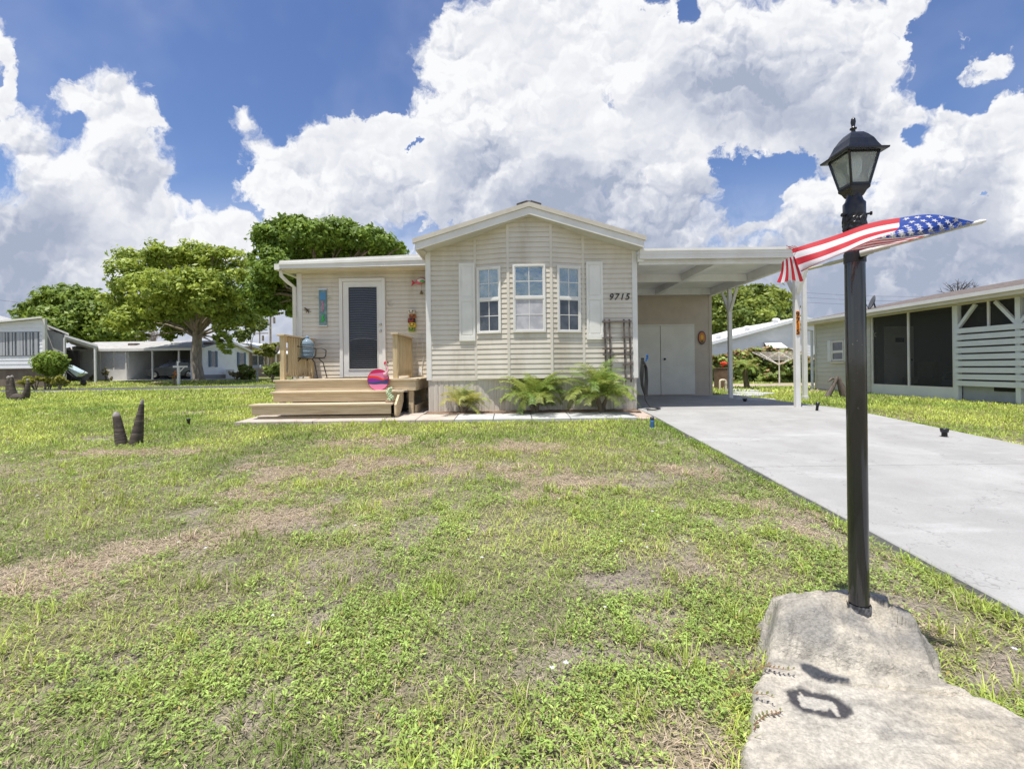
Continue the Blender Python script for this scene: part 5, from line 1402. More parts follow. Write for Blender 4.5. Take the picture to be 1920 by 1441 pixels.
    for i in range(ns+1):
        for j in range(nt_+1):
            u, v = i/ns, j/nt_
            top = np.array([178+u*(268-178), 1118-u*40-10*math.sin(u*math.pi), 2.04-.05*u]); bot = np.array([140+u*(332-140), 1262-u*12+8*math.sin(u*9), 2.05-.09*u])
            q = top*(1-v)+bot*v; q[0] += 10*math.sin(v*math.pi)*(1-u); q[2] += .012*math.sin(u*9+v*2)
            mb.v.append(tuple(Q(*q)))
    W_ = nt_+1
    for i in range(ns):
        for j in range(nt_):
            mb.f.append((i*W_+j, i*W_+j+1, (i+1)*W_+j+1, (i+1)*W_+j)); mb.m.append(0 if int((i+.5)/ns*7) % 2 == 0 else 1); mb.s.append(True)
    mb.build('folded_corner', [red, wht], t)
    # frayed threads
    mb = MB()
    for k_ in range(6):
        p = Q(250+k_*8, 1030-k_*3, 1.995); mb.tube([p, p+Vector((-.012-R.uniform(0, .02), 0, R.uniform(.004, .02)))], .0011, 4)
    mb.build('frayed_edge', red, t)
build_flag()

# ================================================================== RIGHT NEIGHBOUR
M['sid_grey'] = mat('sage_siding', (.60,.595,.52), (.54,.535,.46), 1.5, .55)
M['sid_white'] = mat('white_siding', (.79,.80,.81), (.73,.74,.75), 1.5, .5)
M['pale_blue'] = mat('pale_blue_white', (.74,.77,.76), (.69,.72,.71), 2, .5)
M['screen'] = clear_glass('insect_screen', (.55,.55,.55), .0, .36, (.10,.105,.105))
def build_neighbour():
    X = 10.85; yc = 16.24; xe = 10.45
    t = thing('screened_house', 'sage sided neighbouring house with a dark screened porch and white slatted side', 'house', (14, 10, 0))
    yn = 2.0
    ys0, ysd, ys1 = 13.75, 12.46, 11.1        # screen from far to near
    mb = MB(); ez = 2.42
    siding(mb, (X, yc), (X, ys0+.0), (-1,0), .06, ez, c=.15, d=.018)
    siding(mb, (17.5, yc), (X, yc), (0,1), .06, ez, c=.15, d=.018)
    mb.box(X+.002, X+.12, ys0, yc-.002, -.1, ez); mb.box(X+.12, 17.5, yc-.12, yc-.002, -.1, ez)
    wall = mb.build('wall', M['sid_grey'], t)
    mb = MB(); mb.box(X-.03, X+.0, ys0+.0, yc, -.12, .06); mb.build('foundation', M['concrete'], t)
    mb = MB(); mb.box(X-.028, X+.06, yc-.06, yc+.03, .06, ez); mb.build('corner_trim', M['sid_grey'], wall)
    # porch interior
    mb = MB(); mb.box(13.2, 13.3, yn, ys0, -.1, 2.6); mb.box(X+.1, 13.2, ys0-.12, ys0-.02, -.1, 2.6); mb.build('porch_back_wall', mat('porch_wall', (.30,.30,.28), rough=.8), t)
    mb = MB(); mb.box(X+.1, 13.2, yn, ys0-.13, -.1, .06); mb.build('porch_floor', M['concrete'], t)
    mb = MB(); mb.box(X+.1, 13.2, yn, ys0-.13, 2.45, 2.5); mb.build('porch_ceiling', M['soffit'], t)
    # door on the inner end wall facing the camera
    mb = MB(); mb.box(11.15, 12.0, ys0-.17, ys0-.125, .08, 2.02); dr = mb.build('porch_door', M['white'], t)
    mb = MB(); mb.box(11.45, 11.7, ys0-.19, ys0-.172, 1.55, 1.68); mb.ball((11.9, ys0-.2, 1.02), .03, 8, 5); mb.build('door_knob', M['dark'], dr)
    # knee wall, screen frames
    mb = MB(); mb.box(X, X+.1, ys1+.06, ys0-.0, -.12, .27); mb.build('knee_wall', M['pale_blue'], t)
    mb = MB()
    for y in (ys0-.03, ysd, ys1+.08): mb.box(X+.005, X+.055, y-.028, y+.028, .27, 2.3)
    mb.box(X+.005, X+.055, ys1+.11, ysd-.03, .271, .31); mb.box(X+.005, X+.055, ysd+.03, ys0-.06, .271, .31)
    mb.build('screen_frame', M['white'], t)
    for a, b in ((ysd+.03, ys0-.06), (ys1+.11, ysd-.03)):
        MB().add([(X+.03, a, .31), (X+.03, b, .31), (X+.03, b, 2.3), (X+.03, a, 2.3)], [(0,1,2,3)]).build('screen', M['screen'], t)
    # furniture seen dimly behind the screen
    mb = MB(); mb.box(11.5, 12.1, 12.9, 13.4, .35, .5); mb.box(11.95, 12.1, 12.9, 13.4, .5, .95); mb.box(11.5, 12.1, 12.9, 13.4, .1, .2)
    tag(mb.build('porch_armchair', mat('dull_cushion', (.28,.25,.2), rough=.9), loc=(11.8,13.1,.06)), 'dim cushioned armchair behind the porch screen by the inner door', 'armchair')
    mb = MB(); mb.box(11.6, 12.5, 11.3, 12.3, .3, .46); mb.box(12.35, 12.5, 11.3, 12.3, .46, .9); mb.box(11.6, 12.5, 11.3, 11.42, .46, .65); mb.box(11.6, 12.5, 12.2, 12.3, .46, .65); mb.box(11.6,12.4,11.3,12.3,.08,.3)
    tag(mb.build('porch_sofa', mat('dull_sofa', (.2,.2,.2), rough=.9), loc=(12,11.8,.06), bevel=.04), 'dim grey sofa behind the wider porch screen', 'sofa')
    # header
    mb = MB(); mb.box(X-.02, X+.1, yn, ys0+.02, 2.3, 2.46); mb.build('header', M['cream'], t)
    # slatted bay
    mb = MB()
    posts = [ys1-.02, 9.72, 8.3, 6.9, 5.5]
    for y in posts: mb.box(X-.04, X+.055, y-.05, y+.05, -.12, 2.3)
    mb.pieces('porch_post', M['pale_blue'], t)
    for i in range(len(posts)-1):
        z = .36; mb = MB()
        for k in range(9):
            mb.box(X-.072, X-.043, posts[i+1], posts[i]-.001, z, z+.118); z += .157
        mb.build('slat_panel', M['pale_blue'], t)
    mb = MB()
    for i in range(len(posts)-1):
        for s, y in ((-1, posts[i]), (1, posts[i+1])): mb.beam((X-.01, y+s*.03, 1.74), (X-.01, y+s*.46, 2.27), .07, .06, (1,0,0))
    mb.pieces('brace', M['pale_blue'], t)
    mb = MB(); mb.box(X+.02, X+.05, 10.35, 10.40, 1.72, 2.3); mb.build('mullion', M['white'], t)
    for i in range(len(posts)-1):
        MB().add([(X+.065, posts[i+1]+.05, 1.70), (X+.065, posts[i]-.05, 1.70), (X+.065, posts[i]-.05, 2.3), (X+.065, posts[i+1]+.05, 2.3)], [(0,1,2,3)]).build('upper_screen', M['screen'], t)
    mb = MB(); mb.box(X+.07, X+.1, yn, ys1-.08, -.1, .36); mb.build('lower_panel', mat('grey_panel', (.40,.43,.46), (.34,.37,.40), 2, .6), t)
    mb = MB(); mb.box(X+.06, X+.068, 10.0, 10.35, .0, .02); mb.box(X+.055, X+.068, 9.8, 10.3, .26, .35); mb.build('vent', M['dark'], t)
    # roof
    zr = 3.42; xr = 15.5
    mb = MB(); mb.add([(xe-.05, yn, ez+.05), (xr, yn, zr), (xr, yc+.45, zr), (xe-.05, yc+.45, ez+.05), (xe-.05, yn, ez-.0), (xr, yn, zr-.06), (xr, yc+.45, zr-.06), (xe-.05, yc+.45, ez)],
        [(0,1,2,3), (7,6,5,4), (0,3,7,4), (3,2,6,7), (0,4,5,1)])
    mb.add([(xr, yn, zr), (21, yn, ez), (21, yc+.45, ez), (xr, yc+.45, zr)], [(0,1,2,3)])
    rf = mb.build('roof', M['shingle_brown'], t)
    mb = MB(); mb.box(xe-.115, xe-.06, yn, yc+.5, ez-.03, ez+.055); mb.build('gutter', M['white'], rf)
    mb = MB(); mb.box(xe-.05, xe-.02, yn, yc+.44, ez-.11, ez-.002); mb.box(xe-.05, 17, yc+.41, yc+.44, ez-.1, ez-.002); mb.build('fascia', M['cream'], rf)
    mb = MB(); mb.box(xe-.018, X, yn, yc+.4, ez-.1, ez-.08); mb.box(X, 17.5, yc, yc+.4, ez-.1, ez-.08); mb.build('soffit', M['cream'], rf)
    mb = MB(); mb.tube([(xe-.06, yc+.42, ez-.03), (xe+.0, yc+.4, ez-.22), (X-.07, yc+.10, ez-.3), (X-.07, yc+.1, .05), (X-.12, yc+.1, .0)], .045, 8); mb.build('downspout', M['pale_blue'], t)
    # window
    w = window(t, (X, 15.36), (0,-1), (-1,0), .50, 1.06, 1.66, 1.33, M['white'], M['darkglass'], M['darkglass'], cols=1, rows=1, low_rows=1)
    mb = MB(); mb.box(X-.045, X-.012, 15.42, 15.58, 1.0, 1.72); mb.box(X-.045, X-.012, 14.62, 14.79, 1.0, 1.72); mb.pieces('shutter', M['pale_blue'], t)
    mb = MB(); mb.box(X-.07, X-.02, 14.78, 15.44, .94, 1.0); mb.build('sill', M['cream'], t)
    # dish
    p = W(1639, 568, 14.2); t2 = thing('satellite_dish', 'grey satellite dish on the eave of the sage house', 'satellite dish', (p.x, 14.2, p.z-.2))
    ax = Vector((-.95, .42, .35)).to_track_quat('Z', 'Y').to_matrix()
    mb = MB(); mb.lathe([(.0, .0), (.12, .015), (.20, .045), (.235, .07), (.23, .075), (.11, .022), (.0, .008)], p, 20, axis=ax); mb.build('dish', plain('dish_grey', (.10,.105,.11), .5), t2)
    mb = MB(); mb.tube([p, p+Vector((.06, .04, -.12)), (p.x+.08, 14.24, 2.5), (p.x+.08, 14.24, 2.36)], .02, 7); mb.build('mast', M['blackmetal'], t2)
    mb = MB(); f = p+ax @ Vector((0, .0, .28)); mb.tube([p+ax @ Vector((0, -.22, .06)), f], .01, 6); mb.ball(f, .035, 8, 6); mb.build('feed_arm', M['blackmetal'], t2)
    p = W(1638, 628, 13.7); mb = MB()
    for k in range(7): a = k*.9; mb.tube([p, p+Vector((-.02, .14*math.cos(a), .14*math.sin(a)))], [.02, .004], 5)
    tag(mb.build('star_ornament', M['white'], loc=p), 'small pale spiky ornament on the sage wall beside the screen', 'wall decoration')
build_neighbour()

# ================================================================== LEAVES AND TREES
def leaf_cloud(P, N, size, col, rg, aspect=.5):
    n = len(P); N = N/np.linalg.norm(N, axis=1, keepdims=True)
    r = rg.normal(size=(n, 3)); t = np.cross(N, r); t /= np.linalg.norm(t, axis=1, keepdims=True)+1e-9; b = np.cross(N, t)
    s = np.asarray(size).reshape(-1, 1)
    V = np.stack([P-t*s, P+b*s*aspect-N*s*.12, P+t*s-N*s*.25, P-b*s*aspect-N*s*.12], 1).reshape(-1, 3)
    i = np.arange(n)*4; T = np.concatenate([np.stack([i, i+1, i+2], 1), np.stack([i, i+2, i+3], 1)])
    return V, T, np.repeat(col, 4, 0)
def crown_points(clusters, n, rg, shell=.55):
    """clusters: (cx,cy,cz,rx,ry,rz); leaves in sub-clumps near each cluster's surface"""
    cl = np.array(clusters, float); vol = (cl[:, 3]*cl[:, 4]*cl[:, 5])**.67; cnt = np.maximum(20, (n*vol/vol.sum()).astype(int))
    P = []; N = []; K = []
    for c, m in zip(cl, cnt):
        q = max(6, int(m/55)); d = rg.normal(size=(q, 3)); d /= np.linalg.norm(d, axis=1, keepdims=True)
        rad = shell+(1-shell)*rg.random((q, 1))**.6
        cen = d*rad; k = rg.integers(0, q, m); sub = rg.normal(size=(m, 3)); sub /= np.linalg.norm(sub, axis=1, keepdims=True); sub *= rg.random((m, 1))**.45*.38*rg.uniform(.6, 1.3, (q, 1))[k]*np.where(rg.random((m, 1)) < .12, 1.7, 1)
        sub[:, 2] *= .75
        p = cen[k]+sub
        P.append(c[:3]+p*c[3:]); nn = d[k]*.45+sub*1.2+np.array([0, -.1, .5])+rg.normal(size=(m, 3))*.55; N.append(nn); K.append(rg.random(q)[k])
    return np.concatenate(P), np.concatenate(N), np.concatenate(K)
def tree(name, label, cat, base, trunk, clusters, n, lsize, c_lo, c_hi, bark, seed, group=None, shell=.5, limbs=True, aspect=.5, trunk_pts=None, fork=.55):
    rg = np.random.default_rng(seed); base = Vector(base); h, r = trunk
    t = thing(name, label, cat, base, group)
    mb = MB(); top = base+Vector((rg.uniform(-.05, .05)*h, 0, h))
    pts = [base+Vector((0,0,-.2)), base+Vector((0,0,h*.08)), base.lerp(top, .35)+Vector((rg.uniform(-.04, .04)*h, 0, 0)), top]
    if trunk_pts: pts = [Vector(p) for p in trunk_pts]; top = pts[-1]
    mb.tube(pts, [r*1.45]+[r*(1.08-.3*i/(len(pts)-1)) for i in range(1, len(pts))], 10)
    if limbs:
        st = pts[-2].lerp(top, .5) if len(pts) > 2 else top
        for c in clusters:
            c3 = Vector(c[:3]); a = st.lerp(top, rg.random()); mid = a.lerp(c3, .5)+Vector((rg.uniform(-.1, .1)*h, rg.uniform(-.1, .1)*h, rg.uniform(-.05, .12)*h))
            rr = r*rg.uniform(.16, .34); mb.tube([a, a.lerp(mid, .5)+Vector((0,0,.04*h)), mid, mid.lerp(c3, .6), c3], [rr, rr*.85, rr*.6, rr*.4, rr*.15], 7)
            for q in range(4):
                e = c3+Vector((rg.uniform(-.75, .75)*c[3], rg.uniform(-.75, .75)*c[4], rg.uniform(-.7, .7)*c[5])); s = mid.lerp(c3, rg.uniform(.2, .9)); mb.tube([s, s.lerp(e, .5)+Vector((0,0,.05)), e], [rr*.3, rr*.2, rr*.06], 5, caps=False)
    mb.build('trunk', bark, t)
    P, N, K = crown_points(clusters, n, rg, shell)
    lo, hi = np.array(c_lo), np.array(c_hi)
    f = np.clip(K*.75+rg.random(len(P))*.35, 0, 1)[:, None]; col = (lo*(1-f)+hi*f)*rg.uniform(.8, 1.2, (len(P), 1))
    V, T, C = leaf_cloud(P, N, lsize*rg.uniform(.65, 1.35, len(P)), col, rg, aspect)
    fast_mesh('crown', V, T, M['leaf'], C, t)
    return t
def pc(px, py, Y, rx, ry, rd=None):           # cluster from where it stands: centre and radii in picture pixels at distance Y
    p = W(px, py, Y); k = Y/F
    return (p.x, Y + 0, p.z, rx*k, (rd or (rx*.8+ry*.2))*k, ry*k)
def pcy(px, py, Y, rx, ry, dy): return pc(px, py, Y+dy, rx, ry)

# big spreading tree beside the far house
Y = 31.5
cl = [pcy(240, 520, Y, 38, 36, -1), pcy(262, 490, Y, 38, 26, 1), pcy(232, 565, Y, 34, 30, 0), pcy(250, 600, Y, 42, 28, -1.5), pcy(315, 480, Y, 42, 26, 0), pcy(290, 540, Y, 46, 38, -3), pcy(330, 590, Y, 40, 30, 2.5),
      pcy(370, 480, Y, 44, 24, 1), pcy(365, 535, Y, 46, 36, -3), pcy(425, 490, Y, 44, 24, 0), pcy(430, 535, Y, 46, 34, -1.5), pcy(455, 570, Y, 36, 28, 1), pcy(405, 580, Y, 38, 24, 2.5), pcy(312, 618, Y, 22, 18, 1), pcy(350, 500, Y, 50, 30, 3), pcy(470, 520, Y, 26, 30, 1),
      pcy(300, 470, Y, 22, 14, -1), pcy(400, 465, Y, 26, 12, -1), pcy(415, 635, Y-1, 15, 24, -.8), pcy(422, 655, Y-1, 14, 12, -.8), pcy(462, 600, Y, 24, 14, .5), pcy(270, 632, Y, 12, 8, -1), pcy(320, 575, Y, 44, 26, -2), pcy(390, 560, Y, 46, 30, -2.5), pcy(430, 600, Y, 34, 20, -1), pcy(345, 605, Y, 30, 16, 2), pcy(285, 590, Y, 34, 26, 1), pcy(350, 560, Y, 60, 30, 3)]
b = G(372, 714); b = W(372, 713, Y); b.z = gz(b.x, Y)
tree('shade_tree', 'large spreading yellow green shade tree with a thick grey trunk beside the far white house', 'tree', b, (2.6, .36), cl, 42000, .145, (.14,.21,.03), (.42,.50,.08), M['greybark'], 3, shell=.45,
     trunk_pts=[b+Vector((0,0,-.3)), b+Vector((.03,0,.15)), W(368, 680, Y), W(369, 650, Y), W(370, 622, Y)])
# dark tree at the left
Y = 47
cl = [pcy(90, 575, Y, 34, 22, 0), pcy(130, 555, Y, 42, 20, 1), pcy(165, 575, Y, 40, 28, 0), pcy(110, 600, Y, 46, 24, -1.5), pcy(160, 612, Y, 44, 24, -1), pcy(210, 595, Y, 40, 30, 0), pcy(215, 625, Y, 36, 16, -1), pcy(60, 590, Y, 34, 10, 1), pcy(85, 615, Y, 30, 16, 0), pcy(180, 632, Y, 60, 12, 1), pcy(240, 615, Y, 26, 22, 1)]
b = W(150, 705, Y); b.z = .3
tree('broad_tree', 'broad dark green tree behind the white house at the far left', 'tree', b, (3.4, .4), cl, 34000, .25, (.10,.165,.03), (.28,.37,.06), M['bark'], 4, shell=.35)
# oak behind the home
Y = 22
cl = [pcy(515, 450, Y, 36, 30, 0), pcy(540, 425, Y, 32, 18, 1), pcy(580, 440, Y, 44, 26, -1), pcy(635, 440, Y, 46, 24, 0), pcy(690, 450, Y, 46, 24, 0), pcy(735, 470, Y, 28, 16, 1), pcy(520, 500, Y, 42, 32, -1), pcy(495, 540, Y, 34, 34, 0), pcy(535, 545, Y, 34, 36, 1), pcy(500, 575, Y, 26, 16, 0), pcy(600, 480, Y, 60, 30, 1.5), pcy(680, 480, Y, 60, 26, 1.5), pcy(480, 490, Y, 16, 20, .5), pcy(560, 410, Y, 16, 8, 0), pcy(640, 420, Y, 16, 8, .5), pcy(700, 432, Y, 18, 8, 0), pcy(478, 560, Y, 14, 20, 0), pcy(548, 580, Y, 12, 14, .5), pcy(530, 412, Y, 9, 8, 0), pcy(590, 418, Y, 12, 9, -.5), pcy(612, 424, Y, 10, 8, .4), pcy(665, 424, Y, 11, 8, 0), pcy(720, 448, Y, 12, 9, 0), pcy(750, 462, Y, 10, 8, 0), pcy(490, 428, Y, 10, 9, 0)]
b = W(600, 700, Y); b.z = 0
tree('oak_tree', 'dense dark green oak rising behind the low roof of the beige home', 'tree', b, (4.5, .4), cl, 66000, .11, (.085,.15,.025), (.26,.37,.055), M['bark'], 5, shell=.3)
# tree behind the carport
Y = 44
cl = [pcy(1365, 580, Y, 34, 40, 0), pcy(1400, 560, Y, 36, 26, 1), pcy(1440, 560, Y, 36, 22, 0), pcy(1420, 590, Y, 46, 32, -1.5), pcy(1465, 580, Y, 26, 20, 0), pcy(1345, 610, Y, 26, 26, 0), pcy(1455, 600, Y, 36, 16, 0), pcy(1430, 543, Y, 20, 10, 0), pcy(1485, 592, Y, 14, 9, 0), pcy(1340, 570, Y, 20, 24, 0), pcy(1390, 620, Y, 46, 14, 0), pcy(1300, 590, Y, 40, 30, 2)]
b = W(1400, 705, Y); b.z = 0
tree('leafy_tree', 'leafy green tree behind the white metal roof right of the carport', 'tree', b, (3, .35), cl, 26000, .22, (.10,.155,.03), (.32,.38,.07), M['bark'], 6, shell=.3)
# smaller trees and shrubs in the gap left of the deck
Y = 46
cl = [pcy(455, 620, Y, 16, 22, 0), pcy(485, 605, Y, 18, 18, 0), pcy(470, 590, Y, 22, 14, 1)]
b = W(470, 705, Y); b.z = .3
tree('thin_tree', 'thin airy green tree by the utility poles left of the deck', 'tree', b, (3, .14), cl, 2200, .2, (.09,.13,.03), (.2,.25,.06), M['bark'], 7)
def bush(name, label, cat, px, py, Y, rx, ry, n, ls, lo, hi, seed, group=None, bumps=6, round_=False):
    rg = np.random.default_rng(seed); p = W(px, py, Y); k = Y/F
    cl = [(p.x+rg.uniform(-.55, .55)*rx*k, Y+rg.uniform(-.5, .5)*rx*k, p.z+rg.uniform(-.45, .5)*ry*k, rx*k*rg.uniform(.4, .65), rx*k*.5, ry*k*rg.uniform(.4, .6)) for _ in range(bumps)]
    if round_: cl = [(p.x, Y, p.z, rx*k, rx*k, ry*k)]
    g = gz(p.x, Y); b = Vector((p.x, Y, g))
    t = thing(name, label, cat, b, group)
    mb = MB()
    for c in cl: mb.tube([b+Vector((rg.uniform(-.1, .1), 0, -.05)), Vector((p.x, Y, g)).lerp(Vector(c[:3]), .5), Vector(c[:3])], [.035, .025, .01], 5)
    mb.build('stem', M['bark'], t)
    P, N, K = crown_points(cl, n, rg, .82 if round_ else .4); P[:, 2] = np.maximum(P[:, 2], g+.03)
    f = np.clip(K*.7+rg.random(len(P))*.4, 0, 1)[:, None]; lo, hi = np.array(lo), np.array(hi); col = (lo*(1-f)+hi*f)*rg.uniform(.8, 1.2, (len(P), 1))
    V, T, C = leaf_cloud(P, N, ls*rg.uniform(.6, 1.3, len(P)), col, rg, .5); fast_mesh('foliage', V, T, M['leaf'], C, t)
    return t
bush('palm_shrub', 'dull green shrubs behind the far awning near the poles', 'shrub', 505, 655, 42, 26, 16, 1500, .2, (.13,.16,.03), (.26,.28,.06), 12)
bush('green_shrub', 'bright green shrub at the gable end of the far white house', 'shrub', 458, 697, 33, 18, 17, 1500, .12, (.10,.15,.03), (.26,.31,.06), 13)
bush('brown_shrub', 'low greyish brown shrub beside the bright green one', 'shrub', 443, 703, 32.6, 12, 9, 600, .1, (.12,.10,.05), (.22,.19,.09), 14)
bush('green_shrub', 'leafy green shrub just left of the deck behind the grey mailbox', 'shrub', 510, 690, 30, 22, 19, 1800, .12, (.09,.14,.03), (.24,.30,.06), 15)
bush('round_shrub', 'clipped round green shrub in front of the far left white house', 'shrub', 96, 681, 25.5, 20, 20, 9000, .08, (.10,.18,.02), (.30,.40,.05), 16, round_=True)
for i, (px, w_) in enumerate(((48, 12), (66, 13), (86, 11), (112, 10))):
    bush('yellow_shrub', ['leftmost low yellow green plant along the far left house', 'second low yellow green plant from the left along the foundation', 'low yellow green plant right under the round shrub', 'low yellow green plant next to the wheelbarrow handles'][i], 'shrub', px, 712, 25, w_+2, 9, 700, .09, (.22,.24,.04), (.42,.42,.07), 30+i, 'yellow green plants along the foundation', 4)
# bare bush
def bare_bush(name, label, px, py, Y, w_, h_, n, col, seed, r=.02):
    rg = np.random.default_rng(seed); b = W(px, py, Y); k = Y/F; t = MB()
    for i in range(n):
        a = rg.uniform(-1, 1); e = b+Vector((a*w_*k, rg.uniform(-.5, .5)*w_*k, h_*k*rg.uniform(.55, 1)*(1-.35*a*a))); m_ = b.lerp(e, .5)+Vector((-a*w_*k*.1, 0, h_*k*.12)); t.tube([b+Vector((a*.2,0,0)), m_, e], [r*1.6, r, r*.3], 4, caps=False)
        for q in range(3):
            s = m_.lerp(e, rg.uniform(0, .8)); t.tube([s, s+Vector((rg.uniform(-1, 1)*w_*k*.22, rg.uniform(-.2, .2), rg.uniform(.0, .25)*h_*k))], [r*.6, r*.2], 4, caps=False)
    return tag(t.build(name, plain(name+'_twig', col, .9), loc=b), label, 'bush')
bare_bush('bare_bush', 'leafless greyish pink bush above the far house roof', 286, 650, 46, 28, 42, 40, (.40,.33,.32), 8)
bare_bush('bare_tree', 'dark leafless branches showing above the sage house roof', 1795, 565, 24, 42, 42, 22, (.10,.085,.075), 9, .022)

# ================================================================== BACK YARD
def build_backyard():
    rg = np.random.default_rng(77)
    # hedge of broad leaved shrubs
    for i in range(8):
        px = 1322+i*32; Y = 24.5+R.uniform(-.3, .3); top = (668, 655, 650, 645, 646, 652, 658, 650)[i]
        p0 = W(px, 0, Y); 
        cl = []
        for k in range(7):
            cy_ = top+14+k*8.6; cl.append(pcy(px+R.uniform(-9, 9), cy_, Y, R.uniform(17, 22), 12, R.uniform(-.3, .2)))
        b = Vector((p0.x, Y, 0)); t = thing('hedge_shrub', ['hedge shrub nearest the shed, mostly green', 'hedge shrub just right of the shed with bronze top leaves', 'hedge shrub directly above the small palm', 'tallest reddish topped hedge shrub in the middle', 'hedge shrub left of the clothesline', 'hedge shrub right behind the clothesline', 'hedge shrub hidden partly by the carport post', 'rightmost hedge shrub next to the sage house'][i], 'shrub', b, 'broad leaved shrubs of the back hedge')
        mb = MB()
        for k in range(4): mb.tube([b+Vector((k*.12-.2, 0, -.05)), b+Vector((k*.15-.25, R.uniform(-.1, .1), .7)), b+Vector((k*.2-.3, 0, 1.3))], [.04, .03, .02], 5)
        mb.build('stem', M['bark'], t)
        P, N, K = crown_points(cl, 5200, rg, .2); P[:, 2] = np.maximum(P[:, 2], .04)
        hgt = np.clip((P[:, 2]-.9)/1.2, 0, 1)[:, None]; bronze = (rg.random((len(P), 1)) < .10+.45*hgt*(i > 0))
        f = rg.random((len(P), 1)); col = np.array([.08,.13,.025])*(1-f)+np.array([.26,.32,.08])*f; br = np.array([.24,.13,.06])*(1-f)+np.array([.42,.28,.15])*f
        col = np.where(bronze, br, col)*1.3*rg.uniform(.8, 1.25, (len(P), 1))
        V, T, C = leaf_cloud(P, N, .125*rg.uniform(.6, 1.3, len(P)), col, rg, .6); fast_mesh('foliage', V, T, M['leaf'], C, t)
    # small palm
    Y = 17.6; p = W(1399, 729, Y); p.z = 0; t = thing('dwarf_palm', 'small arching palm with a short dark trunk in the back yard', 'palm', p)
    c = W(1397, 692, Y); mb = MB(); mb.tube([p+Vector((.06,0,-.05)), p+Vector((.03,0,.1)), p.lerp(c, .5), c], [.13, .11, .085, .075], 10); mb.build('trunk', M['bark'], t)
    v, tt, cc = palm_fronds(c, 30, .72, 2.1, .2, .012, (.23,.29,.06), 61, up=(.15, 1.3)); fast_mesh('fronds', v, tt, M['leaf'], cc, t)
    # rotary clothesline
    Y = 20.2; p = W(1461.5, 722, Y); p.z = 0; top = W(1461, 684, Y); t = thing('rotary_clothesline', 'white rotary clothesline shaped like an upturned umbrella on the pale sand', 'clothesline', p)
    mw = plain('line_white', (.72,.68,.62), .5)
    mb = MB(); mb.tube([p, p+Vector((0,0,.35))], .032, 8); mb.tube([p+Vector((0,0,.35)), top+Vector((0,0,.12))], .026, 8); mb.build('pole', mw, t)
    R_ = 1.28; zt = W(1461, 660, Y).z; ends = []
    for k in range(4):
        a = .12+k*math.pi/2; e = Vector((top.x+R_*math.cos(a), Y+R_*math.sin(a), zt)); ends.append(e); mb = MB(); mb.tube([top, e], .016, 6)
        m_ = top.lerp(e, .5); mb.tube([m_, Vector((top.x, Y, zt+.02))], .010, 5); mb.build('arm', mw, t)
    mb = MB(); mb.tube([top, (top.x, Y, zt+.03)], .02, 6)
    for q in range(7):
        f = .4+q*.1
        for k in range(4): mb.tube([top.lerp(ends[k], f), top.lerp(ends[(k+1) % 4], f)], .005, 4, caps=False)
    mb.build('line', mw, t)
    # pipe
    Y = 16.2; a, b = W(1350, 731, Y), W(1361, 730, Y); a.z = b.z = 0; h = .40
    mb = MB(); mb.tube([a+Vector((0,0,-.05)), a+Vector((0,0,h-.06)), a+Vector((.015,0,h-.015)), a+Vector((.06,0,h)), b+Vector((-.06,0,h)), b+Vector((-.015,0,h-.015)), b+Vector((0,0,h-.06)), b+Vector((0,0,-.05))], .035, 9); mb.tube([b+Vector((0,0,h-.14)), b+Vector((0,0,h-.05))], .046, 9)
    tag(mb.build('plumbing_pipe', plain('pvc_cream', (.68,.60,.46), .45), loc=a), 'cream U shaped pipe standing in the grass by the shed', 'pipe')
    # planter box with red flowers
    Y = 17.8; a = W(1351, 726, Y); t = thing('planter_box', 'brown wooden planter box with orange red flowers beside the carport post', 'planter', (a.x, Y, 0))
    z1 = W(1351, 691, Y).z; mb = MB(); mb.box(a.x-.17, a.x+.28, Y-.2, Y+.2, 0, z1); mb.box(a.x-.19, a.x+.30, Y-.22, Y+.22, z1+.001, z1+.03); mb.build('box', mat('planter_brown', (.13,.075,.045), (.19,.12,.08), 6, .7), t, bevel=.01)
    mb = MB()
    for k in range(14): mb.ball((a.x+.1+R.uniform(-.1, .12), Y+R.uniform(-.1, .1), z1+.1+R.uniform(0, .16)), .04, 7, 5, jit=.2)
    mb.build('flower_head', plain('flower_red', (.75,.08,.03), .5), t)
    mb = MB()
    for k in range(14): mb.tube([(a.x+.1, Y, z1), (a.x+.1+R.uniform(-.15, .15), Y+R.uniform(-.1, .1), z1+R.uniform(.08, .2))], [.012, .006], 5)
    mb.build('flower_stem', plain('stem_green', (.08,.15,.03), .6), t)
    # white metal roofed house
    Y = 32; t = thing('metal_roof_house', 'pale white sided house with a bright white metal gable roof behind the hedge', 'house', (20.3, 36, 0))
    xl, xc, xr_ = 13.9, 20.4, 26.9; ze, zp = 2.62, 4.28
    mb = MB(); siding(mb, (xl+.3, Y), (xc, Y), (0,-1), .3, 4.5, (ze-.02, zp-.1), c=.2, d=.015); siding(mb, (xc, Y), (xr_-.3, Y), (0,-1), .3, 4.5, (zp-.1, ze-.02), c=.2, d=.015)
    mb.prism([(xl+.3, 0), (xr_-.3, 0), (xr_-.3, ze-.03), (xc, zp-.11), (xl+.3, ze-.03)], (0, Y+.002, 0), (1,0,0), (0,0,1), (0, 9, 0)); mb.build('wall', M['sid_white'], t)
    mb = MB()
    for s, xe in ((-1, xl), (1, xr_)):
        vs = [(xc, Y-.35, zp), (xe, Y-.35, ze-.03), (xe, Y+9.3, ze-.03), (xc, Y+9.3, zp)]; vs = vs+[(a, b_, c-.08) for a, b_, c in vs]
        mb.add(vs, [(0,1,2,3), (7,6,5,4), (0,4,5,1), (1,5,6,2)])
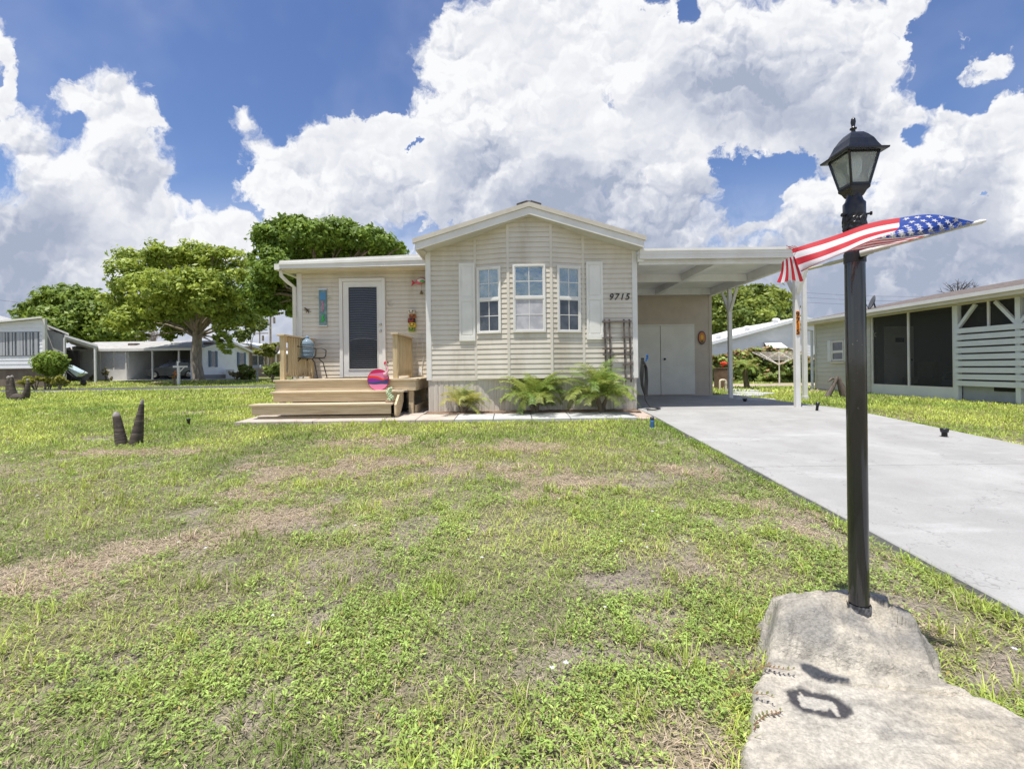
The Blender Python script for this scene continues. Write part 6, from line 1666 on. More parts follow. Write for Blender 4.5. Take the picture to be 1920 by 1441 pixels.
    rf = mb.build('roof', mat('white_roof', (.80,.80,.79), (.74,.74,.73), 2, .5), t)
    mb = MB()
    for s, xe in ((-1, xl), (1, xr_)):
        q = [(xc, Y-.36, zp-.22), (xe, Y-.36, ze-.25), (xe, Y-.33, ze-.25), (xc, Y-.33, zp-.22), (xc, Y-.36, zp-.085), (xe, Y-.36, ze-.115), (xe, Y-.33, ze-.115), (xc, Y-.33, zp-.085)]; mb.hexa(q)
    mb.build('fascia', M['sid_white'], rf)
    for xv in (15.1, 17.2, 19.3):
        z = ze+(zp-ze)*(xv-xl)/(xc-xl); mb = MB(); mb.lathe([(.16, -.05), (.16, .14), (.27, .15), (.25, .26), (.13, .32), (.0, .33)], (xv, Y+1.2, z), 14); mb.build('roof_vent', M['white_metal'], rf)
    a = W(1437, 645, Y-.4); mb = MB(); mb.add([(a.x, Y-.03, a.z+.18), (a.x+1.15, Y-.03, a.z+.18), (a.x+1.3, Y-.75, a.z-.28), (a.x-.05, Y-.75, a.z-.28)], [(0,1,2,3)])
    aw = mb.build('window_awning', M['white'], t)
    mb = MB(); mb.box(a.x+.05, a.x+1.1, Y-.05, Y-.02, a.z-1.1, a.z+.12); mb.build('window', M['darkglass'], t)
build_backyard()

# ================================================================== HOUSES AND THINGS ACROSS THE STREET (LEFT)
def build_left():
    # house A
    Y = 27; zg = gz(-30, 28)
    t = thing('white_house', 'white sided house at the left edge with a wide window of vertical blinds', 'house', (-30, 30, zg))
    xr_ = W(85, 650, Y).x; xl = -36; zf = W(85, 690, Y).z; ztop = W(85, 597, Y).z; 
    mb = MB(); siding(mb, (xl, Y), (xr_, Y), (0,-1), zf, 6, (ztop-.75, ztop), c=.24, d=.03); mb.prism([(xl, zf), (xr_, zf), (xr_, ztop-.01), (xl, ztop-.76)], (0, Y+.003, 0), (1,0,0), (0,0,1), (-8.5, 8, 0))
    mb.build('wall', M['sid_white'], t)
    mb = MB(); mb.prism([(xl, zg-.4), (xr_-.05, zg-.4), (xr_-.05, zf-.001), (xl, zf-.001)], (0, Y+.1, 0), (1,0,0), (0,0,1), (-8.4, 7.8, 0)); mb.build('foundation', mat('brown_block', (.16,.12,.10), (.20,.16,.13), 3, .9), t)
    mb = MB(); mb.box(xr_-.12, xr_+.03, Y-.05, Y+.1, zf, ztop); mb.build('corner_trim', M['white'], t)
    mb = MB(); k = .75/(xr_-xl); mb.hexa([(xl, Y-.3, ztop-.75), (xr_+.1, Y-.3, ztop+.0), (xr_-8.5, Y+8.2, ztop+.0), (xl-8.5, Y+8.2, ztop-.75), (xl, Y-.3, ztop-.62), (xr_+.1, Y-.3, ztop+.09), (xr_-8.5, Y+8.2, ztop+.09), (xl-8.5, Y+8.2, ztop-.62)]); mb.build('roof', M['white'], t)
    wx1 = W(74.5, 650, Y).x; wx0 = xl+.6; wz0, wz1 = W(40, 667, Y).z, W(40, 622, Y).z
    mb = MB(); mb.box(wx0, wx1, Y-.05, Y-.032, wz0, wz1); wn = mb.build('window', M['darkglass'], t)
    mb = MB(); x = wx0; 
    while x < wx1-.08: mb.box(x, x+.09+.05*((int(x*37)) % 3), Y-.065, Y-.052, wz0+.03, wz1-.03); x += .21
    mb.build('blind', plain('grey_blind', (.42,.43,.44), .6), wn)
    # set back side wing with sloping roof and carport
    Y2 = 30; xa, xb = W(85, 650, Y2).x, W(121, 650, Y2).x; z0 = W(100, 692, Y2).z; za, zb = W(86, 613, Y2).z, W(121, 627, Y2).z
    mb = MB(); mb.prism([(xa-3, zg-.4), (xb, zg-.4), (xb, zb), (xa-3, za+.8)], (0, Y2, 0), (1,0,0), (0,0,1), (-6.2, 6, 0)); mb.build('side_wing', mat('plain_white', (.68,.67,.66), (.62,.61,.60), 2, .6), t)
    q0, q1 = W(84, 610, Y2-.3), W(129, 628, Y2-.3); mb = MB(); dv = Vector((-6.3, 6.3, 0)); up_ = Vector((0,0,.12)); mb.hexa([q0, q1, q1+dv, q0+dv, q0+up_, q1+up_, q1+dv+up_, q0+dv+up_]); mb.build('wing_roof', M['white'], t)
    c0, c1 = W(121, 631, Y2-.4), W(183, 650, Y2-.4)
    mb = MB(); dv = Vector((-5.4, 6.0, 0)); up_ = Vector((0,0,.14)); mb.hexa([c0, c1, c1+dv, c0+dv, c0+up_, c1+up_, c1+dv+up_, c0+dv+up_]); cr = mb.build('carport_roof', M['white_metal'], t)
    mb = MB()
    for k in range(5): f = .1+.2*k; a = c0+Vector((-.9*(.15+k*1.3), .15+k*1.3, -.065)); b = c1+Vector((-.9*(.15+k*1.3), .15+k*1.3, -.065)); mb.beam(a, b, .08, .12)
    mb.pieces('rafter', M['white'], cr)
    for px in (122, 179):
        p = W(px, 700, Y2-.3); f = (px-121)/62; mb = MB(); mb.box(p.x-.05, p.x+.05, Y2-.35, Y2-.25, zg-.2, c0.lerp(c1, f).z-.07); mb.build('carport_post', M['white_metal'], t)
    p = W(135, 680, Y2+4); mb = MB(); mb.box(W(118, 680, Y2+3.6).x, W(147, 680, Y2+3.6).x, Y2+3.6, Y2+3.7, zg-.2, zg+2.4); mb.build('carport_shade_panel', mat('painted_shade_wall', (.16,.16,.165), rough=.8), t)  # dark-painted panel stands for the shade in the carport opening
    # house B
    Y = 34; zg = gz(-24, 34); xl, xr_ = -33.5, W(379, 680, Y).x; ze = W(379, 652, Y).z; zr = W(428, 638, 37).z; yb = 40
    t = thing('long_house', 'long low white house with a grey roof and an open carport across the street', 'house', (-27, 37, zg))
    x = lambda px, yy=Y: W(px, 680, yy).x
    cx0, cx1 = x(241), x(357)
    mb = MB()
    mb.box(xl, cx0, Y, yb, zg-.3, ze-.02); mb.box(cx0, xr_, Y+4.6, yb, zg-.3, ze-.02); mb.box(cx1, xr_, Y+.003, Y+4.6, zg-.3, ze-.02)
    siding(mb, (cx1, Y), (xr_, Y), (0,-1), zg+.3, ze-.02, c=.18, d=.02)
    siding(mb, (xr_, Y), (xr_, (Y+yb)/2), (1,0), zg+.35, 6, (ze-.02, zr-.1), c=.18, d=.02); siding(mb, (xr_, (Y+yb)/2), (xr_, yb), (1,0), zg+.35, 6, (zr-.1, ze-.02), c=.18, d=.02)
    mb.prism([(Y+.01, ze-.03), (yb, ze-.03), ((Y+yb)/2, zr-.1)], (xr_-.02, 0, 0), (0,1,0), (0,0,1), (-.2, 0, 0)); mb.build('wall', M['sid_white'], t)
    mb = MB()
    for px in (188, 214, 238): mb.box(x(px)-.05, x(px)+.05, Y-.05, Y-.001, zg, ze-.05)
    mb.box(xl, cx0-.002, Y-.06, Y-.001, zg-.1, zg+.8); mb.pieces('wall_batten', M['white'], t)
    mb = MB()
    for px in (201, 226): mb.box(x(px)-.42, x(px)+.42, Y-.02, Y-.001, zg+.85, ze-.12)
    mb.pieces('wall_panel', mat('grey_white_panel', (.60,.60,.61), (.68,.68,.69), 6, .7), t)
    mb = MB(); mb.box(cx0+.02, cx1-.02, Y+4.56, Y+4.598, zg, ze-.03); mb.build('carport_shade_panel', mat('painted_shade_back', (.22,.22,.22), rough=.8), t)  # inner wall colour darkened to carry the shade inside the carport
    mb = MB(); ev = .22
    vs = [(xl-.3, Y-ev, ze-.02), (xr_+.25, Y-ev, ze-.02), (xr_+.25, (Y+yb)/2, zr), (xl-.3, (Y+yb)/2, zr)]; mb.add(vs+[(a, b, c-.08) for a, b, c in vs], [(0,1,2,3), (7,6,5,4), (0,4,5,1), (1,5,6,2)])
    vs = [(xl-.3, (Y+yb)/2, zr), (xr_+.25, (Y+yb)/2, zr), (xr_+.25, yb+ev, ze-.02), (xl-.3, yb+ev, ze-.02)]; mb.add(vs+[(a, b, c-.08) for a, b, c in vs], [(0,1,2,3), (7,6,5,4), (1,5,6,2)])
    rf = mb.build('roof', M['shingle_grey'], t)
    mb = MB(); mb.box(xl-.3, xr_+.26, Y-ev-.08, Y-ev-.002, ze-.18, ze+.0); mb.build('gutter', M['white'], rf)
    mb = MB(); mb.box(xl, xr_, Y-ev, Y, ze-.16, ze-.13); mb.build('soffit', M['soffit'], rf)
    mb = MB()
    for (a, b) in (((Y-ev, ze-.02), ((Y+yb)/2, zr)), (((Y+yb)/2, zr), (yb+ev, ze-.02))): mb.beam((xr_+.27, a[0], a[1]-.07), (xr_+.27, b[0], b[1]-.07), .03, .17)
    mb.pieces('rake_board', M['white'], rf)
    for px, c_ in ((251, M['oldwood']), (331, M['white_metal']), (392, M['oldwood'])):
        yy = 35.4; p = W(px, 645, yy); mb = MB(); z = ze+(zr-ze)*(yy-Y)/3; mb.box(p.x-.3, p.x+.3, yy-.2, yy+.2, z-.05, z+.14); mb.build('roof_vent', c_, rf)
    # carport inside
    mb = MB(); mb.box(x(258, 38.5)-.1, x(277, 38.5)+.0, Y+4.5, Y+4.555, zg, zg+2.05); mb.build('carport_door', plain('dark_brown', (.035,.03,.028), .6), t)
    mb = MB(); mb.box(cx0+.01, cx1, Y+.3, Y+4.55, zg-.05, zg+.07); mb.build('carport_floor', M['concrete'], t)
    for px in (238.5, 287.5, 337): 
        mb = MB(); mb.box(x(px)-.05, x(px)+.05, Y-.12, Y-.02, zg-.1, ze-.14); mb.build('carport_post', M['white'], t)
    for yy, w_ in ((35.2, .5), (38.9, .7)):
        mb = MB(); mb.box(xr_+.02, xr_+.06, yy-w_*.5, yy+w_*.5, zg+1.0, zg+2.15); wn = mb.build('window', M['darkglass'], t)
        for s in (-1, 1):
            mb = MB(); mb.box(xr_+.02, xr_+.07, yy+s*(w_*.5+.01)-(.24 if s < 0 else 0), yy+s*(w_*.5+.01)+(.24 if s > 0 else 0), zg+.95, zg+2.2); mb.build('shutter', plain('shutter_blue', (.07,.13,.22), .5), wn)
    mb = MB(); mb.box(xr_, xr_+.03, Y, yb, zg-.3, zg+.36); mb.build('foundation', plain('block_grey', (.25,.24,.23), .9), t)
    mb = MB(); mb.box(xr_+.35, xr_+1.05, 36.2, 36.9, zg, zg+.75); tag(mb.build('utility_box', M['white_metal'], loc=(xr_+.7, 36.5, zg), bevel=.03), 'white utility cabinet against the gable end of the far house', 'utility box')
    # house C with awning
    Y = 47; t = thing('awning_house', 'tan house with a broad white awning farthest away left of the deck', 'house', (-24.5, 49, .3)); zg = .3
    a, b = W(462, 645, Y), W(524, 663, Y)
    mb = MB(); mb.box(a.x-1, W(500, 680, Y).x, Y+.6, Y+6, 0, a.z-.2); mb.build('wall', mat('tan_brick', (.34,.25,.19), (.42,.33,.26), 8, .9), t)
    mb = MB(); mb.beam(a+Vector((-.6, 3, .2)), b+Vector((0, 3, 0)), 7, .14); mb.build('awning_roof', mat('white_roof2', (.80,.80,.79), rough=.5), t)
    mb = MB(); 
    for px in (503, 518): p = W(px, 690, Y); mb.box(p.x-.06, p.x+.06, Y-.1, Y+.0, 0, W(px, 658, Y).z)
    mb.pieces('awning_post', M['white'], t)
    p = W(484, 675, Y+.5); mb = MB(); mb.box(p.x-.6, p.x+.6, Y+.5, Y+.58, p.z-.5, p.z+.5); w = mb.build('window', M['darkglass'], t)
    mb = MB(); mb.box(p.x-.66, p.x-.6, Y+.47, Y+.58, p.z-.56, p.z+.56); mb.box(p.x+.6, p.x+.66, Y+.47, Y+.58, p.z-.56, p.z+.56); mb.box(p.x-.03, p.x+.03, Y+.47, Y+.499, p.z-.5, p.z+.5); mb.box(p.x-.6, p.x+.6, Y+.47, Y+.58, p.z+.5, p.z+.56); mb.build('window_frame', M['white'], w)
    # car in the carport
    zc = gz(-27, 35.5)+.08; x0, x1 = W(284, 700, 35.3).x, W(284, 700, 35.3).x+4.2; y0, y1 = 34.6, 36.3
    t = thing('hatchback_car', 'silver grey hatchback parked nose left in the far carport', 'car', ((x0+x1)/2, 35.4, zc))
    paint = mat('grey_paint', (.20,.21,.21), rough=.25, metal=.6, spec=.6)
    prof = [(.02, .30), (.0, .52), (.06, .68), (.35, .78), (1.05, .90), (1.75, 1.38), (2.3, 1.50), (3.3, 1.48), (3.85, 1.32), (4.12, .95), (4.2, .70), (4.2, .32), (3.9, .22), (.4, .22)]
    mb = MB(); ym = (y0+y1)/2
    def yw(zz): return .84 if zz < .95 else .84-(zz-.95)*.42
    L_ = [(x0+px, ym-yw(pz), zc+pz) for px, pz in prof]; R__ = [(x0+px, ym+yw(pz), zc+pz) for px, pz in prof]; n = len(prof)
    mb.add(L_+R__, [tuple(range(n)), tuple(range(2*n-1, n-1, -1))]+[(i, n+i, n+(i+1) % n, (i+1) % n) for i in range(n)]); body = mb.build('body', paint, t, bevel=.05)
    mb = MB(); 
    for s in (-1, 1):
        q = [(1.25, .96), (1.82, 1.36), (2.28, 1.43), (2.3, .96)]; q2 = [(2.4, .96), (2.38, 1.43), (3.2, 1.41), (3.7, 1.25), (3.85, .98)]
        for poly in (q, q2): 
            vs = [(x0+px, ym+s*(yw(pz)+.008), zc+pz) for px, pz in poly]; mb.add(vs, [tuple(range(len(vs)))])
    mb.add([(x0+1.13, ym-.72, zc+.95), (x0+1.13, ym+.72, zc+.95), (x0+1.72, ym+.6, zc+1.39), (x0+1.72, ym-.6, zc+1.39)], [(0,1,2,3)])
    mb.build('window', M['darkglass'], t)
    for px in (.80, 3.40):
        for s in (-1, 1):
            ax = Matrix.Rotation(math.pi/2, 3, 'X'); mb = MB(); mb.lathe([(.0, -.1), (.24, -.1), (.31, -.08), (.31, .08), (.24, .1), (.0, .1)], (x0+px, ym+s*.78, zc+.31), 20, axis=ax); wh = mb.build('wheel', M['rubber'], t)
            mb = MB(); mb.lathe([(.2, -.112), (.2, -.101), (.0, -.101)] if s < 0 else [(.2, .112), (.2, .101), (.0, .101)], (x0+px, ym+s*.78, zc+.31), 14, axis=Matrix.Rotation(-math.pi/2, 3, 'X') if False else ax)
            mb.ball((x0+px, ym+s*.885, zc+.31), .2, 12, 6, sc=(1,.12,1)); mb.build('rim', M['silver'], wh)
    for s in (-1, 1): MB().ball((x0+.10, ym+s*.62, zc+.66), .13, 10, 6, sc=(1,1,.6)).build('headlight', mat('headlight', (.6,.62,.62), rough=.1) if 'headlight' not in M else M['headlight'], t)
    mb = MB(); mb.box(x0+4.13, x0+4.21, ym-.8, ym-.55, zc+.75, zc+1.0); mb.build('taillight', M['red'], t)
    # mailboxes
    Y = 28.6; p = W(335, 714, Y); zg = gz(p.x, Y); t = thing('mailbox', 'dark mailbox on a white wooden cross arm post in front of the far carport', 'mailbox', (p.x, Y, zg))
    zt_ = W(335, 677, Y).z; za = W(335, 687, Y).z; mb = MB(); mb.box(p.x-.06, p.x+.06, Y-.06, Y+.06, zg-.1, zt_); mb.build('post', M['white'], t)
    mb = MB(); mb.box(p.x-.32, p.x-.061, Y-.05, Y+.05, za-.06, za+.05); mb.box(p.x+.061, p.x+.55, Y-.05, Y+.05, za-.06, za+.05); mb.beam((p.x+.06, Y, za-.35), (p.x+.35, Y, za-.06), .05, .05); mb.build('arm', M['white'], t)
    mb = MB(); mb.prism([(-.09, 0), (.09, 0), (.09, .14), (.06, .2), (-.06, .2), (-.09, .14)], (p.x+.07, Y, za+.051), (0,1,0), (0,0,1), (.5, 0, 0)); mb.build('box', plain('box_dark', (.06,.065,.07), .4), t)
    t = bush('flower_clump', 'small clump of orange and pink flowers at the white mailbox post', 'flowers', 326, 703, 28.5, 7, 8, 260, .05, (.10,.16,.03), (.75,.32,.12), 55, bumps=3)
    Y = 30.5; p = W(483, 712, Y); zg = gz(p.x, Y); t = thing('mailbox', 'grey mailbox on a thin grey post left of the deck railing', 'mailbox', (p.x, Y, zg)); za = W(483, 690, Y).z
    mb = MB(); mb.box(p.x-.045, p.x+.045, Y-.045, Y+.045, zg-.1, za); mb.build('post', plain('post_grey', (.25,.26,.28), .5), t)
    mb = MB(); mb.prism([(-.1, 0), (.1, 0), (.1, .14), (.06, .21), (-.06, .21), (-.1, .14)], (p.x-.28, Y, za+.001), (0,1,0), (0,0,1), (.6, 0, 0)); mb.build('box', plain('box_grey', (.28,.29,.31), .4), t)
    # small potted plants along the far wall
    for i, (px, py, h) in enumerate(((172, 706, 7), (199, 698, 11), (208, 709, 5))):
        bush('small_plant', ['small green plant at the foot of the white carport post', 'taller reddish plant in front of the white block wall', 'tiny plant at the pavement edge by the white block wall'][i], 'plant', px, py, 32, h*.7, h, 160, .07, (.10,.13,.03), (.32,.26,.08), 70+i, 'small plants along the far white wall', 3)
    # wheelbarrow
    Y = G(150, 723).y; t = thing('wheelbarrow', 'pale blue wheelbarrow with black wheel parked on the grass by the street', 'wheelbarrow', W(140, 722, Y)); q = lambda px, py, dy=0: W(px, py, Y)+Vector((0, dy, 0))
    mb = MB(); a = [q(127, 684, -.32), q(158, 699, -.26), q(158, 699, .26), q(127, 684, .32)]; b = [q(133, 693, -.2), q(148, 706, -.16), q(148, 706, .16), q(133, 693, .2)]
    mb.add(a+b, [(0,1,5,4), (1,2,6,5), (2,3,7,6), (3,0,4,7), (4,5,6,7)]); mb.build('tray', mat('tray_blue', (.52,.62,.66), (.45,.55,.6), 4, .4), t)
    for s in (-1, 1):
        mb = MB(); mb.tube([q(103, 689, s*.3), q(126, 690, s*.28), q(140, 703, s*.2), q(155, 716, s*.08)], .026, 7); mb.build('handle', plain('barrow_dark', (.04,.04,.045), .5), t)
        mb = MB(); mb.tube([q(132, 695, s*.22), q(123, 720, s*.24), q(127, 722.5, s*.24)], .022, 6); mb.build('leg', plain('barrow_dark', (.04,.04,.045), .5), t)
    mb = MB(); mb.tube([q(146, 706, -.1), q(156, 700, 0), q(159, 696, 0)], .02, 6); mb.build('brace', plain('barrow_dark', (.04,.04,.045), .5), t)
    c = q(156.5, 717); rr = .17; c.z = gz(c.x, Y)+rr+.005; mb = MB(); mb.lathe([(rr*.35, -.05), (rr*.85, -.06), (rr, -.035), (rr, .035), (rr*.85, .06), (rr*.35, .05)], c, 20, axis=Matrix.Rotation(math.pi/2, 3, 'X')); w = mb.build('wheel', M['rubber'], t)
    mb = MB(); mb.lathe([(.0, -.04), (rr*.35, -.04), (rr*.35, .04), (.0, .04)], c, 12, axis=Matrix.Rotation(math.pi/2, 3, 'X')); mb.build('hub', M['silver'], w)
    # poles, aerial, wires
    for (px, pt, Y, r, lab) in ((507, 575, 52, .13, 'grey wooden utility pole rising left of the deck'), (487, 612, 60, .09, 'thinner distant utility pole beside the nearer one')):
        b = W(px, 700, Y); b.z = .2; tp = W(px, pt, Y); t = thing('utility_pole', lab, 'utility pole', b); mb = MB(); mb.tube([b, tp], [r, r*.8], 8); mb.build('pole', M['greybark'], t)
        mb = MB(); mb.beam(tp+Vector((-.7, 0, -.9)), tp+Vector((1.1, 0, -.9)), .1, .12); mb.tube([tp+Vector((.4,0,-1.9)), tp+Vector((.4,0,-1.2))], .14, 8); mb.build('cross_arm', M['greybark'], t)
    Y = 48; b = W(287, 650, Y); tp = W(287, 592, Y); mb = MB(); mb.tube([b, tp], .03, 5)
    for k in range(6): z = tp.z-.02; mb.tube([(tp.x-.9+k*.36, Y-.5, z-.1*k*.0), (tp.x-.9+k*.36, Y+.5, z)], .012, 4)
    mb.tube([(tp.x-1, Y, tp.z), (tp.x+1, Y, tp.z)], .018, 4); tag(mb.build('aerial', plain('aerial_grey', (.2,.2,.22), .4), loc=b), 'thin television aerial above the far house roof', 'aerial')
    def wire(name, label, a, b, ya, yb_, sag, r=.012):
        p, q_ = W(*a, ya), W(*b, yb_); mb = MB(); mb.tube([p.lerp(q_, k/12)-Vector((0,0,sag*math.sin(math.pi*k/12))) for k in range(13)], r, 4, caps=False)
        tag(mb.build(name, M['rubber'], loc=p), label, 'power line')
    wire('power_line', 'thin power line sloping down at the far left sky', (-200, 525), (70, 571), 52, 52, .3, .014)
    for i in range(3): wire('power_line', ['highest faint power line above the sage house', 'middle faint power line above the sage house', 'lowest faint power line above the sage house'][i], (1500, 548+i*9), (1760, 556+i*8), 60, 60, .2, .012)
    wire('power_line', 'faint power line from the utility pole to the right behind the deck', (507, 583), (640, 600), 52, 52, .2, .012)
build_left()

# ================================================================== GRASS
def lawn_blocked(x, y):
    b = (x > 2.56) & (x < 6.6) & (y < 14)
    b |= (y > 8.15) & (x > -5.0) & (x < 2.6)
    b |= (x > -4.98) & (x < 6.0) & (y > 8.15)
    b |= (x > 10.75) & (y < 16.4)
    X, Y, sdf = ROCK
    i = np.clip(((x-X[0, 0])/(X[0, -1]-X[0, 0])*(X.shape[1]-1)).astype(int), 0, X.shape[1]-1); j = np.clip(((y-Y[0, 0])/(Y[-1, 0]-Y[0, 0])*(X.shape[0]-1)).astype(int), 0, X.shape[0]-1)
    inb = (x > X[0, 0]) & (x < X[0, -1]) & (y > Y[0, 0]) & (y < Y[-1, 0])
    b |= inb & (sdf[j, i] > .04)
    rl = y - (26.0+.17*(x+16))
    b |= (np.abs(rl) < 1.9) & (x < 0)
    b |= (x < -21.5) & (y > 31)
    b |= (x > 7.9) & (x < 15.5) & (y > 18.8) & (y < 21.9)
    return b
def gen_points(y0, y1, rho, rg, pad=.6):
    n = int(rho*(y1-y0)*1.2*(y0+y1)); n = max(n, 10)
    y = np.sqrt(rg.random(n)*((y1+.0)**2-y0**2)+y0**2); lim = 1.16*y+pad; x = (rg.random(n)*2-1)*lim
    k = ~lawn_blocked(x, y); k &= x < 13
    return x[k], y[k]
def build_grass():
    rg = np.random.default_rng(2024)
    VV, TT, CC = [], [], []; o = [0]
    def push(V, T, C): VV.append(V); TT.append(T+o[0]); CC.append(C); o[0] += len(V)
    G1, G2, G3 = np.array([.45,.54,.10]), np.array([.21,.31,.055]), np.array([.49,.54,.12])
    D1, D2 = np.array([.62,.51,.36]), np.array([.40,.31,.21])
    def colours(x, y, dead, n):
        m = np.clip((fbm(x, y, .9, 4, 33)-.28)*2.4, 0, 1)[:, None]; q = rg.random((n, 1))
        near = np.clip((6-y)/3.5, 0, 1)[:, None]
        yellow = G3*(1-near)+np.array([.47,.53,.13])*near
        c = G2*(1-m)+(yellow*.5+G1*.5)*m; c = c*(.6+.75*q)
        big = fbm(x, y, .35, 3, 90)[:, None]; c = c*(.84+.32*big)*(.68+.64*fbm(x, y, 5.5, 3, 150)[:, None])
        dd = D1*(q)+D2*(1-q)
        isd = (rg.random(n) < np.clip(dead*1.0+.05+.22*np.clip((fbm(x, y, .8, 4, 120)-.5)*4, 0, 1), 0, .9))[:, None]
        return np.where(isd, dd*(.8+.4*rg.random((n, 1))), c), isd[:, 0]
    def blades(x, y, L, w, flat=.5):
        n = len(x); dead, bare = lawn_maps(x, y)
        th = np.clip((fbm(x, y, 1.1, 4, 111)-.40)*4, 0, 1)*.16*np.clip((7-y)/3, 0, 1); keep = rg.random(n) > np.clip(np.maximum(bare*.9, th), 0, .9); x, y, dead = x[keep], y[keep], dead[keep]; n = len(x)
        C, isd = colours(x, y, dead, n)
        z = gz_np(x, y)-.012; az = rg.random(n)*2*math.pi
        l = L*rg.uniform(.5, 1.3, n)*np.where(isd, .9, 1.0)*(.5+1.1*fbm(x, y, 5.0, 3, 44)); lean = np.clip(rg.normal(.75, .3, n), .1, 1.35); lean = np.where(isd, np.clip(rg.normal(1.2, .2, n), .5, 1.5), lean)*flat/.5
        lean = np.clip(lean, .05, 1.5)
        h = np.stack([np.cos(az), np.sin(az), np.zeros(n)], 1); s = np.stack([-np.sin(az), np.cos(az), np.zeros(n)], 1)
        base = np.stack([x, y, z], 1); W_ = (w*rg.uniform(.6, 1.3, n))[:, None]
        mid = base+h*(np.sin(lean*.6)*l*.55)[:, None]+np.array([0,0,1])*(np.cos(lean*.6)*l*.55)[:, None]
        tip = mid+h*(np.sin(np.minimum(lean*1.35, 1.75))*l*.5)[:, None]+np.array([0,0,1])*(np.cos(np.minimum(lean*1.35, 1.75))*l*.5)[:, None]
        V = np.stack([base-s*W_*.5, base+s*W_*.5, mid+s*W_*.42, mid-s*W_*.42, tip], 1).reshape(-1, 3)
        V[:, 2] = np.maximum(V[:, 2], gz_np(V[:, 0], V[:, 1])+.001)
        i = np.arange(n)*5; T = np.concatenate([np.stack([i, i+1, i+2], 1), np.stack([i, i+2, i+3], 1), np.stack([i+3, i+2, i+4], 1)])
        push(V, T, np.repeat(C, 5, 0))
    def leaves(x, y, size, hmax, asp=.45):
        n = len(x); dead, bare = lawn_maps(x, y); th = np.clip((fbm(x, y, 1.1, 4, 111)-.44)*4, 0, 1)*.5; keep = rg.random(n) > np.clip(np.maximum(np.maximum(bare*.92, dead*.9), th), 0, .95); x, y = x[keep], y[keep]; n = len(x)
        # grouped leaflets: each plant has 5 leaves
        k = 5; xx = np.repeat(x, k); yy = np.repeat(y, k); m = n*k; az = rg.random(m)*2*math.pi; s = size*rg.uniform(.55, 1.35, m); tilt = rg.normal(.25, .35, m)
        hh = np.repeat(rg.random(n), k)*hmax*.6+rg.random(m)*hmax*.6
        h = np.stack([np.cos(az)*np.cos(tilt), np.sin(az)*np.cos(tilt), np.sin(tilt)], 1); sd_ = np.stack([-np.sin(az), np.cos(az), rg.normal(0, .25, m)], 1)
        b = np.stack([xx, yy, gz_np(xx, yy)+hh], 1)+h*(s*.25)[:, None]; S_ = s[:, None]
        V = np.stack([b, b+h*S_*.5+sd_*S_*asp*.5, b+h*S_-np.array([0,0,1])*S_*.12, b+h*S_*.5-sd_*S_*asp*.5], 1).reshape(-1, 3)
        V[:, 2] = np.maximum(V[:, 2], gz_np(V[:, 0], V[:, 1])+.002)
        i = np.arange(m)*4; T = np.concatenate([np.stack([i, i+1, i+2], 1), np.stack([i, i+2, i+3], 1)])
        c = np.array([.185,.285,.06]); c2 = np.array([.45,.57,.15]); q = np.repeat(rg.random((n, 1)), k, 0)*.6+rg.random((m, 1))*.4; C = (c*(1-q)+c2*q)*rg.uniform(.7, 1.3, (m, 1))*np.repeat(.7+.6*fbm(x, y, 4, 3, 151), k)[:, None]
        ye = rg.random(m) < .04; C[ye] = np.array([.42,.34,.10])
        push(V, T, np.repeat(C, 4, 0))
    # near ground cover
    clump = lambda x, y, sc, th, sd_: (fbm(x, y, sc, 3, sd_) > th)
    x, y = gen_points(1.35, 2.6, 5200, rg, .3); blades(x, y, .05, .0036, .6)
    x, y = gen_points(2.6, 4.2, 4200, rg, .4); blades(x, y, .052, .0042, .55)
    x, y = gen_points(4.2, 6.5, 2800, rg, .5); blades(x, y, .055, .006, .52)
    x, y = gen_points(6.5, 9.6, 1500, rg, .6); blades(x, y, .062, .011, .48)
    x, y = gen_points(9.6, 15, 520, rg, .6); blades(x, y, .075, .017, .5)
    x, y = gen_points(15, 31, 130, rg, .5); blades(x, y, .11, .035, .55)
    x, y = gen_points(1.35, 2.6, 2900, rg, .3); k = rg.random(len(x)) < np.clip((fbm(x, y, 1.4, 3, 70)-.40)*7, .10, 1); leaves(x[k], y[k], .021, .03, .36)
    x, y = gen_points(2.6, 4.5, 1600, rg, .4); k = rg.random(len(x)) < np.clip((fbm(x, y, 1.4, 3, 70)-.42)*7, .08, 1); leaves(x[k], y[k], .023, .03, .36)
    x, y = gen_points(4.5, 7, 260, rg, .4); k = rg.random(len(x)) < np.clip((fbm(x, y, 1.4, 3, 70)-.42)*6, .04, 1); leaves(x[k], y[k], .03, .03, .36)
    # dry litter lying flat on the soil
    def litter(x, y, L, w, lift=0):
        n = len(x); az = rg.random(n)*2*math.pi; l = L*rg.uniform(.4, 1.4, n)[:, None]; h = np.stack([np.cos(az), np.sin(az), rg.normal(0, .12, n)], 1); s = np.stack([-np.sin(az), np.cos(az), np.zeros(n)], 1)*(w*rg.uniform(.5, 1.4, n))[:, None]*.5
        b = np.stack([x, y, gz_np(x, y)+rg.uniform(.001, .014, n)], 1); V = np.stack([b-s, b+s, b+h*l+s*.4, b+h*l-s*.4], 1).reshape(-1, 3); V[:, 2] = np.maximum(V[:, 2], gz_np(V[:, 0], V[:, 1])+.002)
        i = np.arange(n)*4; T = np.concatenate([np.stack([i, i+1, i+2], 1), np.stack([i, i+2, i+3], 1)])
        q = np.clip(rg.random((n, 1))+lift, 0, 1.1); C = np.array([.62,.52,.38])*q+np.array([.20,.15,.11])*np.maximum(1-q, 0); push(V, T, np.repeat(C, 4, 0))
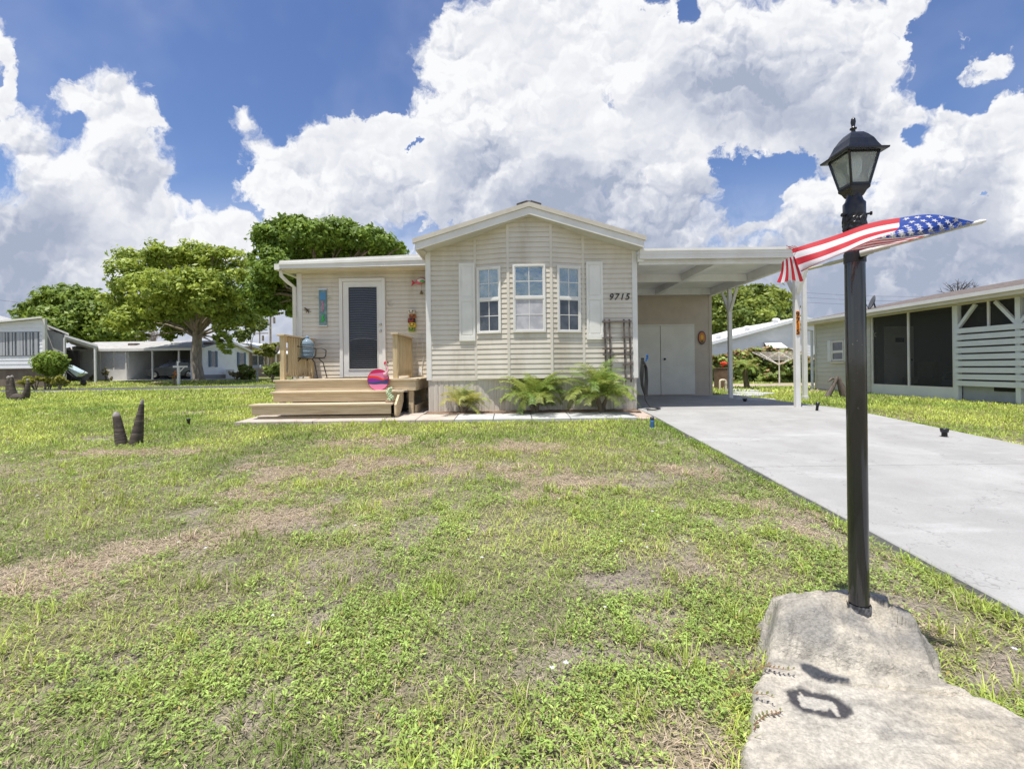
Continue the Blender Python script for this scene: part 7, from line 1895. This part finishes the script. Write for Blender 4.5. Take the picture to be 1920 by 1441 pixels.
    for (y0, y1, rho, L, w) in ((2.2, 4.2, 5000, .05, .0034), (4.2, 7, 3200, .055, .005), (7, 9.4, 1500, .06, .008)):
        x, y = gen_points(y0, y1, rho, rg, .3); dd, bb = lawn_maps(x, y); k = rg.random(len(x)) < dd*.9; litter(x[k], y[k], L, w, .45)
    x, y = gen_points(1.35, 3, 1500, rg, .3); litter(x, y, .035, .0032)
    x, y = gen_points(3, 6, 800, rg, .3); litter(x, y, .045, .0048)
    x, y = gen_points(6, 9.4, 300, rg, .3); litter(x, y, .06, .008)
    # turf creeping over the drive edges
    n = 9000; y = 1.5+7*rg.random(n)**1.3; x = 2.555-np.abs(rg.normal(0, .05, n)); k = fbm(x, y, 2.2, 3, 97) > .40; blades(x[k], y[k], .065, .006, .6)
    n = 5000; y = 3.5+6*rg.random(n); x = 6.61+np.abs(rg.normal(0, .05, n)); k = fbm(x, y, 2.2, 3, 98) > .42; blades(x[k], y[k], .07, .009, .6)
    X_, Y_, s_ = ROCK; k = np.argwhere((s_ > -.05) & (s_ < .035)); k = k[rg.integers(0, len(k), 2600)]; x = X_[k[:, 0], k[:, 1]]; y = Y_[k[:, 0], k[:, 1]]; kk = fbm(x, y, 3, 3, 160) > .42; blades(x[kk]+rg.normal(0, .01, kk.sum()), y[kk], .075, .004, .7)
    # bright tufts of longer grass
    for (y0, y1, rho, nb, L, w) in ((1.4, 3.2, 16, 30, .10, .0048), (3.2, 6.5, 6, 28, .10, .0065), (6.5, 13, 1.6, 24, .10, .011)):
        x, y = gen_points(y0, y1, rho, rg, .3); n = len(x)
        xx = np.repeat(x, nb)+rg.normal(0, .028, n*nb); yy = np.repeat(y, nb)+rg.normal(0, .028, n*nb)
        k = ~lawn_blocked(xx, yy); blades(xx[k], yy[k], L, w, .38)
    V, T, C = np.concatenate(VV), np.concatenate(TT), np.clip(np.concatenate(CC), 0, 1)
    tag(fast_mesh('grass', V, T, M['grass'], C), kind='stuff')
    print('grass', len(V), len(T))
    # straw thatch over the dead patches
    # white wild flowers
    VV.clear(); TT.clear(); CC.clear(); o[0] = 0
    x, y = gen_points(1.6, 3.5, 1.6, rg, 0); x2, y2 = gen_points(3.5, 11, 1.1, rg, 0); x3 = x2; k = fbm(x2, y2, .6, 3, 88) > .52
    x = np.concatenate([x, x2[k]]); y = np.concatenate([y, y2[k]]); n = len(x)
    for i in range(n):
        c = np.array([x[i], y[i], gz(x[i], y[i])+rg.uniform(.035, .06)]); r = rg.uniform(.008, .013)*(1.0+.06*y[i])
        for p in range(6):
            a = p*math.pi/3+rg.random()*.4; d = np.array([math.cos(a), math.sin(a), .15]); s_ = np.array([-math.sin(a), math.cos(a), 0])
            push(np.array([c, c+d*r*.6+s_*r*.3, c+d*r, c+d*r*.6-s_*r*.3]), np.array([(0, 1, 2), (0, 2, 3)]), np.tile(np.array([.74,.74,.80]), (4, 1)))
    tag(fast_mesh('wild_flowers', np.concatenate(VV), np.concatenate(TT), M['grass'], np.concatenate(CC)), kind='stuff')
    # creeping weed over the rock edge
    VV.clear(); TT.clear(); CC.clear(); o[0] = 0
    for (px, py) in ((1400, 1290), (1430, 1265), (1390, 1330), (1440, 1395), (1385, 1300)):
        g = G(px, py); p = np.array([g.x-.05, g.y, g.z+.05]); a = rg.uniform(-.5, .9)
        for k in range(9):
            q = p+np.array([math.cos(a), math.sin(a), 0])*.018+np.array([0,0,rg.uniform(-.003, .008)]); a += rg.normal(0, .35); s_ = np.array([-math.sin(a), math.cos(a), 0])*.0016
            push(np.array([p-s_, p+s_, q+s_, q-s_]), np.array([(0,1,2), (0,2,3)]), np.tile(np.array([.22,.09,.06]), (4, 1)))
            for e in (-1, 1):
                d = np.array([math.cos(a+e*1.0), math.sin(a+e*1.0), .5]); d /= np.linalg.norm(d); l = rg.uniform(.012, .02); w_ = np.cross(d, [0,0,1]); w_ /= np.linalg.norm(w_)
                c = np.array([.16,.17,.05]) if rg.random() < .5 else np.array([.22,.15,.06])
                push(np.array([q, q+d*l*.5+w_*l*.28, q+d*l, q+d*l*.5-w_*l*.28]), np.array([(0,1,2), (0,2,3)]), np.tile(c, (4, 1)))
            p = q
    tag(fast_mesh('creeping_weed', np.concatenate(VV), np.concatenate(TT), M['grass'], np.concatenate(CC)), kind='stuff')
build_grass()
